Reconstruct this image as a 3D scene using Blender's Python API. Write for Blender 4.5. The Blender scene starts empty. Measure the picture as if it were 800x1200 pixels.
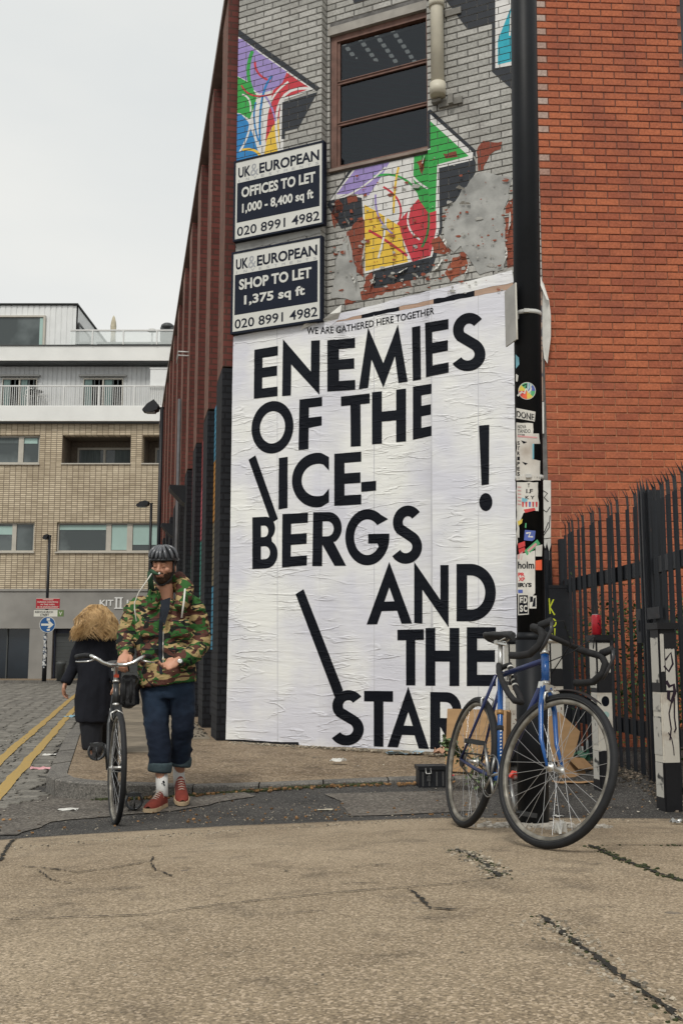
import bpy, bmesh, math, random
from math import sin, cos, pi, radians, atan2, sqrt
from mathutils import Vector, Matrix, noise
from mathutils.geometry import tessellate_polygon
random.seed(7)
S = bpy.context.scene
COL = S.collection
# ------------------------------------------------------------------ camera
PITCH = radians(7.83); CAMZ = 1.05
cam = bpy.data.objects.new('camera', bpy.data.cameras.new('camera'))
COL.objects.link(cam); S.camera = cam
cam.location = (0, 0, CAMZ); cam.rotation_euler = (pi/2+PITCH, 0, 0)
cam.data.sensor_fit = 'VERTICAL'; cam.data.sensor_height = 36; cam.data.lens = 36
cam.data.clip_end = 2000; cam.data.clip_start = .05
S.render.resolution_x = 682; S.render.resolution_y = 1024
# ------------------------------------------------------------------ overcast sky and sun
SUN_EL, SUN_AZ = radians(52), radians(196)     # azimuth of the place the light comes from, clockwise from +Y
W = bpy.data.worlds.new('World'); S.world = W; W.use_nodes = True
nt = W.node_tree; nt.nodes.clear()
N = nt.nodes.new; L = nt.links.new
out = N('ShaderNodeOutputWorld'); mixs = N('ShaderNodeMixShader')
bg1 = N('ShaderNodeBackground'); bg2 = N('ShaderNodeBackground')
sky = N('ShaderNodeTexSky'); sky.sky_type = 'NISHITA'; sky.sun_disc = False
sky.sun_elevation = SUN_EL; sky.sun_rotation = SUN_AZ
L(sky.outputs[0], bg1.inputs[0]); bg1.inputs[1].default_value = .06
tc = N('ShaderNodeTexCoord'); mp = N('ShaderNodeMapping'); mp.inputs['Scale'].default_value = (1, 1, 3)
nz = N('ShaderNodeTexNoise'); nz.inputs['Scale'].default_value = 1.6; nz.inputs['Detail'].default_value = 5
cr = N('ShaderNodeValToRGB')
cr.color_ramp.elements[0].position = .3; cr.color_ramp.elements[0].color = (.80, .83, .83, 1)
cr.color_ramp.elements[1].position = .7; cr.color_ramp.elements[1].color = (.97, .965, .915, 1)
L(tc.outputs['Generated'], mp.inputs[0]); L(mp.outputs[0], nz.inputs[0]); L(nz.outputs[0], cr.inputs[0])
L(cr.outputs[0], bg2.inputs[0]); bg2.inputs[1].default_value = .75
mixs.inputs[0].default_value = .9
L(bg1.outputs[0], mixs.inputs[1]); L(bg2.outputs[0], mixs.inputs[2]); L(mixs.outputs[0], out.inputs[0])
sl = bpy.data.lights.new('sun', 'SUN'); sl.energy = 1.5; sl.angle = radians(14); sl.color = (1, .965, .9)
so = bpy.data.objects.new('sun', sl); COL.objects.link(so)
sdir = Vector((sin(SUN_AZ)*cos(SUN_EL), cos(SUN_AZ)*cos(SUN_EL), sin(SUN_EL)))
so.rotation_euler = sdir.to_track_quat('Z', 'Y').to_euler(); so.location = (0, -5, 12)
S.view_settings.view_transform = 'Standard'; S.view_settings.look = 'None'
S.view_settings.exposure = 0.38; S.view_settings.gamma = 1
# ------------------------------------------------------------------ measuring helpers (photo pixels -> places)
CP, SP = cos(PITCH), sin(PITCH)
CO = Vector((0, 0, CAMZ))
def ray(px, py):
    a = (px-400)/1200; b = (600-py)/1200
    return Vector((a, CP-b*SP, SP+b*CP))
def atY(px, py, Y):
    r = ray(px, py); return CO + r*(Y/r.y)
def atZ(px, py, z=0.):
    r = ray(px, py); return CO + r*((z-CAMZ)/r.z)
def lerp(a, b, t): return a+(b-a)*t
def cl(t, a=0., b=1.): return max(a, min(b, t))
def sstep(t, a, b):
    t = cl((t-a)/(b-a)); return t*t*(3-2*t)
# ------------------------------------------------------------------ materials
MATS = {}
def newmat(name):
    m = bpy.data.materials.new(name); m.use_nodes = True
    n = m.node_tree; p = n.nodes['Principled BSDF']
    return m, n, p
def setin(p, k, v):
    if k in p.inputs: p.inputs[k].default_value = v
def c4(c): return (c[0], c[1], c[2], 1)
def mat(name, col, rough=.6, var=.15, scale=8., bump=0., bscale=None, metal=0., col2=None, thr=None, spec=.4, stretch=(1, 1, 1), detail=5, coord='Object', rnd=0.):
    """plain surface with grain: noise varies the colour and gives fine relief"""
    if name in MATS: return MATS[name]
    m, n, p = newmat(name); A = n.nodes.new; K = n.links.new
    tc = A('ShaderNodeTexCoord'); mp = A('ShaderNodeMapping'); mp.inputs['Scale'].default_value = stretch
    K(tc.outputs[coord], mp.inputs[0])
    nz = A('ShaderNodeTexNoise'); nz.inputs['Scale'].default_value = scale; nz.inputs['Detail'].default_value = detail
    K(mp.outputs[0], nz.inputs[0])
    cr = A('ShaderNodeValToRGB'); e = cr.color_ramp.elements
    if col2 is None:
        e[0].color = c4([x*(1-var) for x in col]); e[1].color = c4([min(1, x*(1+var)) for x in col]); e[0].position = .3; e[1].position = .7
    else:
        t = thr or (.42, .6); e[0].color = c4(col); e[1].color = c4(col2); e[0].position, e[1].position = t
    K(nz.outputs[0], cr.inputs[0])
    last = cr.outputs[0]
    if rnd:
        oi = A('ShaderNodeObjectInfo'); at = A('ShaderNodeAttribute'); at.attribute_name = 'rnd'
        ad = A('ShaderNodeMath'); ad.operation = 'ADD'; K(oi.outputs['Random'], ad.inputs[0]); K(at.outputs['Fac'], ad.inputs[1])
        fr = A('ShaderNodeMath'); fr.operation = 'FRACT'; K(ad.outputs[0], fr.inputs[0])
        mr = A('ShaderNodeMapRange'); mr.inputs[3].default_value = 1-rnd; mr.inputs[4].default_value = 1+rnd*.8
        K(fr.outputs[0], mr.inputs[0])
        mx = A('ShaderNodeVectorMath'); mx.operation = 'SCALE'; K(last, mx.inputs[0]); K(mr.outputs[0], mx.inputs['Scale'])
        last = mx.outputs[0]
    K(last, p.inputs['Base Color'])
    setin(p, 'Roughness', rough); setin(p, 'Metallic', metal); setin(p, 'Specular IOR Level', spec)
    if bump:
        n2 = A('ShaderNodeTexNoise'); n2.inputs['Scale'].default_value = bscale or scale*6; n2.inputs['Detail'].default_value = 6
        K(mp.outputs[0], n2.inputs[0]); b = A('ShaderNodeBump'); b.inputs['Strength'].default_value = 1.; b.inputs['Distance'].default_value = bump
        K(n2.outputs[0], b.inputs['Height']); K(b.outputs[0], p.inputs['Normal'])
    MATS[name] = m; return m
# ------------------------------------------------------------------ object helpers
def tag(o, label=None, cat=None, group=None, kind=None):
    if label: o['label'] = label
    if cat: o['category'] = cat
    if group: o['group'] = group
    if kind: o['kind'] = kind
    return o
def empty(name, loc=(0, 0, 0), rz=0., label=None, cat=None, group=None, kind=None, M=None):
    o = bpy.data.objects.new(name, None); COL.objects.link(o); o.empty_display_size = .1
    if M is not None: o.matrix_world = M
    else: o.location = loc; o.rotation_euler = (0, 0, rz)
    return tag(o, label, cat, group, kind)
def link(name, me, parent=None, m=None, M=None):
    o = bpy.data.objects.new(name, me); COL.objects.link(o)
    if m is not None and not me.materials:
        for k in (m if isinstance(m, (list, tuple)) else [m]): me.materials.append(k)
    if parent is not None: o.parent = parent
    if M is not None: o.matrix_local = M
    return o
class MB:
    """collects shapes into one mesh"""
    def __init__(s): s.v = []; s.f = []; s.mi = []; s.cm = 0; s.r = []; s.cr = 0.; s.sm = []
    def add(s, vs, fs, smooth=False):
        o = len(s.v); s.v += [tuple(x) for x in vs]
        for f in fs: s.f.append([i+o for i in f]); s.mi.append(s.cm); s.r.append(s.cr); s.sm.append(smooth)
        return s
    def box(s, a, b, M=None):
        x0, y0, z0 = a; x1, y1, z1 = b
        vs = [Vector(p) for p in ((x0,y0,z0),(x1,y0,z0),(x1,y1,z0),(x0,y1,z0),(x0,y0,z1),(x1,y0,z1),(x1,y1,z1),(x0,y1,z1))]
        if M is not None: vs = [M @ p for p in vs]
        return s.add(vs, [(0,3,2,1),(4,5,6,7),(0,1,5,4),(1,2,6,5),(2,3,7,6),(3,0,4,7)])
    def cbox(s, c, d, M=None): return s.box([c[i]-d[i]/2 for i in range(3)], [c[i]+d[i]/2 for i in range(3)], M)
    def tube(s, pts, rad, n=10, cap=True, squash=None, closed=False):
        pts = [Vector(p) for p in pts]; m = len(pts)
        if not isinstance(rad, list): rad = [rad]*m
        up = None; rings = []
        for i, p in enumerate(pts):
            if closed: t = pts[(i+1) % m]-pts[i-1]
            else: t = pts[min(i+1, m-1)]-pts[max(i-1, 0)]
            t.normalize()
            if up is None:
                up = Vector((0, 0, 1)) if abs(t.z) < .9 else Vector((0, 1, 0))
            a = t.cross(up); a.normalize(); b = a.cross(t); b.normalize(); up = b
            r = rad[i]; rx, ry = (r if isinstance(r, (list, tuple)) else (r, r))
            rings.append([p + a*(cos(2*pi*k/n)*rx) + b*(sin(2*pi*k/n)*ry) for k in range(n)])
        vs = [q for r in rings for q in r]; fs = []
        for i in range(m if closed else m-1):
            j = (i+1) % m
            for k in range(n): fs.append((i*n+k, i*n+(k+1) % n, j*n+(k+1) % n, j*n+k))
        s.add(vs, fs, True)
        if cap and not closed:
            s.add(rings[0], [tuple(range(n-1, -1, -1))]); s.add(rings[-1], [tuple(range(n))])
        return s
    def lathe(s, prof, n=24, M=None, cap=True):
        vs = []; fs = []
        for r, z in prof:
            for k in range(n):
                p = Vector((r*cos(2*pi*k/n), r*sin(2*pi*k/n), z)); vs.append(M @ p if M is not None else p)
        for i in range(len(prof)-1):
            for k in range(n): fs.append((i*n+k, i*n+(k+1) % n, (i+1)*n+(k+1) % n, (i+1)*n+k))
        s.add(vs, fs, True)
        if cap:
            if prof[0][0] > 1e-6: s.add(vs[:n], [tuple(range(n-1, -1, -1))])
            if prof[-1][0] > 1e-6: s.add(vs[-n:], [tuple(range(n))])
        return s
    def ball(s, c, r, n=12, M=None):
        c = Vector(c); rr = r if isinstance(r, (list, tuple)) else (r, r, r)
        T = Matrix.Translation(c) @ (M if M is not None else Matrix.Identity(4)) @ Matrix.Diagonal((rr[0], rr[1], rr[2], 1))
        prof = [(max(1e-5, sin(pi*i/n)), -cos(pi*i/n)) for i in range(n+1)]
        return s.lathe(prof, n=int(n*1.5), M=T, cap=False)
    def torus(s, c, ax, R, r, n=48, k=10, ry=None):
        ax = Vector(ax).normalized(); a = ax.orthogonal().normalized(); b = ax.cross(a); c = Vector(c)
        vs = []; fs = []
        for i in range(n):
            d = a*cos(2*pi*i/n)+b*sin(2*pi*i/n)
            for j in range(k): vs.append(c + d*(R+r*cos(2*pi*j/k)) + ax*((ry or r)*sin(2*pi*j/k)))
        for i in range(n):
            for j in range(k): fs.append((i*k+j, ((i+1) % n)*k+j, ((i+1) % n)*k+(j+1) % k, i*k+(j+1) % k))
        return s.add(vs, fs, True)
    def prism(s, poly, d, M=None):
        """poly in XY, extruded to z=d"""
        tris = tessellate_polygon([[Vector((p[0], p[1], 0)) for p in poly]])
        n = len(poly); vs = [Vector((p[0], p[1], 0)) for p in poly]+[Vector((p[0], p[1], d)) for p in poly]
        if M is not None: vs = [M @ q for q in vs]
        fs = [tuple(t) for t in tris]+[tuple(i+n for i in t[::-1]) for t in tris]+[(i, (i+1) % n, (i+1) % n+n, i+n) for i in range(n)]
        return s.add(vs, fs)
    def mesh(s, name, m=None, fixn=False, attr=False):
        me = bpy.data.meshes.new(name); me.from_pydata(s.v, [], s.f)
        for k in (m if isinstance(m, (list, tuple)) else ([m] if m else [])): me.materials.append(k)
        me.polygons.foreach_set('material_index', s.mi); me.polygons.foreach_set('use_smooth', s.sm)
        if attr:
            a = me.attributes.new('rnd', 'FLOAT', 'FACE'); a.data.foreach_set('value', s.r)
        if fixn:
            bm = bmesh.new(); bm.from_mesh(me); bmesh.ops.remove_doubles(bm, verts=bm.verts, dist=1e-5); bmesh.ops.recalc_face_normals(bm, faces=bm.faces); bm.to_mesh(me); bm.free()
        me.update(); return me
    def obj(s, name, m, parent=None, M=None, fixn=True, attr=False, kind=None, label=None):
        o = link(name, s.mesh(name, m, fixn, attr), parent, None, M)
        if kind: o['kind'] = kind
        if label: o['label'] = label
        return o
def remeshed(mb, voxel, smooth=6, name='mesh', fac=.5):
    """weld overlapping closed shapes into one continuous skin"""
    me = mb.mesh(name, None, True); o = bpy.data.objects.new(name, me); COL.objects.link(o)
    r = o.modifiers.new('r', 'REMESH'); r.mode = 'VOXEL'; r.voxel_size = voxel
    if smooth:
        q = o.modifiers.new('s', 'SMOOTH'); q.iterations = smooth; q.factor = fac
    dg = bpy.context.evaluated_depsgraph_get(); dg.update()
    res = bpy.data.meshes.new_from_object(o.evaluated_get(dg)); bpy.data.objects.remove(o)
    res.polygons.foreach_set('use_smooth', [True]*len(res.polygons)); return res
def wrinkle(me, amp, sc, seed=0., st=(1, 1, 1)):
    vs = me.vertices; ns = [v.normal.copy() for v in vs]
    for v, n in zip(vs, ns):
        q = Vector((v.co.x*sc*st[0]+seed, v.co.y*sc*st[1], v.co.z*sc*st[2]))
        h = noise.noise(q)+.5*noise.noise(q*2.1)
        h = 1-2*abs(h)
        v.co += n*(amp*h)
    me.update()
def shell(me, cond, off, name, m, parent):
    """a skin-tight patch: the faces of me that satisfy cond, pushed out by off"""
    mp = {}; vs = []; fs = []
    for p in me.polygons:
        if cond(p.center, p.normal):
            f = []
            for i in p.vertices:
                if i not in mp: mp[i] = len(vs); v = me.vertices[i]; vs.append(v.co+v.normal*(off(v.co) if callable(off) else off))
                f.append(mp[i])
            fs.append(f)
    b = MB(); b.add(vs, fs, True)
    return b.obj(name, m, parent)
# ---- flat print (letters, paint): triangles cut to fit the surface below, each layer a hair above the last
_tx = {}
def textmesh(s, bold=.0):
    k = (s, bold)
    if k in _tx: return _tx[k]
    cu = bpy.data.curves.new('t', 'FONT'); cu.body = s; cu.offset = bold; cu.resolution_u = 3
    o = bpy.data.objects.new('t', cu); COL.objects.link(o)
    dg = bpy.context.evaluated_depsgraph_get(); dg.update()
    me = bpy.data.meshes.new_from_object(o.evaluated_get(dg))
    vs = [v.co.copy() for v in me.vertices]; me.calc_loop_triangles(); ts = [tuple(t.vertices) for t in me.loop_triangles]
    bpy.data.objects.remove(o); bpy.data.curves.remove(cu); bpy.data.meshes.remove(me)
    if not vs: return [], []
    x0 = min(v.x for v in vs); x1 = max(v.x for v in vs); y0 = min(v.y for v in vs); y1 = max(v.y for v in vs)
    vs = [((v.x-x0)/(x1-x0), (v.y-y0)/(y1-y0)) for v in vs]
    _tx[k] = (vs, ts, (x1-x0)/(y1-y0)); return _tx[k]
def text_on(mb, s, fn, x0, x1, y0, y1, bold=.01):
    """write s into the box of a surface; fn(x,y)->3D"""
    vs, ts, _ = textmesh(s, bold)
    mb.add([fn(lerp(x0, x1, a), lerp(y0, y1, b)) for a, b in vs], ts)
def tris_of(loops):
    vv = [Vector((p[0], p[1], 0)) for l in loops for p in l]
    t = tessellate_polygon([[Vector((p[0], p[1], 0)) for p in l] for l in loops])
    return [[(vv[i].x, vv[i].y) for i in f] for f in t]
def clip(poly, ax, val, keep):
    o = []; n = len(poly)
    for i in range(n):
        a = poly[i]; b = poly[(i+1) % n]; ia = (a[ax]-val)*keep >= 0; ib = (b[ax]-val)*keep >= 0
        if ia: o.append(a)
        if ia != ib:
            t = (val-a[ax])/(b[ax]-a[ax]); o.append((a[0]+(b[0]-a[0])*t, a[1]+(b[1]-a[1])*t))
    return o
def cliprect(poly, x0, x1, y0, y1):
    for ax, v, k in ((0, x0, 1), (0, x1, -1), (1, y0, 1), (1, y1, -1)):
        poly = clip(poly, ax, v, k)
        if len(poly) < 3: return None
    return poly
def arc(cx, cy, rx, ry, a0, a1, n=20):
    return [(cx+rx*cos(radians(a0+(a1-a0)*i/n)), cy+ry*sin(radians(a0+(a1-a0)*i/n))) for i in range(n+1)]
def stroke(pts, w):
    """outline of a thick line; w a number or a list of widths"""
    n = len(pts); l = []; r = []
    for i in range(n):
        a = pts[max(i-1, 0)]; b = pts[min(i+1, n-1)]; dx, dy = b[0]-a[0], b[1]-a[1]; q = math.hypot(dx, dy) or 1
        h = (w[i] if isinstance(w, (list, tuple)) else w)/2
        l.append((pts[i][0]-dy/q*h, pts[i][1]+dx/q*h)); r.append((pts[i][0]+dy/q*h, pts[i][1]-dx/q*h))
    return l+r[::-1]
def jag(a, b, n, amp, seed=0):
    rg = random.Random(seed); o = []
    for i in range(n+1):
        t = i/n; x = lerp(a[0], b[0], t); y = lerp(a[1], b[1], t)
        if 0 < i < n: x += rg.uniform(-amp, amp); y += rg.uniform(-amp, amp)
        o.append((x, y))
    return o
def rag(poly, amp, step, seed=0):
    """roughen an outline"""
    o = []; n = len(poly)
    for i in range(n):
        a = poly[i]; b = poly[(i+1) % n]; k = max(1, int(math.hypot(b[0]-a[0], b[1]-a[1])/step))
        o += jag(a, b, k, amp, seed+i)[:-1]
    return o
# ------------------------------------------------------------------ palette
M_CONC = None
def ground_mats():
    global M_CONC, M_ASPH, M_PAVE, M_KERB, M_SETT
    def gmat(name, c1, c2, c3, sc1, sc2, bump, rough=.9, speck=None, tread=False):
        m, n, p = newmat(name); A = n.nodes.new; K = n.links.new
        tc = A('ShaderNodeTexCoord')
        a = A('ShaderNodeTexNoise'); a.inputs['Scale'].default_value = sc1; a.inputs['Detail'].default_value = 8; a.inputs['Roughness'].default_value = .65
        b = A('ShaderNodeTexNoise'); b.inputs['Scale'].default_value = sc2; b.inputs['Detail'].default_value = 3
        v = A('ShaderNodeTexVoronoi'); v.inputs['Scale'].default_value = sc2*1.25
        for x in (a, b, v): K(tc.outputs['Object'], x.inputs['Vector'])
        r1 = A('ShaderNodeValToRGB'); r1.color_ramp.elements[0].position = .35; r1.color_ramp.elements[1].position = .65
        r1.color_ramp.elements[0].color = c4(c1); r1.color_ramp.elements[1].color = c4(c2); K(a.outputs[0], r1.inputs[0])
        mx = A('ShaderNodeMix'); mx.data_type = 'RGBA'; mx.blend_type = 'MULTIPLY'; mx.inputs[0].default_value = .75
        r2 = A('ShaderNodeValToRGB'); r2.color_ramp.elements[0].position = .35; r2.color_ramp.elements[1].position = .68
        r2.color_ramp.elements[0].color = (.45, .43, .42, 1); r2.color_ramp.elements[1].color = (1.2, 1.16, 1.12, 1); K(b.outputs[0], r2.inputs[0])
        K(r1.outputs[0], mx.inputs[6]); K(r2.outputs[0], mx.inputs[7])
        # pebbles of the aggregate: some voronoi cells lighter or redder
        mz = A('ShaderNodeMix'); mz.data_type = 'RGBA'; 
        sp = A('ShaderNodeSeparateColor'); K(v.outputs['Color'], sp.inputs[0])
        gt = A('ShaderNodeMath'); gt.operation = 'GREATER_THAN'; gt.inputs[1].default_value = .84; K(sp.outputs[0], gt.inputs[0])
        ml = A('ShaderNodeMath'); ml.operation = 'MULTIPLY'; ml.inputs[1].default_value = .45; K(gt.outputs[0], ml.inputs[0])
        ml.inputs[1].default_value = .5
        lt = A('ShaderNodeMath'); lt.operation = 'LESS_THAN'; lt.inputs[1].default_value = .15; K(sp.outputs[0], lt.inputs[0])
        lq = A('ShaderNodeMath'); lq.operation = 'MULTIPLY'; lq.inputs[1].default_value = .55; K(lt.outputs[0], lq.inputs[0])
        md = A('ShaderNodeMix'); md.data_type = 'RGBA'; K(lq.outputs[0], md.inputs[0]); K(mx.outputs[2], md.inputs[6]); md.inputs[7].default_value = c4([x*.38 for x in c1])
        K(ml.outputs[0], mz.inputs[0]); K(md.outputs[2], mz.inputs[6]); mz.inputs[7].default_value = c4(c3)
        # dark blotches
        d = A('ShaderNodeTexNoise'); d.inputs['Scale'].default_value = 5; d.inputs['Detail'].default_value = 8; K(tc.outputs['Object'], d.inputs[0])
        r3 = A('ShaderNodeValToRGB'); r3.color_ramp.elements[0].position = .54; r3.color_ramp.elements[1].position = .74
        r3.color_ramp.elements[0].color = (1, 1, 1, 1); r3.color_ramp.elements[1].color = (.55, .55, .56, 1); K(d.outputs[0], r3.inputs[0])
        my = A('ShaderNodeMix'); my.data_type = 'RGBA'; my.blend_type = 'MULTIPLY'; my.inputs[0].default_value = .8
        K(mz.outputs[2], my.inputs[6]); K(r3.outputs[0], my.inputs[7])
        # trodden-in gum and oil spots
        vg = A('ShaderNodeTexVoronoi'); vg.inputs['Scale'].default_value = 3.3; K(tc.outputs['Object'], vg.inputs['Vector'])
        sg = A('ShaderNodeSeparateColor'); K(vg.outputs['Color'], sg.inputs[0]); mg = A('ShaderNodeMath'); mg.operation = 'MULTIPLY'; mg.inputs[1].default_value = .085; K(sg.outputs[1], mg.inputs[0])
        lg = A('ShaderNodeMath'); lg.operation = 'LESS_THAN'; K(vg.outputs['Distance'], lg.inputs[0]); K(mg.outputs[0], lg.inputs[1])
        lm = A('ShaderNodeMath'); lm.operation = 'MULTIPLY'; lm.inputs[1].default_value = .55; K(lg.outputs[0], lm.inputs[0])
        mk = A('ShaderNodeMix'); mk.data_type = 'RGBA'; K(lm.outputs[0], mk.inputs[0]); K(my.outputs[2], mk.inputs[6]); mk.inputs[7].default_value = (.06, .06, .062, 1); my = mk
        K(my.outputs[2], p.inputs['Base Color']); setin(p, 'Roughness', rough); setin(p, 'Specular IOR Level', .25)
        bp = A('ShaderNodeBump'); bp.inputs['Distance'].default_value = bump; 
        K(b.outputs[0], bp.inputs['Height'])
        if tread:   # the tamped ribs rolled across the slab
            wv = A('ShaderNodeTexWave'); wv.inputs['Scale'].default_value = 13; wv.inputs['Distortion'].default_value = 2.2; wv.inputs['Detail Scale'].default_value = 3
            mw = A('ShaderNodeMapping'); mw.inputs['Rotation'].default_value = (0, 0, radians(70)); K(tc.outputs['Object'], mw.inputs[0]); K(mw.outputs[0], wv.inputs[0])
            b2 = A('ShaderNodeBump'); b2.inputs['Distance'].default_value = .0035; b2.inputs['Strength'].default_value = .7
            K(wv.outputs[0], b2.inputs['Height']); K(bp.outputs[0], b2.inputs['Normal']); K(b2.outputs[0], p.inputs['Normal'])
        else: K(bp.outputs[0], p.inputs['Normal'])
        MATS[name] = m; return m
    M_CONC = gmat('tamped_concrete', (.275, .218, .148), (.385, .315, .222), (.62, .50, .37), 1.1, 130, .0025)
    MATS['ribbed'] = gmat('ribbed_concrete', (.285, .228, .157), (.395, .325, .232), (.60, .49, .36), 1.4, 130, .002, tread=True)
    M_ASPH = gmat('asphalt', (.042, .041, .040), (.078, .075, .071), (.25, .24, .22), 1.3, 120, .005)
    MATS['asph2'] = gmat('asphalt_old', (.11, .10, .09), (.17, .155, .135), (.3, .28, .24), 2., 60, .006)
    M_PAVE = gmat('pavement_flags', (.20, .15, .10), (.30, .235, .16), (.4, .32, .24), 2.2, 50, .004)
    M_KERB = gmat('kerb_granite', (.15, .145, .135), (.22, .21, .19), (.3, .28, .25), 3, 90, .0012)
    M_SETT = gmat('setts', (.14, .135, .125), (.25, .235, .21), (.35, .33, .3), 2.5, 40, .004)
ground_mats()
SOIL = mat('joint_soil', (.022, .02, .016), .95, .4, 30, .004)
MOSS = mat('moss', (.045, .055, .02), .95, .5, 40, .006)
BLACKP = mat('black_paint', (.008, .009, .012), .5, .35, 3, .001, 30)
WHITEP = mat('dirty_white_paint', (.62, .60, .54), .6, .12, 6, .0006, 40, col2=(.3, .24, .18), thr=(.56, .78))
STEEL = mat('chrome', (.62, .62, .6), .25, .1, 20, metal=1.)
DSTEEL = mat('dull_steel', (.32, .32, .31), .4, .2, 20, metal=.9)
RUBBER = mat('rubber', (.008, .0085, .010), .7, .3, 30, .0006, 120)
# ------------------------------------------------------------------ the lie of the land
def ze(X): return lerp(.05, .105, cl((X+2)/2.6))
EDGE = [(-9, 5.35), (-1.9, 5.68), (-1.3, 5.86), (-.6, 6.0), (0, 6.07), (.6, 6.12), (1.9, 6.08), (9, 6.0)]
def edgeY(X):
    for a, b in zip(EDGE, EDGE[1:]):
        if X <= b[0]: return lerp(a[1], b[1], cl((X-a[0])/(b[0]-a[0])))
    return EDGE[-1][1]
def F(X, Y):      # concrete apron, falling towards the street
    return ze(X)+.072*min(edgeY(X)-Y, 4.0)
def H(X, Y):      # tarmac beyond it
    d = Y-edgeY(X)
    if d <= 0: return F(X, Y)-.012
    a = (ze(X)-.012)*(1-sstep(d, 0, .9)); w = sstep(X, .9, 1.6)
    z = lerp(a, .095+.0*d, w)
    return z+.1*sstep(X, 1.85, 2.2)*sstep(Y, 6.6, 7.4)+.09*sstep(X, 2.2, 3)*0
def facX(Y): return -1.226-.21*(Y-11)
# ground sheet to the horizon
g = MB(); g.box((-400, -60, -.5), (400, 600, -.06)); g.obj('ground', mat('far_ground', (.13, .12, .11), .9, .2, .5), kind='structure')
def sheet(name, xs, ys, fn, m, kind='structure', parent=None, cond=None, sm=True):
    b = MB(); vs = []; idx = {}
    for j, y in enumerate(ys):
        for i, x in enumerate(xs): idx[i, j] = len(vs); vs.append(fn(x, y))
    fs = [(idx[i, j], idx[i+1, j], idx[i+1, j+1], idx[i, j+1]) for j in range(len(ys)-1) for i in range(len(xs)-1) if cond is None or cond(xs[i], ys[j])]
    b.add(vs, fs, sm); return b.obj(name, m, parent, fixn=False, kind=kind)
def rng(a, b, s):
    n = max(1, int(round((b-a)/s))); return [a+(b-a)*i/n for i in range(n+1)]
sheet('road', rng(-14, 9, .2), rng(4.2, 16, .2)+[20, 30, 46], lambda x, y: (x, y, (H(x, y) if y < 12 else 0)+.004*noise.noise((x*3, y*3, 0)) - (.012 if x > facX(y)-1.7 and y > 8.6 and x < 1 else 0)), M_ASPH)
# lighter old tarmac patch beside the kerb
def patch(name, pts_px, z0, dz, m, sub=.12, zf=None, kind='structure', ragg=.0):
    P = [atZ(a, b, z0) for a, b in pts_px]; P = [(p.x, p.y) for p in P]
    if ragg: P = rag(P, ragg, .12, 3)
    x0 = min(p[0] for p in P); x1 = max(p[0] for p in P); y0 = min(p[1] for p in P); y1 = max(p[1] for p in P)
    b = MB(); ts = tris_of([P])
    xs = rng(x0, x1, sub); ys = rng(y0, y1, sub)
    for t in ts:
        ta = min(q[0] for q in t); tb = max(q[0] for q in t); tc_ = min(q[1] for q in t); td = max(q[1] for q in t)
        for i in range(len(xs)-1):
            if xs[i+1] < ta or xs[i] > tb: continue
            for j in range(len(ys)-1):
                if ys[j+1] < tc_ or ys[j] > td: continue
                c = cliprect(t, xs[i], xs[i+1], ys[j], ys[j+1])
                if c: b.add([(q[0], q[1], (zf or H)(q[0], q[1])+.004*noise.noise((q[0]*3, q[1]*3, 0))+dz) for q in c], [tuple(range(len(c)))], True)
    return b.obj(name, m, kind=kind)
patch('tarmac_patch', [(0, 945), (60, 930), (150, 936), (150, 950), (210, 928), (280, 925), (300, 932), (210, 948), (60, 962), (20, 985), (0, 984)], .01, .006, MATS['asph2'], ragg=.02)
patch('tarmac_repair', [(380, 926), (560, 922), (560, 945), (470, 952), (410, 955), (400, 935)], .03, .006, MATS['asph2'], ragg=.015)
# ---- concrete apron: cast bays with real gaps along the cracks and joints
def fxy(px, py):
    # photo pixel -> apron
    r = ray(px, py); t = 3.
    for _ in range(40):
        p = CO+r*t; h = p.z-F(p.x, p.y); t += h/(.30)*.6
        t = max(t, .5)
    return (p.x, p.y)
edgeL = [(x, edgeY(x)) for x in rng(-8, 8, .25)]
J1 = [fxy(*p) for p in [(0, 1010), (5, 1000), (14, 986), (20, 983)]]                       # left joint
crackA = [fxy(*p) for p in [(478, 1043), (490, 1052), (505, 1066), (535, 1067)]]
crackB = [fxy(*p) for p in [(5, 1078), (60, 1077), (125, 1075), (175, 1073), (245, 1062), (310, 1055), (400, 1046), (478, 1041), (540, 1036), (586, 1028)]]
crackC = [fxy(*p) for p in [(532, 996), (548, 1000), (568, 1012), (586, 1028)]]
crackD = [fxy(*p) for p in [(632, 1073), (645, 1082), (668, 1100), (700, 1125), (730, 1148), (762, 1170), (800, 1198)]]
crackE = [fxy(*p) for p in [(690, 991), (702, 996), (722, 1006), (752, 1016), (772, 1024), (800, 1033)]]
crackF = [fxy(*p) for p in [(702, 991), (760, 991), (830, 991)]]
crackG = [fxy(*p) for p in [(25, 1016), (60, 1019), (90, 1023), (130, 1018), (177, 1010), (179, 1004)]]
crackH = [fxy(*p) for p in [(178, 1012), (182, 1020), (202, 1027)]]
crackI = [fxy(*p) for p in [(45, 1020), (60, 1032), (85, 1036)]]
sheet_ap = sheet('concrete_apron', rng(-9, 9, .15), [-3, -2, -1, 0, 1]+rng(1.4, 4.8, .12), lambda x, y: (x, y, F(x, y)+.003*noise.noise((x*2, y*2, 3))), M_CONC)
b = MB(); ys = rng(0, 1, .08); vs = []; xs = rng(-9, 9, .12)
for t in ys:
    for x in xs:
        y = lerp(4.8, edgeY(x), t)+(.02*noise.noise((x*5, 1, 1)) if t == 1 else 0); vs.append((x, y, F(x, y)+.003*noise.noise((x*2, y*2, 3))))
for x in xs: y = edgeY(x)+.02*noise.noise((x*5, 1, 1)); vs.append((x, y, F(x, y)-.05))
n = len(xs)
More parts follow.
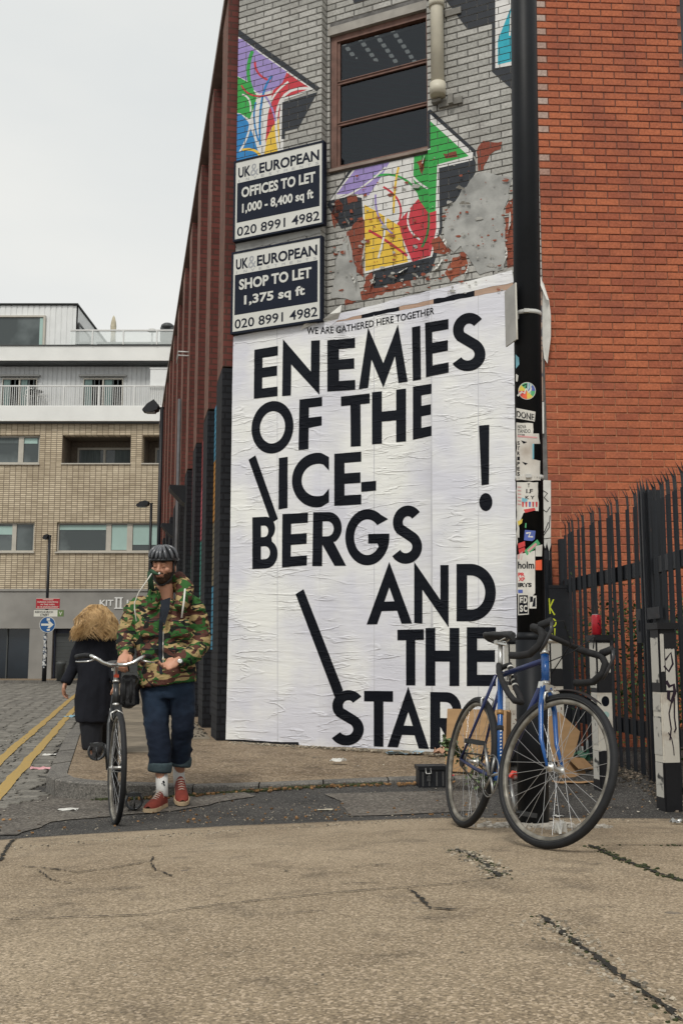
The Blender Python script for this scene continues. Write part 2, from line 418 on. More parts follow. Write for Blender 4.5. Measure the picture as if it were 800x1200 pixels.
b.add(vs, [(j*n+i, j*n+i+1, (j+1)*n+i+1, (j+1)*n+i) for j in range(len(ys)) for i in range(n-1)], True)
b.obj('concrete_apron', MATS['ribbed'], fixn=False, kind='structure')
def crack(line, w, name='crack', m=SOIL, seed=0, amp=.006, parent=None):
    rg = random.Random(seed); P = []
    for a, c in zip(line, line[1:]):
        P += jag(a, c, max(2, int(math.dist(a, c)/.018)), amp, rg.randint(0, 999))[:-1]
    P.append(line[-1]); ws = [w*rg.uniform(.15, 1.9)*(.3 if i in (0, len(P)-1) else 1) for i in range(len(P))]
    o = stroke(P, ws); n = len(P); bb = MB(); vs = [(q[0], q[1], F(q[0], q[1])+.0045+.003*noise.noise((q[0]*2, q[1]*2, 3))) for q in o]
    bb.add(vs, [(i, i+1, 2*n-2-i, 2*n-1-i) for i in range(n-1)])
    return bb.obj(name, m, kind='structure', fixn=True)
for k, (c, w) in enumerate([(J1, .015), (crackA, .010), (crackB, .006), (crackC, .016), (crackD, .011), (crackE, .016), (crackF, .009), (crackG, .009), (crackH, .007), (crackI, .005)]): crack(c, w, seed=k)
for k in range(9):
    a = fxy(random.uniform(150, 700), random.uniform(1010, 1080)); q = (a[0]+random.uniform(-.15, .15), a[1]+random.uniform(-.05, .05)); crack([a, q], .006, seed=50+k)
# crumbs and moss along the cracks
def crumbs(name, line, cnt, spread, smin, smax, m, zf, seed=1, kind='stuff', flat=.6):
    rg = random.Random(seed); bb = MB(); seg = [math.dist(a, c) for a, c in zip(line, line[1:])]; T = sum(seg)
    for _ in range(cnt):
        d = rg.uniform(0, T); i = 0
        while i < len(seg)-1 and d > seg[i]: d -= seg[i]; i += 1
        a, c = line[i], line[i+1]; t = d/max(seg[i], 1e-6)
        x = lerp(a[0], c[0], t)+rg.gauss(0, spread); y = lerp(a[1], c[1], t)+rg.gauss(0, spread); s = rg.uniform(smin, smax)
        R = Matrix.Translation((x, y, zf(x, y)+s*.25)) @ Matrix.Rotation(rg.uniform(0, 6), 4, 'Z') @ Matrix.Rotation(rg.uniform(-.4, .4), 4, 'X')
        bb.cr = rg.random(); p = [(rg.uniform(.6, 1)*sx*s, rg.uniform(.6, 1)*sy*s, sz*s*flat*rg.uniform(.5, 1)) for sz in (-1, 1) for sx, sy in ((-1, -1), (1, -1), (1, 1), (-1, 1))]
        bb.add([R @ Vector(q) for q in p], [(0, 3, 2, 1), (4, 5, 6, 7), (0, 1, 5, 4), (1, 2, 6, 5), (2, 3, 7, 6), (3, 0, 4, 7)])
    o = bb.obj(name, m, attr=True, kind=kind); return o
GRIT = mat('grit', (.3, .26, .2), .9, .3, 30, rnd=.6); LEAFB = mat('brown_leaf', (.22, .12, .05), .8, .4, 10, rnd=.5)
crumbs('moss_in_cracks', crackE, 150, .014, .003, .008, MOSS, F, 3)
crumbs('moss_in_cracks', crackD, 60, .012, .002, .005, MOSS, F, 4)
crumbs('moss_in_cracks', crackC, 110, .02, .003, .006, MOSS, F, 5)
crumbs('moss_in_cracks', crackF, 22, .008, .003, .006, MOSS, F, 5)
crumbs('grit', crackD, 260, .03, .002, .006, GRIT, F, 6); crumbs('grit', crackC, 160, .035, .003, .009, GRIT, F, 7)
crumbs('grit', [(-2, 5.0), (-1, 5.5), (.2, 5.95), (1, 6.0), (2.3, 5.95)], 500, .06, .002, .006, GRIT, F, 8)
crumbs('grit', [(-2.5, 2.8), (2, 2.6)], 260, .7, .0015, .004, GRIT, F, 9)
crumbs('dead_leaf_scraps', [(-2, 6.4), (0, 7), (2, 6.7)], 120, .35, .004, .010, LEAFB, lambda x, y: H(x, y)+.006 if y > edgeY(x) else F(x, y), 11)
crumbs('grit', [(-3, 6.6), (2, 7.2)], 700, .5, .002, .006, GRIT, lambda x, y: H(x, y) if y > edgeY(x) else F(x, y), 12)
# ------------------------------------------------------------------ kerb and side-street pavement
KO = [(facX(Y)-1.7, Y, .12) for Y in (37, 30, 24, 19, 15.5, 13.2)]+[(-3.12, 11.85, .13), (-2.66, 9.83, .13), (-2.36, 8.5, .13), (-2.25, 8.02, .13), (-2.1, 7.72, .13), (-1.88, 7.58, .125), (-1.62, 7.6, .11), (-1.37, 7.7, .09), (-1.1, 7.83, .065), (-.75, 8.05, .045), (-.3, 8.3, .035), (.3, 8.5, .035), (1.0, 8.62, .04), (1.5, 8.66, .05), (1.9, 8.7, .09)]
KO = [Vector(k) for k in KO]
def offs(P, d):
    o = []
    for i, p in enumerate(P):
        t = P[min(i+1, len(P)-1)]-P[max(i-1, 0)]; t.z = 0; t.normalize(); nrm = Vector((-t.y, t.x, 0)); o.append(p+nrm*d)
    return o
KI = offs(KO, .15)
kerb = empty('kerb', (0, 0, 0), kind='structure')
def along(P, s):
    for a, c in zip(P, P[1:]):
        l = (c-a).length
        if s <= l: return a.lerp(c, s/l)
        s -= l
    return P[-1].copy()
tot = sum((a-c).length for a, c in zip(KO, KO[1:])); s = 0; toti = sum((a-c).length for a, c in zip(KI, KI[1:]))
while s < tot-.2:
    ln = .9 if s < tot-9 else .55
    e = min(s+ln-.012, tot); bb = MB(); k = 5; o = []; i_ = []
    for j in range(k+1):
        q = lerp(s, e, j/k); o.append(along(KO, q)); i_.append(along(KI, q/tot*toti))
    vs = []
    dz = random.uniform(-.004, .004)
    for a, c in zip(o, i_):
        dn = (c-a).normalized(); vs += [(a.x, a.y, -.05), (a.x, a.y, a.z-.012+dz), (a.x+dn.x*.015, a.y+dn.y*.015, a.z+dz), (c.x, c.y, c.z+dz), (c.x, c.y, c.z-.1)]
    m5 = 5
    for j in range(k):
        for r in range(4): bb.add([vs[j*m5+r], vs[(j+1)*m5+r], vs[(j+1)*m5+r+1], vs[j*m5+r+1]], [(0, 1, 2, 3)])
    bb.add(vs[:5], [(0, 1, 2, 3, 4)]); bb.add(vs[-5:], [(4, 3, 2, 1, 0)])
    bb.obj('kerb_stone', M_KERB, kerb); s += ln
# pavement surface between the kerb and the walls
WA = Vector((-1.19, 11.0, 0)); WB = Vector((1.94, 9.52, 0))
KI2 = offs(KO, .156)
inner = [Vector((facX(Y)+.3, Y, .125)) for Y in (37, 30, 24, 19, 15.5, 13.2)]+[Vector((facX(11.9)+.2, 11.9, .13)), Vector((-1.1, 11.2, .13)), Vector((-1.05, 11.1, .13)), Vector((-1., 11.1, .13)), Vector((-.95, 11.05, .13))]
inner += [WA.lerp(WB, t)+Vector((0, .1, .13-.04*t)) for t in (.12, .2, .3, .4, .5, .65, .8, 1, 1.05, 1.1)]
vs = []; K_ = 12
for a, c in zip(KI2, inner):
    for j in range(K_+1):
        t = j/K_; p = a.lerp(c, t); p.z += -.002+.006*noise.noise((p.x*2, p.y*2, 9))*(1 if 0 < j < K_ else 0); vs.append(p)
n = K_+1; b = MB(); b.add(vs, [(i*n+j, i*n+j+1, (i+1)*n+j+1, (i+1)*n+j) for i in range(len(KI2)-1) for j in range(K_)], True)
pav = b.obj('pavement', M_PAVE, kind='structure')
def Pz(X, Y):
    best = None
    t = cl((X+2.3)/3.6); return lerp(.131, .06, t)+.03*sstep(Y, 8.6, 10)*t
# flagstone joints: recessed dark lines of soil between the slabs, slabs beside the wall laid one by one
def pjoint(line, w, seed=0, z=None):
    P = []
    for a, c in zip(line, line[1:]): P += jag(a, c, max(2, int(math.dist(a, c)/.08)), .006, seed)[:-1]
    P.append(line[-1]); o = stroke(P, w); n = len(P); bb = MB()
    bb.add([(q[0], q[1], .137 if z is None else z) for q in o], [(i, i+1, 2*n-2-i, 2*n-1-i) for i in range(n-1)]); bb.obj('joint', SOIL, pav)
rg = random.Random(5); fl = MB()
flagm = mat('flag', (.21, .175, .13), .9, .2, 6, .002, 60, rnd=.25)
Y = 9.4; k = 0
while Y < 24:
    L_ = .6
    for c_ in range(2):
        x0 = facX(Y)-.12-.62*(c_+1); x1 = facX(Y)-.12-.62*c_-.012
        if Y < 10.9 and c_ == 0: continue
        bb = MB(); o = (.3 if c_ else 0); bb.add([(x0-.21*o, Y+o, .10), (x1-.21*o, Y+o, .10), (x1-.21*(L_+o)+.002, Y+L_+o-.012, .10), (x0-.21*(L_+o)+.002, Y+L_+o-.012, .10), (x0-.21*o, Y+o, .139), (x1-.21*o, Y+o, .139), (x1-.21*(L_+o), Y+L_+o-.012, .139), (x0-.21*(L_+o), Y+L_+o-.012, .139)], [(4, 5, 6, 7), (0, 1, 5, 4), (1, 2, 6, 5), (2, 3, 7, 6), (3, 0, 4, 7)])
        bb.obj('flagstone', flagm, pav)
    Y += L_; k += 1
for a, c in (((-2.2, 8.35), (-1.55, 8.2)), ((-1.55, 8.2), (-1.2, 7.95)), ((-1.9, 9.0), (-1.3, 8.9)), ((-1.0, 8.9), (-.2, 8.75)), ((-.2, 8.75), (.3, 8.62))): pjoint([a, c], .012, 3, z=Pz((a[0]+c[0])/2, 8.5)+.006)
crumbs('moss_along_kerb', [(-1.75, 7.55), (-1.37, 7.66), (-1.1, 7.79), (-.75, 8.0), (-.3, 8.26), (.3, 8.46)], 1500, .022, .006, .015, MOSS, lambda x, y: H(x, y)+.004, 21)
crumbs('gutter_leaves', [(-1.6, 7.5), (-1.1, 7.75), (-.3, 8.2), (.9, 8.5)], 120, .04, .008, .018, LEAFB, lambda x, y: H(x, y)+.01, 22)
crumbs('wall_foot_dirt', [(-1.2, 10.85), (.3, 10.1), (1.6, 9.4)], 800, .05, .004, .014, GRIT, lambda x, y: .125-.02*cl((x+1)/3), 23)
crumbs('wall_foot_dirt', [(facX(11.3)-.2, 11.3), (facX(24)-.15, 24)], 300, .05, .005, .015, mat('dark_dirt', (.05, .045, .035), .95, .4, 20, rnd=.5), lambda x, y: .138, 24)
# ------------------------------------------------------------------ setts of the side street and the yellow lines
def kx(Y):   # kerb face at this distance
    for a, c in zip(KO, KO[1:]):
        if c.y <= Y <= a.y: return lerp(a.x, c.x, (a.y-Y)/max(a.y-c.y, 1e-6))
    return -2.1
YEL = mat('yellow_line_paint', (.40, .27, .085), .8, .2, 20, .002, 60, col2=(.33, .25, .12), thr=(.58, .72))
road = bpy.data.objects['road']
rg = random.Random(11); far = MB(); near = []
Y = 6.75
while Y < 36:
    h = .10 if Y < 14 else .2 if Y < 22 else .5
    x = kx(Y)-.02 if Y > 7.7 else -2.12-.25*(7.7-Y)
    x -= rg.uniform(0, .1)
    xmin = -3.9-.27*(Y-9) - 1.0 if Y > 8 else -3.9
    while x > xmin-(Y-8)*.12:
        w = rg.choice((.18, .2, .22)) if Y < 14 else .24
        z = H(x-w/2, Y) if Y < 9 else 0.
        if Y < 9.8: near.append((x-w, Y, w, h, z))
        else:
            far.cr = rg.random(); t = .01+rg.uniform(-.002, .003)
            far.add([(x-w+.006, Y+.005, z-.02), (x-.006, Y+.005, z-.02), (x-.006, Y+h-.005, z-.02), (x-w+.006, Y+h-.005, z-.02), (x-w+.01, Y+.01, z+t), (x-.01, Y+.01, z+t), (x-.01, Y+h-.01, z+t), (x-w+.01, Y+h-.01, z+t)], [(4, 5, 6, 7), (0, 1, 5, 4), (1, 2, 6, 5), (2, 3, 7, 6), (3, 0, 4, 7)])
        x -= w
    Y += h
settm = M_SETT
sb = MB(); sb.add([(-.5, -.5, -.03), (.5, -.5, -.03), (.5, .5, -.03), (-.5, .5, -.03), (-.46, -.42, .008), (.46, -.42, .008), (.46, .42, .008), (-.46, .42, .008), (-.42, -.36, .012), (.42, -.36, .012), (.42, .36, .012), (-.42, .36, .012)],
   [(8, 9, 10, 11), (0, 1, 5, 4), (1, 2, 6, 5), (2, 3, 7, 6), (3, 0, 4, 7), (4, 5, 9, 8), (5, 6, 10, 9), (6, 7, 11, 10), (7, 4, 8, 11)], False)
settmat = mat('sett_stone', (.19, .178, .155), .85, .3, 5, .003, 50, rnd=.22)
sme = sb.mesh('sett', settmat)
near.sort(key=lambda q: (q[0]**2+q[1]**2))
for i, (x, y, w, h, z) in enumerate(near):
    if i < 290:
        o = link('sett', sme, road); o.location = (x+w/2, y+h/2, z+rg.uniform(-.003, .004)); o.scale = (w-.008, h-.006, 1); o.rotation_euler = (rg.uniform(-.02, .02), rg.uniform(-.02, .02), rg.uniform(-.02, .02))
    else:
        far.cr = rg.random(); t = .01+rg.uniform(-.003, .004)
        far.add([(x+.005, y+.005, z-.02), (x+w-.005, y+.005, z-.02), (x+w-.005, y+h-.005, z-.02), (x+.005, y+h-.005, z-.02), (x+.012, y+.012, z+t), (x+w-.012, y+.012, z+t), (x+w-.012, y+h-.012, z+t), (x+.012, y+h-.012, z+t)], [(4, 5, 6, 7), (0, 1, 5, 4), (1, 2, 6, 5), (2, 3, 7, 6), (3, 0, 4, 7)])
far.obj('setts', settmat, road, attr=True, kind='stuff')
for off in (1.98, 2.26):
    bb = MB(); P = []
    for Y in rng(6.7, 34, .1):
        x = facX(Y)-off+.02*noise.noise((Y*1.3, off, 0)); P.append((x, Y))
    n = len(P)
    vs = []
    for x, Y in P:
        w = .05*(1+.25*noise.noise((Y*4, off*3, 2))); z = (H(x, Y) if Y < 9 else 0)+.0175
        vs += [(x-w, Y, z), (x+w, Y, z)]
    bb.add(vs, [(2*i, 2*i+1, 2*i+3, 2*i+2) for i in range(n-1)], True)
    bb.obj('yellow_line', YEL, road)
# far end: cross street and its pavement
fp = MB(); fp.box((-60, 35.6, -.05), (20, 38.4, .11)); fp.obj('far_pavement', M_PAVE, kind='structure')
fk = MB(); fk.box((-60, 35.45, -.05), (20, 35.596, .12)); fk.obj('far_kerb', M_KERB, kind='structure')
# ------------------------------------------------------------------ corner building, poster wall
U = (WB-WA).normalized(); NN = Vector((U.y, -U.x, 0)); WL = (WB-WA).length
def gp(u, z, d=0.): return Vector((WA.x+U.x*u+NN.x*d, WA.y+U.y*u+NN.y*d, z))
def onplane(px, py, d=0.):
    r = ray(px, py); o = WA+NN*d; t = (o-CO).dot(NN)/r.dot(NN) if True else 0
    o2 = Vector((o.x-CO.x, o.y-CO.y, 0)); t = o2.dot(NN)/r.dot(NN); p = CO+r*t
    return ((p-WA).dot(U), p.z)
u1 = onplane(376.5, 200)[0]; u2 = onplane(504.5, 450)[0]; RD = .12
def behind(u, z, d):       # wall point seen through the front plane's (u,z)
    p = gp(u, z); r = p-CO; o = WA+NN*d; o2 = Vector((o.x, o.y, 0)); t = o2.dot(NN)/r.dot(NN); q = CO+r*t
    return ((q-WA).dot(U), q.z)
def atret(u, z):           # on the return face u = u1
    p = gp(u, z); r = p-CO; t = (Vector((WA.x, WA.y, 0))+U*u1).dot(U)/r.dot(U); q = CO+r*t
    return (q-WA).dot(NN), q.z
# P0-u at which the recessed plane starts to show
q = gp(u1, 4, -RD); r = q-CO; t = WA.dot(NN)/r.dot(NN); u1b = ((CO+r*t)-WA).dot(U)
GREY = dict(m='grey')
def brickmat(name, c1, c2, dirt, rnd=.25, bump=.003, dirtthr=(.55, .75), rough=.85):
    m, n, p = newmat(name); A = n.nodes.new; K = n.links.new
    tc = A('ShaderNodeTexCoord'); geo = A('ShaderNodeNewGeometry')
    a = A('ShaderNodeTexNoise'); a.inputs['Scale'].default_value = 2.2; a.inputs['Detail'].default_value = 7; K(geo.outputs['Position'], a.inputs[0])
    f = A('ShaderNodeTexNoise'); f.inputs['Scale'].default_value = 45; f.inputs['Detail'].default_value = 5; K(geo.outputs['Position'], f.inputs[0])
    oi = A('ShaderNodeObjectInfo'); at = A('ShaderNodeAttribute'); at.attribute_name = 'rnd'
    ad = A('ShaderNodeMath'); ad.operation = 'ADD'; K(oi.outputs['Random'], ad.inputs[0]); K(at.outputs['Fac'], ad.inputs[1])
    fr = A('ShaderNodeMath'); fr.operation = 'FRACT'; K(ad.outputs[0], fr.inputs[0])
    cm = A('ShaderNodeValToRGB'); cm.color_ramp.elements[0].color = c4(c1); cm.color_ramp.elements[1].color = c4(c2); K(fr.outputs[0], cm.inputs[0])
    cr = A('ShaderNodeValToRGB'); cr.color_ramp.elements[0].position, cr.color_ramp.elements[1].position = dirtthr; cr.color_ramp.elements[0].color = (0, 0, 0, 1); cr.color_ramp.elements[1].color = (1, 1, 1, 1)
    K(a.outputs[0], cr.inputs[0]); mx = A('ShaderNodeMix'); mx.data_type = 'RGBA'; sc = A('ShaderNodeMath'); sc.operation = 'MULTIPLY'; sc.inputs[1].default_value = .6; K(cr.outputs[0], sc.inputs[0])
    K(sc.outputs[0], mx.inputs[0]); K(cm.outputs[0], mx.inputs[6]); mx.inputs[7].default_value = c4(dirt)
    r2 = A('ShaderNodeMapRange'); r2.inputs[1].default_value = .3; r2.inputs[2].default_value = .7; r2.inputs[3].default_value = 1-rnd; r2.inputs[4].default_value = 1+rnd*.6; K(f.outputs[0], r2.inputs[0])
    vm = A('ShaderNodeVectorMath'); vm.operation = 'SCALE'; K(mx.outputs[2], vm.inputs[0]); K(r2.outputs[0], vm.inputs['Scale'])
    K(vm.outputs[0], p.inputs['Base Color']); setin(p, 'Roughness', rough); setin(p, 'Specular IOR Level', .3)
    b = A('ShaderNodeBump'); b.inputs['Distance'].default_value = bump; K(f.outputs[0], b.inputs['Height']); K(b.outputs[0], p.inputs['Normal'])
    MATS[name] = m; return m
GB = brickmat('grey_painted_brick', (.33, .325, .30), (.47, .46, .43), (.20, .18, .165), rnd=.22)
RB = brickmat('red_brick', (.34, .098, .052), (.47, .145, .068), (.24, .078, .052), rnd=.22, dirtthr=(.46, .68))
XB = brickmat('bare_brick', (.22, .06, .04), (.33, .095, .05), (.12, .04, .03), rnd=.25)
GMORT = mat('grey_mortar', (.13, .125, .12), .95, .35, 12, .003, 60)
bld = empty('corner_building', (0, 0, 0), label='tall corner building with a grey painted brick gable behind the big poster and murals', cat='building')
TOP = 8.8
b = MB()
def gbox(mb, ua, ub, za, zb, da, db):
    P = [gp(ua, za, da), gp(ub, za, da), gp(ub, za, db), gp(ua, za, db), gp(ua, zb, da), gp(ub, zb, da), gp(ub, zb, db), gp(ua, zb, db)]
    return mb.add(P, [(0, 3, 2, 1), (4, 5, 6, 7), (0, 1, 5, 4), (1, 2, 6, 5), (2, 3, 7, 6), (3, 0, 4, 7)])
# window opening in the recessed bay
wu0 = onplane(388, 100, -RD-.03)[0]; wz0 = onplane(396, 199, -RD-.03)[1]; wz1 = onplane(389, 44, -RD-.03)[1]; wu1 = u2-.0
BT = .008     # bricks stand this proud of the mortar
b = MB()
gbox(b, 0.004, u1-BT, 0, TOP, -BT, -.4); gbox(b, u2+.002, WL, 0, TOP, -BT, -.4)
gbox(b, u1-.003-BT, u2+.004, 0, wz0-.002, -RD-BT, -.4); gbox(b, u1-.003-BT, u2+.004, wz1+.1, TOP, -RD-BT, -.4); gbox(b, u1-.003-BT, wu0-.004, wz0-.002, wz1+.1, -RD-BT, -.4)
wall = b.obj('gable_wall', GMORT, bld)
# bricks one by one
CH, BW = .075, .225
ZB0 = 4.3; NCRS = int((TOP-ZB0)/CH)
def brickmesh(name, w, h, t, m, c=.004):
    bb = MB(); bb.add([(0, 0, 0), (w, 0, 0), (w, 0, h), (0, 0, h), (0, t-c, 0), (w, t-c, 0), (w, t-c, h), (0, t-c, h), (c, t, c), (w-c, t, c), (w-c, t, h-c), (c, t, h-c)],
      [(8, 9, 10, 11), (4, 5, 9, 8), (5, 6, 10, 9), (6, 7, 11, 10), (7, 4, 8, 11), (0, 1, 5, 4), (1, 2, 6, 5), (2, 3, 7, 6), (3, 0, 4, 7)]); return bb.mesh(name, m)
def lattice(ua, ub, z0, ncr, off0=0., J=.010):
    out = []
    for c in range(ncr):
        z = z0+c*CH; u = ua-(BW/2 if (c+off0) % 2 else 0)
        while u < ub-.01:
            a = max(u, ua); e = min(u+BW-J, ub)
            if e-a > .03: out.append((a, e, z, z+CH-J))
            u += BW
    return out
bays = [(0.0, u1, 0.), (u1+.004, u2, -RD), (u2, WL, 0.)]
LAT = []
for bi, (ua, ub, d) in enumerate(bays):
    L_ = []
    for r_ in lattice(ua, ub, ZB0, NCRS, bi):
        a, e, z, y = r_
        if bi == 1 and z < wz1+.1 and y > wz0-.0:
            if e > wu0:
                if a > wu0-.04: continue
                e = wu0-.004
            if z < wz0-.0: pass
        if bi == 1 and e > wu0 and wz0-CH < z < wz1+.1 and y > wz0: continue
        L_.append((a, e, z, y))
    LAT.append((L_, d))
allb = [(gp((a+e)/2, z, d)-CO, a, e, z, y, d) for L_, d in LAT for a, e, z, y in L_]
posterTop = lambda u: 4.55
allb.sort(key=lambda q: q[0].length)
vis = [q for q in allb if q[3] > 4.45]
Mg = Matrix(((U.x, NN.x, 0, 0), (U.y, NN.y, 0, 0), (0, 0, 1, 0), (0, 0, 0, 1)))
fullme = {}
rg = random.Random(3); stuff = MB(); cnt = 0
for q in allb:
    _, a, e, z, y, d = q; full = abs(e-a-(BW-.010)) < 1e-4; pr = rg.uniform(-.0015, .0015)
    if full and cnt < 290 and z > 4.5:
        if 'g' not in fullme: fullme['g'] = brickmesh('brick', BW-.010, CH-.010, BT, GB)
        p = gp(a, z, d-BT+pr); o = link('brick', fullme['g'], wall); o.matrix_local = Matrix.Translation(p) @ Mg; cnt += 1
    else:
        stuff.cr = rg.random(); c = .004
        P = [gp(a, z, d-BT+pr), gp(e, z, d-BT+pr), gp(e, y, d-BT+pr), gp(a, y, d-BT+pr), gp(a+c, z+c, d+pr), gp(e-c, z+c, d+pr), gp(e-c, y-c, d+pr), gp(a+c, y-c, d+pr)]
        stuff.add(P, [(4, 5, 6, 7), (0, 1, 5, 4), (1, 2, 6, 5), (2, 3, 7, 6), (3, 0, 4, 7)])
# headers on the return of the left bay
for c in range(NCRS):
    z = ZB0+c*CH; stuff.cr = rg.random(); uu = u1
    P = [gp(uu-BT, z, -.002), gp(uu-BT, z, -RD-.001), gp(uu-BT, z+CH-.01, -RD-.001), gp(uu-BT, z+CH-.01, -.002), gp(uu, z+.003, -.003), gp(uu, z+.003, -RD+.001), gp(uu, z+CH-.013, -RD+.001), gp(uu, z+CH-.013, -.003)]
    stuff.add(P, [(4, 5, 6, 7), (0, 1, 5, 4), (1, 2, 6, 5), (2, 3, 7, 6), (3, 0, 4, 7)])
stuff.obj('brick', GB, wall, attr=True, kind='stuff')
# ---- paint and peeled patches: cut to the bricks so that the joints stay open
LAY = [0]
def to_bays(tri):
    """front-plane triangle -> [(bay, polygon in that bay's own (u,z))]"""
    o = []
    c = clip(tri, 0, u1, -1)
    if len(c) > 2: o.append((0, c))
    c = clip(clip(tri, 0, u1, 1), 0, u1b, -1) if tri else []
    if len(c) > 2: o.append((3, [atret(*q) for q in c]))
    c = clip(tri, 0, u1b, 1); c = clip(c, 0, u2, -1) if len(c) > 2 else []
    if len(c) > 2: o.append((1, [behind(q[0], q[1], -RD) for q in c]))
    c = clip(tri, 0, u2, 1)
    if len(c) > 2: o.append((2, c))
    return o
IDX = {}
for bi, (L_, d) in enumerate(LAT):
    for r_ in L_: IDX.setdefault((bi, int(round((r_[2]-ZB0)/CH))), []).append(r_)
def paint(mb, pxpoly, joints=False):
    LAY[0] += 1; off = .0022+.00012*LAY[0]
    P = [onplane(x, y) for x, y in pxpoly]
    for t in tris_of([P]):
        for bi, poly in to_bays(t):
            z0 = min(q[1] for q in poly); z1 = max(q[1] for q in poly)
            if bi == 3:
                mb.add([gp(u1+off, q[1], q[0]) for q in poly], [tuple(range(len(poly)))]); continue
            d = -RD if bi == 1 else 0.
            for c in range(int((z0-ZB0)/CH)-1, int((z1-ZB0)/CH)+1):
                for (a, e, za, zb) in IDX.get((bi, c), []):
                    cc = cliprect(poly, a-.001, e+.001, za-.001, zb+.001)
                    if cc: mb.add([gp(q[0], q[1], d+off) for q in cc], [tuple(range(len(cc)))])
def flatpaint(mb, pxpoly, lift):
    P = [onplane(x, y) for x, y in pxpoly]
    for t in tris_of([P]):
        for bi, poly in to_bays(t):
            if bi == 3: mb.add([gp(u1+lift, q[1], q[0]) for q in poly], [tuple(range(len(poly)))]); continue
            mb.add([gp(q[0], q[1], (-RD if bi == 1 else 0)+lift) for q in poly], [tuple(range(len(poly)))])
PC = {}
def pc(k, c, v=.1):
    PC[k] = mat('mural_'+k, c, .7, v, 14, .001, 60); return PC[k]
pc('white', (.66, .65, .63)); pc('black', (.02, .024, .032)); pc('purple', (.30, .23, .50)); pc('green', (.03, .33, .06)); pc('red', (.50, .035, .05)); pc('yellow', (.72, .47, .05)); pc('blue', (.02, .20, .48)); pc('cyan', (.02, .36, .46)); pc('dgreen', (.03, .2, .05))
def qb(p, n=10):   # smooth curve through three points
    a, b_, c = p; m = (2*b_[0]-(a[0]+c[0])/2, 2*b_[1]-(a[1]+c[1])/2)
    return [((1-t)**2*a[0]+2*t*(1-t)*m[0]+t*t*c[0], (1-t)**2*a[1]+2*t*(1-t)*m[1]+t*t*c[1]) for t in [i/n for i in range(n+1)]]
def mural(name, items):
    LAY[0] = 0
    for it in items:
        k, poly = it[0], it[1]
        if len(it) > 2: poly = stroke(qb(poly) if len(poly) == 3 else poly, it[2])
        g_ = MB(); paint(g_, poly)
        if g_.v: g_.obj(name, PC[k] if k in PC else k, bld)
mural('painted_mural', [
 ('white', [(277, 40), (282, 40), (371, 104), (333, 117), (332, 180), (275, 192)]),
 ('purple', [(276, 45), (284, 46), (304, 62), (336, 84), (331, 98), (322, 105), (304, 110), (297, 105), (290, 95), (276, 88)]),
 ('green', [(275, 88), (292, 97), (301, 112), (300, 118), (293, 140), (282, 133), (275, 132)]),
 ('red', [(336, 85), (364, 104), (329, 116), (327, 140), (318, 150), (311, 168), (314, 135), (320, 106), (331, 97)]),
 ('yellow', [(309, 185), (313, 162), (319, 149), (327, 139), (328, 181)]),
 ('blue', [(275, 133), (283, 134), (291, 143), (298, 162), (305, 186), (275, 192)]),
 ('black', [(331, 120), (372, 108), (350, 150), (334, 154), (334, 163), (330, 163)]),
 ('white', [(369, 105), (329, 118), (328, 182)], 3.), ('black', [(277, 36), (325, 68), (374, 105)], 5.) if False else ('black', [(277, 33), (282, 36), (375, 103), (371, 107), (277, 41)]),
 ('green', [(296, 60), (291, 84), (296, 106)], 4.), ('red', [(299, 72), (303, 86), (317, 95)], 2.5), ('blue', [(319, 89), (307, 118), (305, 170)], 2.5),
 ('red', [(283, 100), (297, 112), (320, 110)], 2.), ('white', [(338, 96), (323, 110), (315, 127)], 2.2), ('white', [(284, 111), (292, 117), (294, 131)], 2.), ('purple', [(311, 113), (318, 125), (323, 142)], 2.2),
 ('blue', [(300, 120), (298, 140), (303, 165)], 2.), ('white', [(294, 140), (290, 160), (281, 178)], 2.2), ('yellow', [(284, 176), (297, 176), (305, 183)], 3.)])
mural('painted_mural', [
 ('black', [(504, 128), (557, 176), (557, 202), (539, 233), (518, 243), (518, 268), (511, 300), (505, 318), (470, 334), (436, 338), (433, 322), (425, 300), (422, 262), (400, 268), (383, 240), (410, 198)]),
 ('white', [(386, 236), (415, 197), (457, 188), (504, 174), (504, 134), (554, 179), (553, 188), (514, 197), (515, 268), (506, 301), (440, 317), (427, 321), (426, 270), (424, 232), (405, 228)]),
 ('purple', [(394, 228), (416, 199), (457, 189), (448, 205), (432, 229), (412, 227)]),
 ('green', [(485, 181), (504, 175), (504, 142), (549, 183), (512, 193), (510, 248), (501, 250), (491, 235), (484, 210)]),
 ('red', [(465, 262), (490, 233), (502, 250), (511, 247), (511, 268), (504, 300), (483, 307), (474, 285)]),
 ('yellow', [(427, 240), (445, 250), (468, 265), (478, 307), (440, 315), (428, 318)]),
 ('purple', [(440, 228), (444, 255), (460, 274)], 2.2), ('green', [(438, 207), (467, 207), (490, 226)], 2.6), ('red', [(449, 219), (467, 236), (468, 258)], 2.4),
 ('yellow', [(467, 196), (463, 218), (461, 250)], 2.4), ('red', [(432, 270), (455, 284), (477, 300)], 3.), ('white', [(452, 250), (450, 275), (443, 303)], 2.4), ('white', [(480, 245), (479, 266), (492, 281)], 2.2),
 ('white', [(480, 198), (486, 210), (501, 221)], 2.4), ('dgreen', [(502, 250), (501, 272), (494, 290)], 2.6), ('white', [(392, 234), (420, 222), (452, 196)], 2.)])
mural('painted_mural', [
 ('black', [(522, 0), (548, 35), (576, 28), (577, -30), (522, -30)]), ('black', [(576, -30), (602, -30), (602, 107), (576, 84)]), ('white', [(580, -30), (603, -30), (603, 76), (580, 80)]),
 ('cyan', [(583, 76), (583, 47), (597, 12), (604, 0), (604, 71)]), ('white', [(600, 8), (598, 24), (597, 42)], 2.), ('black', [(404, -20), (432, -20), (428, 0), (415, 4)])])
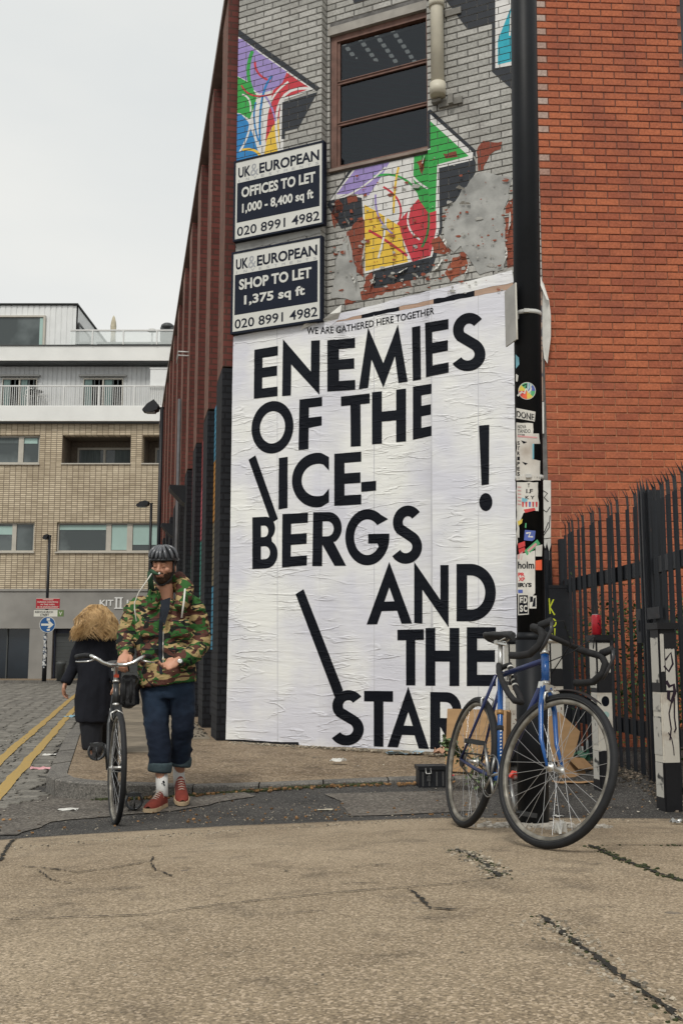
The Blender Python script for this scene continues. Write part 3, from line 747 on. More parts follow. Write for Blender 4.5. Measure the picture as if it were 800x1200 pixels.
mural('bare_brick_patch', [(XB, rag(p, 1.6, 5, i)) for i, p in enumerate([
 [(388, 250), (396, 228), (402, 240), (392, 268)], [(404, 225), (410, 210), (418, 221), (419, 236), (408, 240)], [(402, 282), (413, 264), (424, 254), (429, 262), (425, 292), (426, 325), (416, 318), (412, 300)],
 [(404, 352), (418, 345), (436, 338), (480, 328), (482, 335), (404, 358)], [(558, 178), (566, 165), (588, 166), (586, 175), (574, 181), (566, 200), (560, 201)], [(506, 280), (516, 276), (531, 286), (527, 297), (508, 296)],
 [(530, 302), (546, 297), (548, 316), (528, 330), (521, 320)], [(592, 243), (601, 232), (604, 312), (594, 314), (591, 275)], [(519, 180), (534, 177), (536, 184), (522, 186)], [(520, 246), (537, 243), (535, 251)], [(488, 190), (498, 186), (494, 204)], [(428, 325), (436, 318), (440, 345), (425, 352)], [(280, 285), (300, 282), (296, 290), (280, 292)]])])
rg = random.Random(31)
def inpoly(x, y, P):
    c = False
    for i in range(len(P)):
        a, b_ = P[i], P[i-1]
        if (a[1] > y) != (b_[1] > y) and x < (b_[0]-a[0])*(y-a[1])/(b_[1]-a[1])+a[0]: c = not c
    return c
LAY[0] = 45; fk = {0: MB(), 1: MB()}
for _ in range(300):
    x, y = rg.uniform(385, 600), rg.uniform(170, 345)
    if rg.random() > cl((y-165)/120): continue
    if 395 < x < 505 and y < 205: continue
    r_ = rg.uniform(.5, 2.6)*(1 if rg.random() < .8 else 1.8); paint(fk[rg.random() < .45], [(x+r_*rg.uniform(.5, 1.7)*cos(a), y+r_*rg.uniform(.4, 1)*sin(a)) for a in [k*pi/3 for k in range(6)]])
fk[0].obj('flaked_paint', XB, bld, kind='stuff'); fk[1].obj('flaked_paint', GB, bld, kind='stuff')
PEEL = mat('torn_grey_poster', (.40, .40, .38), .8, .1, 5, .003, 14, col2=(.24, .24, .23), thr=(.4, .66))
b = MB()
flatpaint(b, rag([(520, 272), (524, 246), (541, 222), (560, 203), (600, 208), (596, 232), (589, 250), (592, 290), (590, 316), (562, 322), (548, 300), (540, 288), (532, 296), (521, 286)], 2, 6, 4), .006)
b.obj('torn_paper', PEEL, bld); b = MB()
flatpaint(b, rag([(396, 300), (408, 276), (413, 300), (421, 335), (424, 352), (388, 350)], 2, 6, 9), .006)
b.obj('torn_paper', PEEL, bld); b = MB()
flatpaint(b, rag([(277, 289), (277, 284), (376, 262), (376, 273), (277, 295)], 1, 6, 19), .005)
b.obj('torn_paper', PEEL, bld)
# curled strips of paper at the torn edges
PAPER2 = mat('old_white_paper', (.62, .61, .57), .8, .12, 9, .002, 30)
b = MB()
rg = random.Random(8)
for (x, y, l, w, an) in [(425, 300, 26, 4, 100), (520, 285, 22, 5, 60), (512, 312, 20, 5, 130), (596, 262, 26, 4, 95), (592, 300, 20, 4, 92), (405, 285, 30, 5, 70), (414, 330, 24, 5, 65), (470, 318, 18, 3, 160), (488, 325, 14, 3, 40), (460, 326, 12, 3, 20), (545, 240, 14, 3, 10), (540, 222, 12, 3, 20), (546, 318, 14, 4, 110), (436, 330, 18, 4, 110), (557, 190, 16, 3, 70), (495, 190, 16, 3, 110), (408, 262, 14, 3, 60)]:
    a = radians(an); u, z = onplane(x, y); s = .0085
    for k in range(6):
        t0, t1 = (k/6-.5)*l*s, ((k+1)/6-.5)*l*s; ww = w*s*(1-abs(k-2.5)/4); ww2 = w*s*(1-abs(k-1.5)/4); h = .012+.02*abs(sin(k))
        P = []
        for t, wi in ((t0, ww), (t1, ww2)):
            P.append((u+cos(a)*t, z-sin(a)*t, .012)); P.append((u+cos(a)*t+sin(a)*wi, z-sin(a)*t+cos(a)*wi, .012+h))
        bd = -RD if u1b < u < u2 else 0
        if bd: P = [(behind(p_[0], p_[1], -RD)[0], behind(p_[0], p_[1], -RD)[1], p_[2]) for p_ in P]
        b.add([gp(p_[0], p_[1], bd+p_[2]) for p_ in P], [(0, 1, 3, 2)], True)
b.obj('paper_curl', PAPER2, bld)
# ---- window
WOOD = mat('brown_window_paint', (.16, .085, .065), .6, .25, 12, .001, 40)
win = empty('sash_window', (0, 0, 0)); win.parent = bld; del_ = win
def wbox(mb, a, e, z0, z1, d0, d1): return gbox(mb, a, e, z0, z1, d1, d0)
fr = MB(); f0 = -RD-.03
gbox(fr, wu0, wu0+.07, wz0, wz1, f0, f0-.08); gbox(fr, wu1-.06, wu1-.001, wz0, wz1, f0, f0-.08); gbox(fr, wu0+.07, wu1-.06, wz1-.07, wz1, f0-.002, f0-.08); gbox(fr, wu0+.07, wu1-.06, wz0, wz0+.045, f0-.002, f0-.08)
frame = fr.obj('frame', WOOD, win)
H3 = (wz1-wz0-.07-.045)/3
for k in (1, 2):
    r = MB(); zz = wz0+.045+H3*k; gbox(r, wu0+.071, wu1-.061, zz-.022, zz+.022, f0-.015, f0-.07); gbox(r, wu0+.071, wu1-.061, zz+.006, zz+.016, f0-.004, f0-.0148); r.obj('glazing_bar', WOOD, win)
r = MB(); gbox(r, wu0+.071, wu0+.1, wz0+.046, wz1-.071, f0-.02, f0-.065); r.obj('stile', WOOD, win)
gm, gn, gpn = newmat('dark_glass'); A = gn.nodes.new; K = gn.links.new
tr = A('ShaderNodeBsdfTransparent'); gl = A('ShaderNodeBsdfGlossy'); gl.inputs['Roughness'].default_value = .06; gl.inputs['Color'].default_value = (.4, .43, .46, 1); tr.inputs[0].default_value = (.5, .52, .55, 1)
ms = A('ShaderNodeMixShader'); ms.inputs[0].default_value = .09; K(tr.outputs[0], ms.inputs[1]); K(gl.outputs[0], ms.inputs[2]); K(ms.outputs[0], gn.nodes['Material Output'].inputs[0])
DGLASS = gm
for k in range(3):
    r = MB(); gbox(r, wu0+.101, wu1-.062, wz0+.045+H3*k+.023*(k > 0), wz0+.045+H3*(k+1)-.023, f0-.04, f0-.044); r.obj('pane', DGLASS, win)
r = MB(); DARK = mat('dark_room', (.06, .062, .07), .9, .3, 2)
gbox(r, wu0-.5, WL-.3, wz0-1.2, wz1+.9, -4.5, -4.6); gbox(r, wu0-.5, WL-.3, wz1+.6, wz1+.7, -.42, -4.5); gbox(r, wu0-.5, WL-.3, wz0-1.2, wz0-1.1, -.42, -4.5); gbox(r, wu0-.6, wu0-.5, wz0-1.2, wz1+.9, -.42, -4.5); gbox(r, WL-.3, WL-.2, wz0-1.2, wz1+.9, -.42, -4.5)
r.obj('room', DARK, bld)
r = MB(); CG = mat('ceiling_tray', (.35, .36, .37), .7, .2, 5)
for k in range(5): gbox(r, wu0-.4+k*.55, wu0-.37+k*.55, wz1+.5, wz1+.53, -.6, -4.4)
for k in range(5): gbox(r, wu0-.5, WL-.32, wz1+.46, wz1+.49, -1-k*.7, -1.04-k*.7)
r.obj('ceiling_grid', CG, bld)
em, en, ep = newmat('strip_light'); setin(ep, 'Base Color', (.7, .7, .6, 1)); setin(ep, 'Emission Color', (1, 1, .85, 1)); setin(ep, 'Emission Strength', .35)
r = MB()
for i in range(4):
    for k in range(11):
        gbox(r, .9+i*.21, .945+i*.21, wz1+.40, wz1+.42, -.75-k*.12, -.80-k*.12)
r.obj('strip_light', em, bld)
# lintel and sill
r = MB(); gbox(r, wu0-.02, u2-.001, wz1+.002, wz1+.1, -RD+.012, -.3); r.obj('lintel', mat('grey_lintel', (.33, .31, .28), .9, .15, 8, .002, 50), bld)
r = MB(); gbox(r, wu0-.02, u2-.001, wz0-.035, wz0-.003, -RD+.03, -.3); r.obj('sill', mat('sill', (.25, .2, .17), .9, .2, 8, .002, 50), bld)
# drainpipe
pipe = empty('drainpipe', (0, 0, 0)); pipe.parent = bld
CREAM = mat('cream_pipe', (.56, .52, .42), .5, .1, 5, .0006, 40)
pu, pz = onplane(512, 60, .09); _, pzb = onplane(512, 112, .09)
b = MB(); c0 = gp(pu, 0, .09)
b.tube([(c0.x, c0.y, pzb), (c0.x, c0.y, TOP)], .068, 20); b.tube([(c0.x, c0.y, pzb-.004), (c0.x, c0.y, pzb+.13)], .082, 20); b.tube([(c0.x, c0.y, pzb+.98), (c0.x, c0.y, pzb+1.06)], .08, 20); b.obj('pipe', CREAM, pipe)
b = MB(); gbox(b, pu-.02, pu+.24, pzb-.1, pzb-.03, .004, .03); gbox(b, pu+.1, pu+.15, pzb-.1, pzb, .03, .07); gbox(b, pu-.08, pu+.02, pzb-.05, pzb-.02, .004, .07); gbox(b, pu+.06, pu+.24, pzb+.9, pzb+.97, .004, .02); b.obj('pipe_bracket', mat('bracket', (.2, .19, .17), .7, .3, 10), pipe)
# ---- street facade with pilasters
FD = Vector((-.21, 1, 0)).normalized(); FN = Vector((-FD.y, FD.x, 0))
def fpt(s, z, d=0.): return Vector((WA.x+FD.x*s+FN.x*d, WA.y+FD.y*s+FN.y*d, z))
def fbox(mb, sa, sb_, za, zb, da, db):
    P = [fpt(sa, za, da), fpt(sb_, za, da), fpt(sb_, za, db), fpt(sa, za, db), fpt(sa, zb, da), fpt(sb_, zb, da), fpt(sb_, zb, db), fpt(sa, zb, db)]
    return mb.add(P, [(0, 3, 2, 1), (4, 5, 6, 7), (0, 1, 5, 4), (1, 2, 6, 5), (2, 3, 7, 6), (3, 0, 4, 7)])
def brickwall_mat(name, c1, c2, mo, rot, bw=.225, bh=.075, ms=.010, offset=.5, bump=.004, soot=(.5, .5, .5), mx_=.4):
    m, n, p = newmat(name); A = n.nodes.new; K = n.links.new
    tc = A('ShaderNodeTexCoord'); mp = A('ShaderNodeMapping'); K(tc.outputs['Object'], mp.inputs[0]); mp.inputs['Rotation'].default_value = rot
    bt = A('ShaderNodeTexBrick'); K(mp.outputs[0], bt.inputs[0]); bt.inputs['Scale'].default_value = 1; bt.inputs['Brick Width'].default_value = bw; bt.inputs['Row Height'].default_value = bh; bt.inputs['Mortar Size'].default_value = ms; bt.offset = offset
    bt.inputs['Color1'].default_value = c4(c1); bt.inputs['Color2'].default_value = c4(c2); bt.inputs['Mortar'].default_value = c4(mo); bt.inputs['Mortar Smooth'].default_value = .1
    nz = A('ShaderNodeTexNoise'); nz.inputs['Scale'].default_value = 1.1; nz.inputs['Detail'].default_value = 8; K(tc.outputs['Object'], nz.inputs[0])
    cr = A('ShaderNodeValToRGB'); cr.color_ramp.elements[0].position = .35; cr.color_ramp.elements[1].position = .7; cr.color_ramp.elements[0].color = c4(soot); cr.color_ramp.elements[1].color = (1.15, 1.15, 1.15, 1); K(nz.outputs[0], cr.inputs[0])
    mx = A('ShaderNodeMix'); mx.data_type = 'RGBA'; mx.blend_type = 'MULTIPLY'; mx.inputs[0].default_value = mx_; K(bt.outputs[0], mx.inputs[6]); K(cr.outputs[0], mx.inputs[7])
    K(mx.outputs[2], p.inputs['Base Color']); setin(p, 'Roughness', .88); setin(p, 'Specular IOR Level', .25)
    iv = A('ShaderNodeMath'); iv.operation = 'SUBTRACT'; iv.inputs[0].default_value = 1; K(bt.outputs['Fac'], iv.inputs[1])
    b = A('ShaderNodeBump'); b.inputs['Distance'].default_value = bump; K(iv.outputs[0], b.inputs['Height']); K(b.outputs[0], p.inputs['Normal']); MATS[name] = m; return m
fa = atan2(FD.y, FD.x)
# object-space mapping: rotate so that X runs along the wall and Y is height
def wallrot(a): # texture x = along, y = z
    R = Matrix.Rotation(radians(-90), 3, 'X') @ Matrix.Rotation(-a, 3, 'Z'); return R.to_euler('XYZ')
FBR = brickwall_mat('facade_brick', (.13, .042, .035), (.19, .062, .045), (.13, .09, .075), wallrot(fa))
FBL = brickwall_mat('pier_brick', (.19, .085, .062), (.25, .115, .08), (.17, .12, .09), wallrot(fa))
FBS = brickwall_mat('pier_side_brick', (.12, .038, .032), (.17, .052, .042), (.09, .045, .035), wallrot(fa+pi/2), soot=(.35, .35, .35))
BKB = brickwall_mat('black_painted_brick', (.014, .015, .018), (.022, .023, .027), (.009, .009, .011), wallrot(fa+pi/2), bump=.008)
PR = .115
b = MB(); fbox(b, .42, 24.4, 0, TOP, -.004, -5); b.obj('street_wall', FBR, bld)
b = MB(); fbox(b, 0.003, 24.4, TOP+.001, TOP+.1, PR+.02, -5); b.obj('coping', mat('coping', (.2, .15, .13), .8, .2, 6), bld)
b = MB(); gbox(b, 0, WL, TOP+.001, TOP+.12, .04, -.4); b.obj('coping', MATS['coping'], bld)
piers = [.06]+[2.1+2.24*k for k in range(10)]
rgp = random.Random(4)
for i, s0 in enumerate(piers):
    w = .72 if i else .7
    P = MB(); fbox(P, s0, s0+w, 4.201, 8.66, PR, -.003)
    side = [k for k, f in enumerate(P.f)]
    P.mi = [0, 0, 0, 1, 0, 1] if False else [0]*6
    # face order: bottom, top, front(da), +s end, back, -s end
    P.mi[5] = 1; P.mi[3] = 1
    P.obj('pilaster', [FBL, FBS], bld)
    Q = MB(); fbox(Q, s0-.004, s0+w+.004, 0.1, 4.2+rgp.uniform(-.04, .04), PR+.004, -.003); Q.obj('black_pier', BKB, bld)
cols = {'sky': (.08, .28, .42), 'orange': (.55, .25, .05), 'teal': (.05, .25, .2), 'pink': (.5, .10, .12), 'lgreen': (.12, .28, .16), 'violet': (.12, .09, .28), 'dred': (.3, .05, .05), 'tan': (.25, .2, .12), 'black': (.02, .02, .024)}
seqs = [['sky', 'orange', 'tan', 'sky', 'black'], ['dred', 'pink', 'teal', 'lgreen', 'black'], ['pink', 'dred', 'lgreen', 'dred', 'black'], ['orange', 'tan', 'lgreen', 'black'], ['orange', 'violet', 'dred', 'black'], ['violet', 'pink', 'violet', 'black'], ['dred', 'pink', 'tan', 'black'], ['teal', 'violet', 'black'], ['dred', 'tan', 'black'], ['violet', 'black']]
for i in range(len(piers)-1):
    sa = piers[i]+.74; sb_ = piers[i+1]-.01; z = 4.2; sq = seqs[i % len(seqs)]
    for j, k in enumerate(sq):
        h = (4.1-.1)/len(sq)*(1 if j else .9); b = MB(); fbox(b, sa, sb_, max(.12, z-h+.01), z, .03, -.003)
        m_ = brickwall_mat('panel_'+k, cols[k], [c*1.2 for c in cols[k]], [c*.35 for c in cols[k]], wallrot(fa)) if 'panel_'+k not in MATS else MATS['panel_'+k]
        b.obj('painted_panel', m_, bld); z -= h
# horn lamps and a cable bracket on the facade
def horn(s0, z, sc):
    t = empty('wall_lamp', (0, 0, 0)); t.parent = bld
    M_ = Matrix(((FN.x, 0, FD.x, 0), (FN.y, 0, FD.y, 0), (FN.z, 1, 0, 0), (0, 0, 0, 1))); M_ = Matrix.Translation(fpt(s0, z, .03)) @ M_
    b = MB(); b.prism([(0, .02*sc), (.27*sc, .03*sc), (.27*sc, -.01*sc), (.10*sc, -.19*sc), (0, -.25*sc)], .34*sc, M_); b.obj('lamp_shade', BLACKP, t)
    b = MB(); b.prism([(-.02, .08*sc), (.0, .08*sc), (.0, -.3*sc), (-.02, -.3*sc)], .3*sc, M_ @ Matrix.Translation((-.001, 0, .02))); b.obj('back_plate', BLACKP, t)
horn(7.05, 3.95, 1.35); horn(11.8, 3.86, 1.25)
b = MB()
for dz in (0, .07): b.tube([fpt(6.9, 6.3+dz, .03), fpt(6.9, 6.3+dz, .30), fpt(7.4, 6.3+dz, .30)], .014, 6)
b.obj('cable_bracket', mat('pale_metal', (.5, .5, .48), .4, .2, 10), bld)
b = MB(); b.tube([fpt(8.9, .2, PR+.05), fpt(8.9, 6, PR+.05)], .035, 8); b.obj('conduit', mat('conduit', (.10, .10, .105), .6, .2, 10), bld)
# ------------------------------------------------------------------ estate agent boards
BD = .07
def board(pts, l1, l2, label):
    P = [onplane(x, y, BD) for x, y in pts]   # TL TR BR BL
    ua = (P[0][0]+P[3][0])/2; ub = (P[1][0]+P[2][0])/2; zt = (P[0][1]+P[1][1])/2; zb = (P[2][1]+P[3][1])/2
    t = empty('letting_board', gp((ua+ub)/2, zb, 0.02), label=label, cat='sign', group='letting boards on the gable wall'); T = t.matrix_world.inverted() if False else Matrix.Translation(-Vector(t.location))
    NAVY = mat('board_navy', (.007, .011, .024), .55, .1, 6, spec=.2); WHT = mat('board_white', (.62, .62, .58), .45, .04, 5)
    def ob(mb, name, m):
        mb.v = [tuple(T @ Vector(v)) for v in mb.v]; return mb.obj(name, m, t)
    fw = .022; b = MB()
    gbox(b, ua, ub, zt-fw, zt, BD, .004); gbox(b, ua, ub, zb, zb+fw, BD, .004); gbox(b, ua, ua+fw, zb+fw, zt-fw, BD, .004); gbox(b, ub-fw, ub, zb+fw, zt-fw, BD, .004); ob(b, 'frame', NAVY)
    b = MB(); gbox(b, ua+fw+.001, ub-fw-.001, zb+fw+.001, zt-fw-.001, BD-.006, .01); ob(b, 'panel', WHT)
    Wd, Hd = ub-ua, zt-zb
    fn = lambda lift: (lambda x, y: gp(ua+Wd*x, zt-Hd*y, BD-.006+lift))
    b = MB(); f = fn(.0015); b.add([f(.04, .775), f(.955, .775), f(.955, .285), f(.04, .285)], [(0, 1, 2, 3)]); ob(b, 'navy_block', NAVY)
    b = MB(); f = fn(.0015); text_on(b, 'UK', f, .05, .19, .225, .095, .03); text_on(b, 'EUROPEAN', f, .29, .95, .225, .095, .03); text_on(b, '020 8991 4982', f, .045, .955, .945, .83, .012); ob(b, 'lettering', NAVY)
    b = MB(); f = fn(.0012); text_on(b, '&', f, .19, .28, .235, .085, 0); 
    for i, c in enumerate('INVESTMENTS'): text_on(b, c, f, .055+i*.0855, .055+i*.0855+(.008 if c == 'I' else .034), .272, .242, 0)
    ob(b, 'lettering', mat('board_grey_text', (.33, .34, .36), .5, .05, 5))
    b = MB(); f = fn(.003); text_on(b, l1[0], f, l1[1], l1[2], .48, .35, .035); text_on(b, l2[0], f, l2[1], l2[2], .70, .555, .03); ob(b, 'lettering', WHT)
board([(274.6, 188.5), (380.2, 164.2), (378, 262.5), (272.5, 283.3)], ('OFFICES TO LET', .09, .91), ('1,000 - 8,400 sq ft', .10, .89), 'upper letting board on the grey wall offering offices to let')
board([(271, 297), (377.5, 274.4), (376, 373), (270.4, 393.8)], ('SHOP TO LET', .09, .89), ('1,375 sq ft', .15, .82), 'lower letting board above the white poster offering a shop to let')
# ------------------------------------------------------------------ the big poster
def wr(u, z):   # gentle buckles of the pasted sheets
    return .0022*noise.noise((u*4, z*13, 1.7))+.0016*noise.noise((u*11, z*34, 4.2))
def pdepth(bi, u, z, lift): return {0: 0., 1: -RD, 2: 0.}[bi]+.010+wr(u, z)+lift
pm, pn, pp = newmat('pasted_paper'); 
def papermat(name, c1, c2, rough, spec=.35, wear=None):
    m, n, p = newmat(name); A = n.nodes.new; K = n.links.new
    geo = A('ShaderNodeNewGeometry'); mp = A('ShaderNodeMapping'); mp.inputs['Rotation'].default_value = wallrot(atan2(U.y, U.x)); K(geo.outputs['Position'], mp.inputs[0])
    m2 = A('ShaderNodeMapping'); m2.inputs['Scale'].default_value = (.9, 5, 1); m2.inputs['Rotation'].default_value = (0, 0, .10); K(mp.outputs[0], m2.inputs[0])
    n1 = A('ShaderNodeTexNoise'); n1.inputs['Scale'].default_value = 1.3; n1.inputs['Detail'].default_value = 4; n1.inputs['Distortion'].default_value = .35; K(m2.outputs[0], n1.inputs[0])
    # creases: where the noise crosses its middle value
    ab = A('ShaderNodeMath'); ab.operation = 'SUBTRACT'; ab.inputs[1].default_value = .5; K(n1.outputs[0], ab.inputs[0]); a2 = A('ShaderNodeMath'); a2.operation = 'ABSOLUTE'; K(ab.outputs[0], a2.inputs[0])
    r1 = A('ShaderNodeMapRange'); r1.inputs[1].default_value = 0; r1.inputs[2].default_value = .03; r1.inputs[3].default_value = 1; r1.inputs[4].default_value = 0; r1.interpolation_type = 'SMOOTHSTEP'; K(a2.outputs[0], r1.inputs[0])
    n2 = A('ShaderNodeTexNoise'); n2.inputs['Scale'].default_value = 4.5; n2.inputs['Detail'].default_value = 5; n2.inputs['Distortion'].default_value = .5; K(m2.outputs[0], n2.inputs[0])
    ab2 = A('ShaderNodeMath'); ab2.operation = 'SUBTRACT'; ab2.inputs[1].default_value = .5; K(n2.outputs[0], ab2.inputs[0]); a3 = A('ShaderNodeMath'); a3.operation = 'ABSOLUTE'; K(ab2.outputs[0], a3.inputs[0])
    r2 = A('ShaderNodeMapRange'); r2.inputs[1].default_value = 0; r2.inputs[2].default_value = .02; r2.inputs[3].default_value = .22; r2.inputs[4].default_value = 0; K(a3.outputs[0], r2.inputs[0])
    ad = A('ShaderNodeMath'); K(r1.outputs[0], ad.inputs[0]); K(r2.outputs[0], ad.inputs[1])
    # creases come and go
    n4 = A('ShaderNodeTexNoise'); n4.inputs['Scale'].default_value = 1.9; n4.inputs['Detail'].default_value = 2; K(mp.outputs[0], n4.inputs[0])
    r4 = A('ShaderNodeMapRange'); r4.inputs[1].default_value = .42; r4.inputs[2].default_value = .6; K(n4.outputs[0], r4.inputs[0])
    ml = A('ShaderNodeMath'); ml.operation = 'MULTIPLY'; K(ad.outputs[0], ml.inputs[0]); K(r4.outputs[0], ml.inputs[1])
    ad2 = A('ShaderNodeMath'); K(ml.outputs[0], ad2.inputs[0]); 
    s3 = A('ShaderNodeMath'); s3.operation = 'MULTIPLY'; s3.inputs[1].default_value = .9; K(n2.outputs[0], s3.inputs[0]); K(s3.outputs[0], ad2.inputs[1])
    bp = A('ShaderNodeBump'); bp.inputs['Distance'].default_value = .006; bp.inputs['Strength'].default_value = 1; K(ad2.outputs[0], bp.inputs['Height']); K(bp.outputs[0], p.inputs['Normal'])
    n3 = A('ShaderNodeTexNoise'); n3.inputs['Scale'].default_value = 1.4; n3.inputs['Detail'].default_value = 6; K(mp.outputs[0], n3.inputs[0])
    cr = A('ShaderNodeValToRGB'); cr.color_ramp.elements[0].position = .38; cr.color_ramp.elements[1].position = .62; cr.color_ramp.elements[0].color = c4(c1); cr.color_ramp.elements[1].color = c4(c2); K(n3.outputs[0], cr.inputs[0])
    last = cr.outputs[0]
    if wear:
        nw = A('ShaderNodeTexNoise'); nw.inputs['Scale'].default_value = 9; nw.inputs['Detail'].default_value = 10; nw.inputs['Roughness'].default_value = .8; K(m2.outputs[0], nw.inputs[0])
        rw = A('ShaderNodeMapRange'); rw.inputs[1].default_value = .72; rw.inputs[2].default_value = .75; K(nw.outputs[0], rw.inputs[0])
        mw = A('ShaderNodeMix'); mw.data_type = 'RGBA'; K(rw.outputs[0], mw.inputs[0]); K(last, mw.inputs[6]); mw.inputs[7].default_value = c4(wear); last = mw.outputs[2]
    K(last, p.inputs['Base Color']); setin(p, 'Roughness', rough); setin(p, 'Specular IOR Level', spec); MATS[name] = m; return m
PAPER = papermat('poster_paper', (.66, .66, .72), (.82, .82, .785), .7)
INK = papermat('poster_ink', (.004, .005, .009), (.008, .010, .015), .6, .12, wear=(.22, .22, .22))
PINK2 = papermat('old_poster_strip', (.45, .30, .22), (.38, .27, .2), .7)
PBR = .30   # the paper bridges the inner corner of the recess over this width
def pmap(u0, z0, lift, mid=None):
    if mid is None: mid = u1 < u0 < u2
    if not mid: return gp(u0, z0, .010+wr(u0, z0)+lift)
    D = 0.; u, z = u0, z0
    for _ in range(7):
        u, z = behind(u0, z0, -D); D = RD*sstep(u, u1-.02, u1+PBR)
    return gp(u, z, .010-D+wr(u, z)+lift)
def ondecal(mb, loops_px, lift, du=.05, dz=.06, loops_uz=None):
    loops = loops_uz or [[onplane(x, y) for x, y in l] for l in loops_px]
    cuts = sorted({k*du for k in range(-4, 80)}|{u1, u2})
    for t in tris_of(loops):
        a0 = min(q[0] for q in t); a1 = max(q[0] for q in t); z0 = min(q[1] for q in t); z1 = max(q[1] for q in t)
        for ua, ub in zip(cuts, cuts[1:]):
            if ub <= a0 or ua >= a1: continue
            cu = clip(t, 0, ua, 1); cu = clip(cu, 0, ub, -1) if len(cu) > 2 else []
            if len(cu) < 3: continue
            mid = u1 < (ua+ub)/2 < u2; z = math.floor(z0/dz)*dz
            while z < z1:
                c = clip(cu, 1, z, 1); c = clip(c, 1, z+dz, -1) if len(c) > 2 else []
                if len(c) > 2: mb.add([pmap(q[0], q[1], lift, mid) for q in c], [tuple(range(len(c)))], True)
                z += dz
poster = empty('poster', gp(WL/2, .1, 0), label='huge white wheat-pasted poster with bold black words covering the lower gable wall', cat='poster')
PT = Matrix.Translation(-Vector(poster.location))
def pob(mb, name, m, lab=None, fixn=True):
    mb.v = [tuple(PT @ Vector(v)) for v in mb.v]; o = mb.obj(name, m, poster, fixn=fixn); 
    if lab: o['label'] = lab
    return o
b = MB()
outline = [(274, 395), (371, 374.5), (372, 379)]+jag((372, 379), (602, 338), 20, .5, 2)[1:]+[(604, 400), (606, 600), (607, 720), (607, 889)]+jag((607, 889), (351.5, 874.5), 24, .6, 3)[1:]+[(350, 869.5)]+jag((350, 869.5), (265, 866.5), 8, .8, 5)[1:]+[(267, 790), (270.2, 640), (271.6, 540), (273, 440)]
ondecal(b, [outline], 0)
pob(b, 'sheet', PAPER)
b = MB(); ondecal(b, [rag([(380, 389), (386, 372), (425, 361), (484, 346), (600, 317), (602, 331), (505, 352), (430, 368), (396, 376)], .8, 8, 3)], .0035); pob(b, 'sheet', PAPER)
# strips of an older poster between them
strips = [((392, 377), (424, 370), 'tan'), ((424, 370), (468, 361), 'navy'), ((468, 361), (508, 353), 'tan'), ((508, 353), (556, 344), 'navy'), ((556, 344), (601, 335), 'tan')]
for a, c, k in strips:
    b = MB(); ondecal(b, [rag([(a[0], a[1]-4.5), (c[0], c[1]-4.5), (c[0], c[1]+3.5), (a[0], a[1]+(3.5 if a[0] > 400 else 1))], .4, 6, int(a[0]))], .0015); pob(b, 'old_poster_strip', PINK2 if k == 'tan' else INK)
# pale wash, vertical sheet seams
b = MB()
for xa, xb, y0, y1 in [(505, 506.2, 345, 880), (438, 438.8, 365, 878), (325, 325.7, 384, 868), (560, 560.7, 345, 885)]:
    ondecal(b, [[(xa, y0), (xb, y0), (xb+.5, y1), (xa+.5, y1)]], .0012)
pob(b, 'seam', mat('seam', (.55, .55, .58), .8, .1, 5))
def quad(TL, TR, BR, BL):
    def f(x, y): # x 0..1 left-right, y 0..1 bottom-top
        ax = lerp(BL[0], BR[0], x), lerp(BL[1], BR[1], x); bx = lerp(TL[0], TR[0], x), lerp(TL[1], TR[1], x)
        return (lerp(ax[0], bx[0], y), lerp(ax[1], bx[1], y))
    return f
def ringarc(cx, cy, ro, ri, a0, a1, n=28, rx=1., ry=1.):
    return arc(cx, cy, ro*rx, ro*ry, a0, a1, n)+arc(cx, cy, ri*rx, ri*ry, a1, a0, n)
def gl_E(s=.34): return [[(0, 0), (1, 0), (1, .19), (s, .19), (s, .41), (.97, .41), (.97, .61), (s, .61), (s, .81), (1, .81), (1, 1), (0, 1)]]
def gl_F(s=.40): return [[(0, 0), (s, 0), (s, .42), (.98, .44), (.98, .62), (s, .62), (s, .82), (1, .82), (1, 1), (0, 1)]]
def gl_I(): return [[(0, 0), (1, 0), (1, 1), (0, 1)]]
def gl_T(s=.36): return [[(.5-s/2, 0), (.5+s/2, 0), (.5+s/2, .81), (1, .81), (1, 1), (0, 1), (0, .81), (.5-s/2, .81)]]
def gl_H(s=.29): return [[(0, 0), (s, 0), (s, .42), (1-s, .42), (1-s, 0), (1, 0), (1, 1), (1-s, 1), (1-s, .61), (s, .61), (s, 1), (0, 1)]]
def gl_N(s=.24): return [[(0, 0), (s, 0), (s, .58), (1, -.03), (1, 1), (1-s, 1), (1-s, .42), (0, 1.06)]]
def gl_M(): return [[(0, 0), (.19, 0), (.26, .52), (.5, -.04), (.74, .52), (.81, 0), (1, 0), (.80, 1.12), (.5, .42), (.19, 1.12)]]
def gl_A(s=.24, h=.36): return [[(0, 0), (s, 0), (s+.10, .22), (1-s-.10, .22), (1-s, 0), (1, 0), (.5, 1.05)], [(.5, .62), (.5-.11, .38), (.5+.11, .38)]]
def gl_O(): return [arc(.5, .5, .5, .52, 0, 360, 48)[:-1], arc(.5, .5, .30, .32, 0, 360, 40)[:-1]]
def gl_D(s=.27): return [[(0, 0), (.34, 0)]+arc(.34, .5, .66, .5, -90, 90, 30)[1:]+[(0, 1)], [(s, .2), (s, .8)]+arc(.36, .5, .37, .3, 90, -90, 24)]
def gl_C(): return [arc(.72, .5, .72, .52, 60, 300, 36)[0:0]+[(1, .93)]+arc(.68, .5, .68, .52, 80, 280, 36)+[(1, .07), (1, .33)]+arc(.70, .5, .44, .31, 290, 70, 26)+[(1, .67)]]
def gl_G(): return [[(.97, .83)]+arc(.5, .5, .5, .52, 52, 360-8, 44)+[(1, .56), (.52, .56), (.52, .38), (.73, .38)]+arc(.5, .5, .30, .33, -32, -318, 34)]
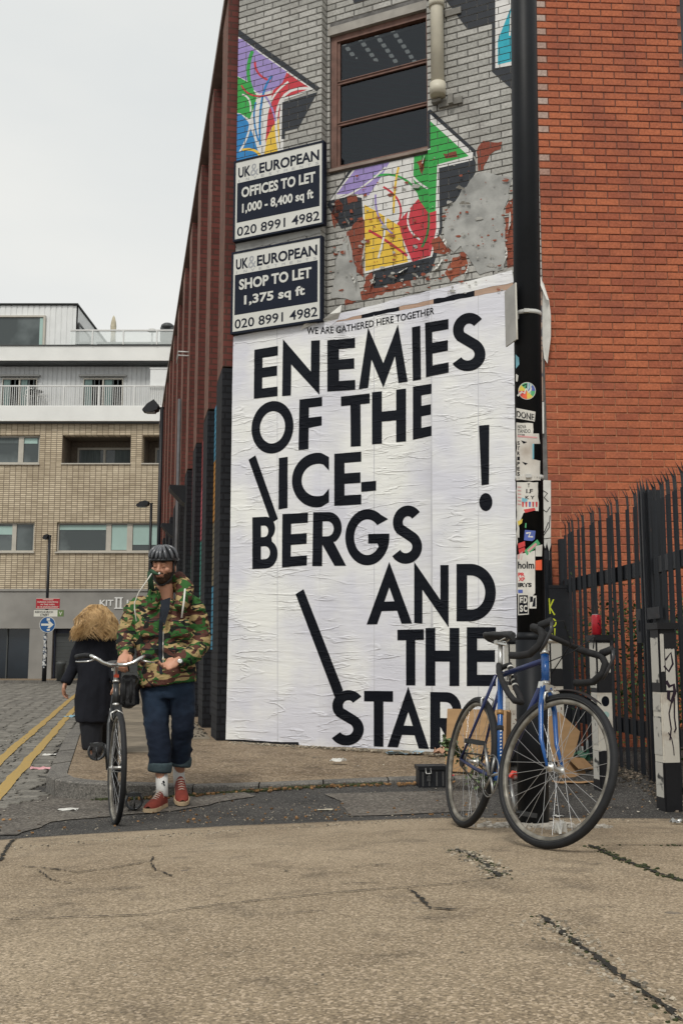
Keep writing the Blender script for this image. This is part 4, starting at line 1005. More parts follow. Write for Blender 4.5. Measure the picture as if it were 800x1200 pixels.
def gl_S():
    c = arc(.53, .72, .335, .20, 35, 215, 20)+arc(.47, .28, .375, .205, 55, -150, 22)
    # spine points with widths
    w = .215
    n = len(c); P = []
    o1, o2 = [], []
    asp = 1.75
    Q = [(x, y*asp) for x, y in c]
    st = stroke(Q, .33); return [[(x, y/asp) for x, y in st]]
def gl_B(s=.30): return [[(0, 0), (.5, 0)]+arc(.55, .275, .45, .275, -90, 60, 16)[1:]+arc(.5, .77, .40, .23, -50, 90, 16)+[(0, 1)], [(s, .18), (s, .43), (.5, .43)]+arc(.5, .305, .2, .125, 90, -90, 10)+[(.5, .18)], [(s, .61), (s, .83), (.48, .83)]+arc(.48, .72, .15, .11, 90, -90, 8)]
def gl_R(s=.30): return [[(0, 0), (s, 0), (s, .40), (.66, 0), (1, 0), (.62, .45)]+arc(.47, .705, .40, .295, -60, 90, 18)+[(0, 1)], [(s, .55), (s, .83), (.44, .83)]+arc(.44, .69, .19, .14, 90, -90, 10)+[(.44, .55)]]
W1 = [(gl_E(.35), ((298.8, 410.2), (326.3, 405.7), (325.8, 464.4), (298.1, 467.6))), (gl_N(.235), ((332.1, 401.5), (375.3, 399), (374.8, 461), (331.2, 464.5))),
 (gl_E(.42), ((384, 399.2), (416.3, 396.3), (416.7, 457), (384, 459.3))), (gl_M(), ((420.8, 393), (478, 386.5), (478, 447.5), (420.8, 456.5))),
 (gl_I(), ((482.9, 384), (492.7, 382), (493.5, 445), (483.9, 446.7))), (gl_E(.30), ((498.2, 378.7), (525.6, 374.2), (525.8, 436.8), (499.3, 442.4))),
 (gl_S(), ((529.7, 369), (567, 367), (569, 433.5), (530, 434.5)))]
W2 = [(gl_O(), ((295.4, 474), (344.5, 469), (344.5, 528.5), (295.4, 532.5))), (gl_F(.42), ((351.5, 468.5), (378, 465.3), (378, 525), (350.3, 527.6))),
 (gl_T(.35), ((400, 465), (433.6, 461.3), (434, 522.3), (400.5, 524.5))), (gl_H(.29), ((436.3, 460), (476, 455.6), (476, 517.5), (436.3, 521))), (gl_E(.46), ((484, 453.4), (505.8, 450), (505.8, 510.8), (484, 515.7)))]
W3 = [(gl_I(), ((292, 539), (300, 533.7), (326.3, 608.2), (318.4, 613))), (gl_I(), ((327.4, 537), (337.8, 535.5), (337.5, 595.5), (327, 597))), (gl_C(), ((342.7, 533), (386, 531.5), (386, 593), (342.7, 594.5))),
 (gl_E(.38), ((392.2, 532), (423.7, 529.4), (423.7, 591.3), (392.2, 593))), (gl_I(), ((423.7, 565.2), (441, 563.6), (441, 575), (423.7, 576.5)))]
W4 = [(gl_B(.34), ((296.4, 606.4), (326, 605), (326, 665.5), (296.4, 667))), (gl_E(.35), ((331.5, 602.5), (361.5, 601), (360, 662.5), (331, 665))), (gl_R(.29), ((367.5, 600.4), (406, 600), (406, 663), (366.5, 663.5))),
 (gl_G(), ((405, 598.5), (456.6, 597.5), (456.6, 661), (405, 661.5))), (gl_S(), ((459.6, 594), (494.4, 593), (494.4, 659), (459.6, 660)))]
W5 = [(gl_A(.23), ((430, 663), (483, 661), (483, 730.5), (430, 731.8))), (gl_N(.24), ((485.5, 662.5), (525.8, 662.2), (525.8, 733), (485.5, 730))), (gl_D(.27), ((535, 661), (581, 660.5), (581, 728.3), (535, 728)))]
W6 = [(gl_T(.35), ((466, 738), (496.8, 737.3), (497, 803), (466, 803))), (gl_H(.29), ((498.8, 736), (538.3, 735.8), (538.3, 803.8), (498.8, 803.5))), (gl_E(.36), ((547, 735), (581, 735), (581, 803.8), (547, 803.8)))]
W7 = [(gl_I(), ((347, 696.3), (356.3, 690.5), (402.5, 808.8), (393, 817.5))), (gl_S(), ((388.8, 809.5), (426.3, 809.5), (426.3, 872), (388.8, 872.5))), (gl_T(.33), ((427, 809.5), (460.8, 809.8), (461, 875.5), (427, 874))),
 (gl_A(.25), ((454.3, 807.5), (503, 808.5), (503, 877.5), (454.3, 875))), (gl_R(.28), ((504.3, 810.8), (546, 811.5), (546, 880), (504.3, 877.5)))]
W8 = [(gl_I(), ((561.2, 499), (573.3, 498), (572.9, 567.7), (564.3, 568.8))), ([arc(.5, .5, .5, .5, 0, 360, 28)[:-1]], ((561.6, 578), (577, 578), (577, 599), (561.6, 599)))]
li = 0
for wd in (W1, W2, W3, W4, W5, W6, W7, W8):
    for gl_, q in wd:
        b = MB(); li += 1; f = quad(*q)
        ondecal(b, [[f(x, y) for x, y in l] for l in gl_], .0028+.0003*(li % 3))
        pob(b, 'letter', INK)
b = MB(); vs, ts, _ = textmesh('WE ARE GATHERED HERE TOGETHER', .012)
def f(x, y):
    px_ = 360+149*x; K = [(360, 384), (398, 382.6), (430, 376.6), (470, 368.6), (509, 360.3)]
    for p_, q_ in zip(K, K[1:]):
        if px_ <= q_[0]+.01: top_ = lerp(p_[1], q_[1], (px_-p_[0])/(q_[0]-p_[0])); break
    return (px_, top_+8.2*(1-y))
for t in ts: b.add([pmap(*onplane(*f(*vs[i])), .0028) for i in t], [(0, 1, 2)])
pob(b, 'lettering', INK)
# curled corner and flap of the top sheet
b = MB()
def flap(P):
    b.add([gp(*onplane(x, y, d), d) for x, y, d in P], [tuple(range(len(P)))])
flap([(351, 387, .03), (356, 380, .05), (376, 371, .02), (372, 378, .015)]); flap([(376, 376, .02), (386, 368, .06), (400, 357, .03), (399, 366, .07)]); flap([(376, 376, .02), (399, 366, .07), (396, 374, .02), (384, 377, .015)])
pob(b, 'curled_corner', PAPER2)
# black base of the wall below it
b = MB(); gbox(b, .0, u1, .05, .3, .004, -.002); gbox(b, u1, u2, .05, .3, -RD+.004, -RD-.002); gbox(b, u2, WL, .05, .3, .004, -.002); b.obj('black_plinth', BLACKP, bld)
# ------------------------------------------------------------------ red brick building to the right
rb = empty('red_brick_building', (0, 0, 0), label='red brick building set behind the black railings on the right', cat='building')
RX0, RX1, RY0, RSL = 1.945, 3.44, 9.525, .055
def rp(x, z, d=0.): return Vector((x, RY0+RSL*(x-RX0)-d, z))
def rbox(mb, xa, xb, za, zb, da, db):
    P = [rp(xa, za, da), rp(xb, za, da), rp(xb, za, db), rp(xa, za, db), rp(xa, zb, da), rp(xb, zb, da), rp(xb, zb, db), rp(xa, zb, db)]
    return mb.add(P, [(0, 1, 2, 3)[::-1], (4, 5, 6, 7), (0, 1, 5, 4), (1, 2, 6, 5), (2, 3, 7, 6), (3, 0, 4, 7)])
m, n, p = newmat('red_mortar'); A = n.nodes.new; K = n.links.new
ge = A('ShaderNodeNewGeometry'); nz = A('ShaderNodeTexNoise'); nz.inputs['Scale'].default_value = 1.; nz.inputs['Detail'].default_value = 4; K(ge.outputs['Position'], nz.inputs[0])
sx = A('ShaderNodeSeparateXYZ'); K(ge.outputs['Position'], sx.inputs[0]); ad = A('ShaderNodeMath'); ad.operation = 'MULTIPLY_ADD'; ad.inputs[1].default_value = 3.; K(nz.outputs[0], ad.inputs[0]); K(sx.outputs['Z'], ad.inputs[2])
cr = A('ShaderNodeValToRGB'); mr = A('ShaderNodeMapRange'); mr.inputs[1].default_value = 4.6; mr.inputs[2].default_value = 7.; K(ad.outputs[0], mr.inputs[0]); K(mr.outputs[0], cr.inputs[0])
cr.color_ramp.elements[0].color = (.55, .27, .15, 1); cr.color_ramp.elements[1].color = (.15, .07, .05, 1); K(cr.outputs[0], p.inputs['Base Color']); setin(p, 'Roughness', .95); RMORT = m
RBW = brickwall_mat('red_brick_plain', (.34, .085, .045), (.52, .15, .065), (.3, .12, .07), wallrot(0))
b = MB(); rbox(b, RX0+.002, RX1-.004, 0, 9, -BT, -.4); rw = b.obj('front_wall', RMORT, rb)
b = MB(); rbox(b, RX1, 10, 0, 5.95, -.004, -.4); rbox(b, RX1+1.2, 10, 5.95, 9, -.004, -.4); rbox(b, RX0+.1, 10, 0, 8.9, -.41, -9); b.obj('front_wall', RBW, rb)
b = MB(); rbox(b, RX0+.05, 10, 9.001, 9.12, .03, -9); b.obj('coping', MATS['coping'], rb)
# window by the right edge
wn = empty('window', (0, 0, 0)); wn.parent = rb; b = MB()
rbox(b, RX1+.002, RX1+.06, 5.96, 9, -.03, -.12); rbox(b, RX1+1.14, RX1+1.198, 5.96, 9, -.03, -.12)
for z in (5.96, 6.75, 7.6, 8.4): rbox(b, RX1+.061, RX1+1.139, z, z+.06, -.032, -.118)
rbox(b, RX1+.57, RX1+.62, 6.03, 8.99, -.036, -.11); b.obj('frame', mat('dark_frame', (.035, .035, .045), .5, .2, 5), wn)
b = MB(); rbox(b, RX1+.062, RX1+1.138, 5.965, 8.99, -.07, -.076); b.obj('pane', mat('blue_grey_glass', (.05, .06, .07), .08, .3, 2, spec=.8), wn)
RCH = .0745; RBWD = .225; rows = int((9-.12)/RCH)
full = brickmesh('brick', RBWD-.009, RCH-.009, BT, RB)
RM = Matrix(((1, 0, 0, 0), (RSL, -1, 0, 0), (0, 0, 1, 0), (0, 0, 0, 1)))
L_ = []
for c in range(rows):
    z = .12+c*RCH; x = RX0-(RBWD/2 if c % 2 else 0)
    while x < RX1-.02:
        a = max(x, RX0); e = min(x+RBWD-.009, RX1-.006)
        if e-a > .03: L_.append((a, e, z, z+RCH-.009))
        x += RBWD
L_.sort(key=lambda q: (abs(q[2]-3.0)))
rg = random.Random(9); st0 = st = MB(); st2 = MB(); cnt = 0
for a, e, z, y in L_:
    pr = rg.uniform(-.0012, .0018)
    if abs(e-a-(RBWD-.009)) < 1e-4 and cnt < 290 and z > 1.6:
        o = link('brick', full, rw); q = rp(a, z, -BT+pr); o.matrix_local = Matrix.Translation(q) @ RM; cnt += 1
    else:
        st = st2 if (a < RX0+.01 and z > 5.2 and e-a < .2 and rg.random() < cl((z-4.8)/1.5)) else st0; st.cr = rg.random(); c_ = .003
        P = [rp(a, z, -BT+pr), rp(e, z, -BT+pr), rp(e, y, -BT+pr), rp(a, y, -BT+pr), rp(a+c_, z+c_, pr), rp(e-c_, z+c_, pr), rp(e-c_, y-c_, pr), rp(a+c_, y-c_, pr)]
        st.add(P, [(4, 5, 6, 7), (0, 1, 5, 4), (1, 2, 6, 5), (2, 3, 7, 6), (3, 0, 4, 7)])
st0.obj('brick', RB, rw, attr=True, kind='stuff'); st2.obj('painted_brick', brickmat('washed_brick', (.38, .24, .19), (.46, .36, .31), (.3, .1, .07)), rw, attr=True, kind='stuff')
def redpx(px, py, d=.006):
    r = ray(px, py); t = (RY0-d)/r.y
    for _ in range(4): t = (RY0+RSL*(r.x*t-RX0)-d)/r.y
    return CO+r*t
# torn papers hanging at the corner of the red wall
b = MB()
def hang(P, name_m, lift):
    b.add([redpx(x, y, lift+dd) for x, y, dd in P], [tuple(range(len(P)))])
hang([(636, 330, .05), (643, 352, .10), (645, 370, .09), (645, 395, .07), (642, 418, .05), (641, 426, .04), (637, 420, .02), (635, 400, .01), (635, 360, .01)], None, .01)
hang([(632, 322, .0), (643, 352, .11), (640, 351, .12), (631, 330, .02)], None, .02)
hp = b.obj('torn_paper_flap', PAPER2, rb)
b = MB(); hang([(628, 322, 0), (635, 330, .01), (636, 470, 0), (628, 470, 0)], None, .006)
b.obj('old_poster_strip', mat('old_print', (.34, .25, .2), .8, .2, 14, col2=(.09, .09, .1), thr=(.5, .56)), rb)
b = MB(); hang([(628, 471, 0), (637, 471, .0), (637, 508, 0), (628, 508, 0)], None, .008); hang([(628, 562, 0), (645, 563, 0), (645, 630, 0), (628, 632, 0)], None, .009); hang([(628, 633, 0), (645, 631, 0), (645, 690, 0), (628, 690, 0)], None, .009)
b.obj('flyer', PAPER2, rb)
b = MB()
for s_ in ([(636, 575), (641, 578), (637, 583), (642, 588)], [(634, 596), (640, 600), (644, 594)], [(642, 612), (638, 622), (634, 628)], [(635, 640), (640, 652), (644, 660)], [(644, 604), (643, 618), (636, 628)]):
    q = stroke(s_, .9); n_ = len(s_); b.add([redpx(x, y, .012) for x, y in q], [(i, i+1, 2*n_-2-i, 2*n_-1-i) for i in range(n_-1)])
b.obj('scribble', INK, rb)
# ------------------------------------------------------------------ far apartment building across the end of the street
FYD = 38.
FZ = {}
def fz(py): return atY(150, py, FYD).z
def fx(px, py=640): return atY(px, py, FYD).x
ab = empty('apartment_building', (0, 0, 0), label='pale brick apartment block with white upper storeys at the end of the street', cat='building')
PB = brickwall_mat('pale_stacked_brick', (.50, .42, .30), (.70, .60, .44), (.20, .16, .12), wallrot(0), bw=.215, bh=.075, ms=.012, offset=0., bump=.004, soot=(.7, .66, .62), mx_=.5)
CONC = mat('grey_concrete', (.27, .26, .24), .85, .14, 1.2, .002, 20)
CLAD = mat('white_cladding', (.72, .73, .72), .6, .05, 3); WBAND = mat('white_band', (.76, .76, .73), .6, .05, 1.5); FRM = mat('stone_frame', (.47, .44, .38), .6, .08, 4)
DKT = mat('dark_trim', (.06, .065, .065), .5, .1, 3)
def hb(mb, x0, x1, y0, y1, d0, d1, pyr=None):
    """photo rectangle -> box in the facade plane; d = distance in front of it"""
    pr = pyr or 640
    return mb.box((fx(x0, pr), FYD-d0, fz(y1)), (fx(x1, pr), FYD-d1, fz(y0)))
def holes(name, m, X0, X1, Y0, Y1, hs, d0, d1):
    xs = sorted({X0, X1}|{h[0] for h in hs}|{h[1] for h in hs}); ys = sorted({Y0, Y1}|{h[2] for h in hs}|{h[3] for h in hs})
    b = MB()
    for j in range(len(ys)-1):
        run = None
        for i in range(len(xs)-1):
            c = ((xs[i]+xs[i+1])/2, (ys[j]+ys[j+1])/2); solid = not any(h[0] < c[0] < h[1] and h[2] < c[1] < h[3] for h in hs)
            if solid and run is None: run = xs[i]
            if (not solid or i == len(xs)-2) and run is not None:
                hb(b, run, xs[i+1] if solid else xs[i], ys[j], ys[j+1], d0, d1); run = None
    return b.obj(name, m, ab)
WA_ = [(-75, 40, 612, 647), (66, 224, 612, 647)]; WB_ = [(-75, 42, 510, 543.5), (69, 150, 510, 543.5), (164, 245, 510, 543.5)]
holes('brick_wall', PB, -260, 300, 497, 691.5, WA_+WB_, 0, -.35)
GL = mat('green_glass', (.05, .062, .062), .12, .35, .6, spec=.6, col2=(.11, .13, .13), thr=(.5, .62))
CURT = mat('pale_blind', (.36, .50, .46), .7, .06, 2); CURT2 = mat('grey_curtain', (.10, .12, .12), .8, .3, 6, stretch=(8, 1, .3))
def window(x0, x1, y0, y1, mull, dep=.10, blinds=(), name='window'):
    t = empty(name, (0, 0, 0)); t.parent = ab
    f = 1.6; b = MB()
    hb(b, x0+.2, x1-.2, y0+.3, y0+f+.3, -dep, -dep-.1); hb(b, x0+.2, x1-.2, y1-f-.6, y1-.3, -dep, -dep-.1); hb(b, x0+.2, x0+f+.5, y0+f+.35, y1-f-.65, -dep, -dep-.1); hb(b, x1-f-.5, x1-.2, y0+f+.35, y1-f-.65, -dep, -dep-.1)
    for q, w in mull: hb(b, q, q+w, y0+f+.35, y1-f-.65, -dep-.001, -dep-.1)
    b.obj('frame', FRM, t)
    e = [x0+f+.5]+[v for q, w in mull for v in (q, q+w)]+[x1-f-.5]
    for i in range(0, len(e), 2):
        b = MB(); hb(b, e[i], e[i+1], y0+f+.35, y1-f-.65, -dep-.05, -dep-.06); b.obj('pane', GL, t)
    for (a, c, ya, yb, mm) in blinds:
        b = MB(); hb(b, a, c, ya, yb, -dep-.035, -dep-.046); b.obj('blind', mm, t)
    b = MB(); hb(b, x0-1, x1+1, y1-.3, y1+1.3, .06, -dep-.1); b.obj('sill', FRM, t)
window(-75, 40, 612, 647, [(-38, 3.5), (13, 5)], blinds=[(-75, 12.8, 616, 626, CURT)])
window(66, 224, 612, 647, [(123.5, 6), (148, 6.5), (186, 5)], blinds=[(68.5, 123, 615, 620.5, CURT), (130, 147.8, 615, 644, CURT), (155, 185, 615, 638, CURT), (191.5, 221, 615, 630, CURT)])
window(-75, 42, 510, 543.5, [(-35, 3.5), (16, 6)], blinds=[(-30, 15.5, 513, 519, CURT2), (22.5, 38, 513, 519, CURT)])
# recessed balconies
def loggia(x0, x1, y0, y1):
    t = empty('loggia', (0, 0, 0)); t.parent = ab; b = MB()
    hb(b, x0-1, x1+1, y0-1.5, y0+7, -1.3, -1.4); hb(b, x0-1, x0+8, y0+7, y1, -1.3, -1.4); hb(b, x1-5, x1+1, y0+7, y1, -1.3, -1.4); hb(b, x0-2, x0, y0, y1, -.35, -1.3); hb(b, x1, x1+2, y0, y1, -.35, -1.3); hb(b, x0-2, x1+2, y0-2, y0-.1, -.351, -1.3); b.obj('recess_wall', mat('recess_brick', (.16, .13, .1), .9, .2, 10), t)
    mid = (x0+x1)/2
    b = MB(); hb(b, x0+8, x1-5, y0+7, y0+9.5, -1.25, -1.35); hb(b, x0+8, x0+10, y0+9.5, y1, -1.25, -1.35); hb(b, mid-1, mid+2, y0+9.5, y1, -1.25, -1.35); hb(b, x1-7, x1-5, y0+9.5, y1, -1.25, -1.35); b.obj('frame', FRM, t)
    b = MB(); hb(b, x0+10, mid-1, y0+9.5, y1, -1.3, -1.31); b.obj('pane', GL, t); b = MB(); hb(b, mid+2, x1-7, y0+9.5, y1, -1.3, -1.31); b.obj('pane', GL, t)
    b = MB(); hb(b, x0+12, mid-5, y0+10, y1, -1.27, -1.29); hb(b, mid+13, x1-9, y0+10, y1, -1.27, -1.29); b.obj('curtain', CURT2, t)
    b = MB(); hb(b, x0-.5, x1+.5, y1-.6, y1+.8, .05, -.3); b.obj('sill', FRM, t)
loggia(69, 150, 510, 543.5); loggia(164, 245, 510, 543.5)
b = MB(); hb(b, -260, 300, 691.5, 736.5, .02, -.35); b.obj('concrete_fascia', CONC, ab)
b = MB(); hb(b, -260, 300, 690.2, 692.8, .06, .021); b.obj('trim', CONC, ab)
for x0, x1 in ((-110, -84), (39.5, 66), (190, 212)):
    b = MB(); b.box((fx(x0), FYD-.02, .1), (fx(x1), FYD+.5, fz(736.6))); b.obj('concrete_pier', CONC, ab)
SHOPG = mat('dark_shop_glass', (.012, .018, .026), .12, .4, .8, spec=.6)
for x0, x1 in ((-83.5, -10), (-9, 11), (12.5, 39)):
    b = MB(); b.box((fx(x0), FYD+.25, .1), (fx(x1), FYD+.28, fz(736.6))); b.obj('shop_pane', SHOPG, ab)
    b = MB(); b.box((fx(x1), FYD+.2, .1), (fx(x1+1.5), FYD+.3, fz(736.6))); b.obj('mullion', DKT, ab)
for k in range(26):
    y = 742+k*2.2; b = MB(); M_ = Matrix.Identity(4)
    z = fz(y); b.box((fx(68), FYD+.22+.01*(k % 2), z-.065), (fx(189), FYD+.26, z)); b.obj('shutter_slat', DKT, ab)
b = MB(); b.box((fx(66.2), FYD+.15, .1), (fx(68), FYD+.3, fz(736.7))); b.box((fx(67.8), FYD+.28, .1), (fx(190), FYD+.3, fz(736.7))); b.obj('shutter_frame', mat('blue_dark_frame', (.03, .035, .06), .5, .1, 5), ab)
# KIT lettering on the fascia
b = MB(); WL_ = mat('white_letters', (.75, .75, .73), .5, .03, 4)
text_on(b, 'KIT', lambda x, y: Vector((x, FYD-.05, y)), fx(119.5), fx(135.5), fz(710), fz(703), .02)
def lbar(x0, x1, y0, y1): hb(b, x0, x1, y0, y1, .05, .03)
lbar(138, 140, 700, 713.5); lbar(143, 145, 700, 713.5); lbar(140, 143, 700, 701.4); lbar(140, 143, 712.1, 713.5); lbar(136.6, 138, 700, 701.2); lbar(145, 146.4, 700, 701.2); lbar(136.6, 138, 712.3, 713.5); lbar(145, 146.4, 712.3, 713.5); lbar(151, 153, 703, 709.5)
b.obj('shop_lettering', WL_, ab)
# white storeys
b = MB(); hb(b, -260, 300, 478, 495, .25, -.4); b.obj('white_band', WBAND, ab); b = MB(); hb(b, -260, 300, 495.2, 497, .15, -.5); b.obj('trim', DKT, ab)
b = MB(); hb(b, -260, 300, 406.5, 423.5, .12, -3); b.obj('white_band', WBAND, ab); b = MB(); hb(b, -260, 300, 423.7, 425.3, .06, -3); b.obj('trim', DKT, ab); b = MB(); hb(b, -260, 300, 405.3, 406.4, .16, -3); b.obj('trim', DKT, ab)
def battens(name, x0, x1, y0, y1, d, step, m, hs=()):
    bb = MB(); xa, xb = fx(x0), fx(x1); k = int((xb-xa)/step)
    bb.box((xa, FYD-d+.02, fz(y1)), (xb, FYD-d+.2, fz(y0)))
    for i in range(k):
        x = xa+i*step; bb.box((x, FYD-d, fz(y1)), (x+step*.75, FYD-d+.019, fz(y0)))
    o = bb.obj(name, m, ab, kind='stuff'); return o
battens('cladding', -260, 300, 426, 478, -.42, .18, mat('grey_cladding', (.55, .56, .56), .7, .06, 3))
def sdoor(x0, x1, y0, y1, d, n=2):
    t = empty('sliding_door', (0, 0, 0)); t.parent = ab; b = MB(); w = (x1-x0)/n
    hb(b, x0, x1, y0, y0+1.6, d, d-.1); 
    for i in range(n+1): hb(b, x0+w*i-(.9 if i else 0), x0+w*i+(.9 if i < n else 0), y0+1.6, y1, d, d-.1)
    b.obj('frame', FRM, t)
    for i in range(n):
        b = MB(); hb(b, x0+w*i+1, x0+w*(i+1)-1, y0+1.7, y1, d-.05, d-.06); b.obj('pane', GL, t)
        b = MB(); hb(b, x0+w*i+2, x0+w*(i+.45), y0+2, y1, d-.02, d-.04); b.obj('curtain', mat('teal_curtain', (.13, .19, .18), .8, .3, 6, stretch=(8, 1, .2)), t)
    b = MB(); hb(b, x0-5, x1+4, y0-3.4, y0-1.4, d+.12, d-.1); b.obj('awning_box', mat('awning', (.25, .25, .24), .6, .05, 3), t)
sdoor(88, 136, 440, 478, -.37); sdoor(-10, 32, 440, 478, -.37); sdoor(-90, -45, 440, 478, -.37)
def railing(x0, x1, y0, y1, d, posts, step, glass=False):
    t = empty('railing', (0, 0, 0)); t.parent = ab; m_ = mat('white_rail', (.68, .68, .66), .5, .03, 3)
    b = MB(); hb(b, x0, x1, y0, y0+1.4, d, d-.06); b.obj('top_rail', m_, t)
    if not glass:
        b = MB(); hb(b, x0, x1, y1-1.4, y1-.4, d-.01, d-.05); b.obj('bottom_rail', m_, t)
        x = x0+.5; b = MB()
        while x < x1: hb(b, x, x+.65, y0+1.4, y1-1.4, d-.015, d-.04); x += step
        b.obj('baluster', m_, t, kind='stuff')
    else:
        b = MB(); hb(b, x0, x1, y0+1.6, y1-.5, d-.03, d-.04); g_, gn_, gp_ = newmat('rail_glass'); setin(gp_, 'Base Color', (.8, .85, .83, 1)); setin(gp_, 'Roughness', .1); setin(gp_, 'Alpha', .35); b.obj('glass_panel', g_, t)
    for q in posts:
        b = MB(); hb(b, q, q+1.4, y0+1.4, y1, d+.005, d-.065); b.obj('post', m_, t)
railing(-260, 196, 453, 478, .2, [-55, -15, 26.5, 69, 111, 153, 194], 2.55)
railing(75, 203, 388, 405.3, .2, [101, 138, 178], 3, True)
# top storey: projecting block left, set back block right
b = MB(); 
battens('cladding', -260, 75, 352, 405, -.6, .22, CLAD); 
b = MB(); b.box((fx(75)-.01, FYD+.62, fz(405)), (fx(75), FYD+3.6, fz(352))); b.obj('side_wall', CLAD, ab)
b = MB(); b.box((fx(-260), FYD+.52, fz(351)+.001), (fx(75)+.06, FYD+8, fz(349.8))); b.obj('roof_edge', DKT, ab)
battens('cladding', 75.3, 212, 372, 405, -3.6, .22, CLAD)
b = MB(); b.box((fx(75)+.125, FYD+3.4, fz(371.6)), (fx(210), FYD+9, fz(369.6))); b.obj('roof_edge', DKT, ab)
b = MB(); b.box((fx(-260), FYD+.8, fz(405)), (fx(74.8), FYD+8, fz(352.1))); b.box((fx(75), FYD+3.8, fz(405)), (fx(210), FYD+9, fz(372))); b.box((fx(-260), FYD+.65, fz(495)), (fx(300), FYD+9, fz(424))); b.box((fx(-260), FYD+1.45, 0), (fx(300), FYD+9, fz(496))); b.obj('core', CLAD, ab)
t = empty('window', (0, 0, 0)); t.parent = ab
b = MB(); hb(b, -75, 38, 364.5, 366.5, -.5, -.62); hb(b, -75, 38, 402.5, 404, -.5, -.62); hb(b, 35.5, 38, 366.5, 402.5, -.5, -.62); b.obj('frame', FRM, t)
b = MB(); hb(b, -75, 35.4, 366.6, 402.4, -.56, -.59); b.obj('pane', GL, t)
b = MB(); hb(b, 31, 35, 367, 402, -.54, -.555); b.obj('curtain', CURT, t)
t = empty('window', (0, 0, 0)); t.parent = ab
b = MB(); X_ = fx(75)+.03
b.box((X_, FYD+.9, fz(402)), (X_+.02, FYD+2.6, fz(372))); b.obj('pane', GL, t)
b = MB(); b.box((X_, FYD+.8, fz(402)), (X_+.04, FYD+.9, fz(370))); b.box((X_, FYD+2.6, fz(402)), (X_+.04, FYD+2.7, fz(370))); b.box((X_, FYD+.9, fz(372)), (X_+.04, FYD+2.6, fz(370))); b.obj('frame', DKT, t)
# things on the terraces
def terr(name, lab, cat, px, py, Yd): 
    q = atY(px, py, Yd); t = empty(name, q, label=lab, cat=cat); return t, q
t, q = terr('folded_parasol', 'folded cream parasol on the top terrace of the white storey', 'parasol', 132.5, 406, FYD+1.6)
b = MB(); b.tube([(0, 0, 0), (0, 0, 1.15)], .02, 6); b.obj('pole', DKT, t)
b = MB(); b.lathe([(.02, .12), (.11, .2), (.09, .45), (.12, .8), (.10, 1.0), (.05, 1.2), (.01, 1.28)], 9); b.obj('canopy', mat('cream_cloth', (.5, .45, .33), .8, .2, 8), t)
t, q = terr('barbecue', 'dark covered barbecue at the right end of the top terrace', 'barbecue', 196, 406, FYD+1.2)
b = MB(); b.cbox((0, 0, .45), (.5, .4, .55)); b.lathe([(.28, .72), (.26, .85), (.16, .93), (.01, .96)], 10); b.obj('body', DKT, t)
t, q = terr('terrace_heater', 'pale patio heater standing left of the barbecue on the top terrace', 'heater', 178, 406, FYD+1.2)
b = MB(); b.tube([(0, 0, 0), (0, 0, .62)], .03, 8); b.lathe([(.2, .62), (.14, .7), (.03, .74)], 10); b.obj('body', mat('pale_metal', (.5, .5, .48), .4), t)
t, q = terr('garden_table', 'small round metal table behind the balcony balusters', 'table', 41, 477, FYD+.1)
b = MB(); b.lathe([(.3, .6), (.3, .62)], 14); b.tube([(0, 0, 0), (0, 0, .6)], .02, 6); b.obj('body', DKT, t)
for k, px in enumerate((33, 48)):
    t, q = terr('garden_chair', ['white wire chair left of the small balcony table', 'white wire chair right of the small balcony table'][k], 'chair', px, 477, FYD+.1)
    b = MB(); b.torus((0, 0, .42), (0, 0, 1), .17, .015, 12, 5); b.torus((0, .16, .62), (0, 1, 0), .16, .015, 12, 5)
    for a in (45, 135, 225, 315): b.tube([(.15*cos(radians(a)), .15*sin(radians(a)), 0), (.15*cos(radians(a)), .15*sin(radians(a)), .42)], .012, 5)
    b.obj('frame', MATS['white_rail'], t)
t, q = terr('storage_box', 'white storage cupboard at the right end of the lower balcony', 'cupboard', 188, 477, FYD+.1)
b = MB(); b.cbox((0, 0, .72), (.75, .4, 1.44)); b.cbox((0, 0, 1.46), (.8, .45, .04)); b.obj('body', CLAD, t)
# ------------------------------------------------------------------ street lamps
def lamp(px, ytop, Y, r, armpx, label, thick=1.):
    base = atY(px, ytop, Y); gz = .12
    t = empty('street_lamp', (base.x, Y, gz), label=label, cat='street lamp', group='black street lamps along the side street'); h = base.z-gz
    b = MB(); b.tube([(0, 0, 0), (0, 0, 1.1)], r*1.5, 12); b.tube([(0, 0, 1.1), (0, 0, h)], r, 12); b.obj('pole', BLACKP, t)
    L2 = armpx*Y/1200; s = -1
    b = MB(); b.tube([(0.05, 0, h), (-L2*.35, 0, h-.02)], [(r*.8, r*.6)]*2, 8)
    P = [(-L2*.2, h-.06), (-L2*.5, h-.12), (-L2, h-.1), (-L2*1.02, h-.06), (-L2*.75, h+.04*thick), (-L2*.4, h+.09*thick), (-L2*.15, h+.05)]
    M_ = Matrix(((1, 0, 0, 0), (0, 0, 1, -.14), (0, 1, 0, 0), (0, 0, 0, 1))); b.prism(P, .28, M_); b.obj('lantern', BLACKP, t)
    b = MB(); b.cbox((-L2*.6, 0, h-.118), (L2*.5, .2, .02)); b.obj('lens', mat('lamp_lens', (.3, .32, .33), .3, .1, 5), t)
    return t
lamp(190, 478, 24., .045, 22, 'tallest black street lamp rising behind the man in camouflage beside the dark brick facade', 2.)
lamp(177.5, 590, 33.5, .045, 17, 'thin black street lamp seen against the pale bricks just left of the man', 1.)
l3 = lamp(58.5, 628, 34., .05, 7, 'small-headed black street lamp carrying the red and blue road signs', .5)
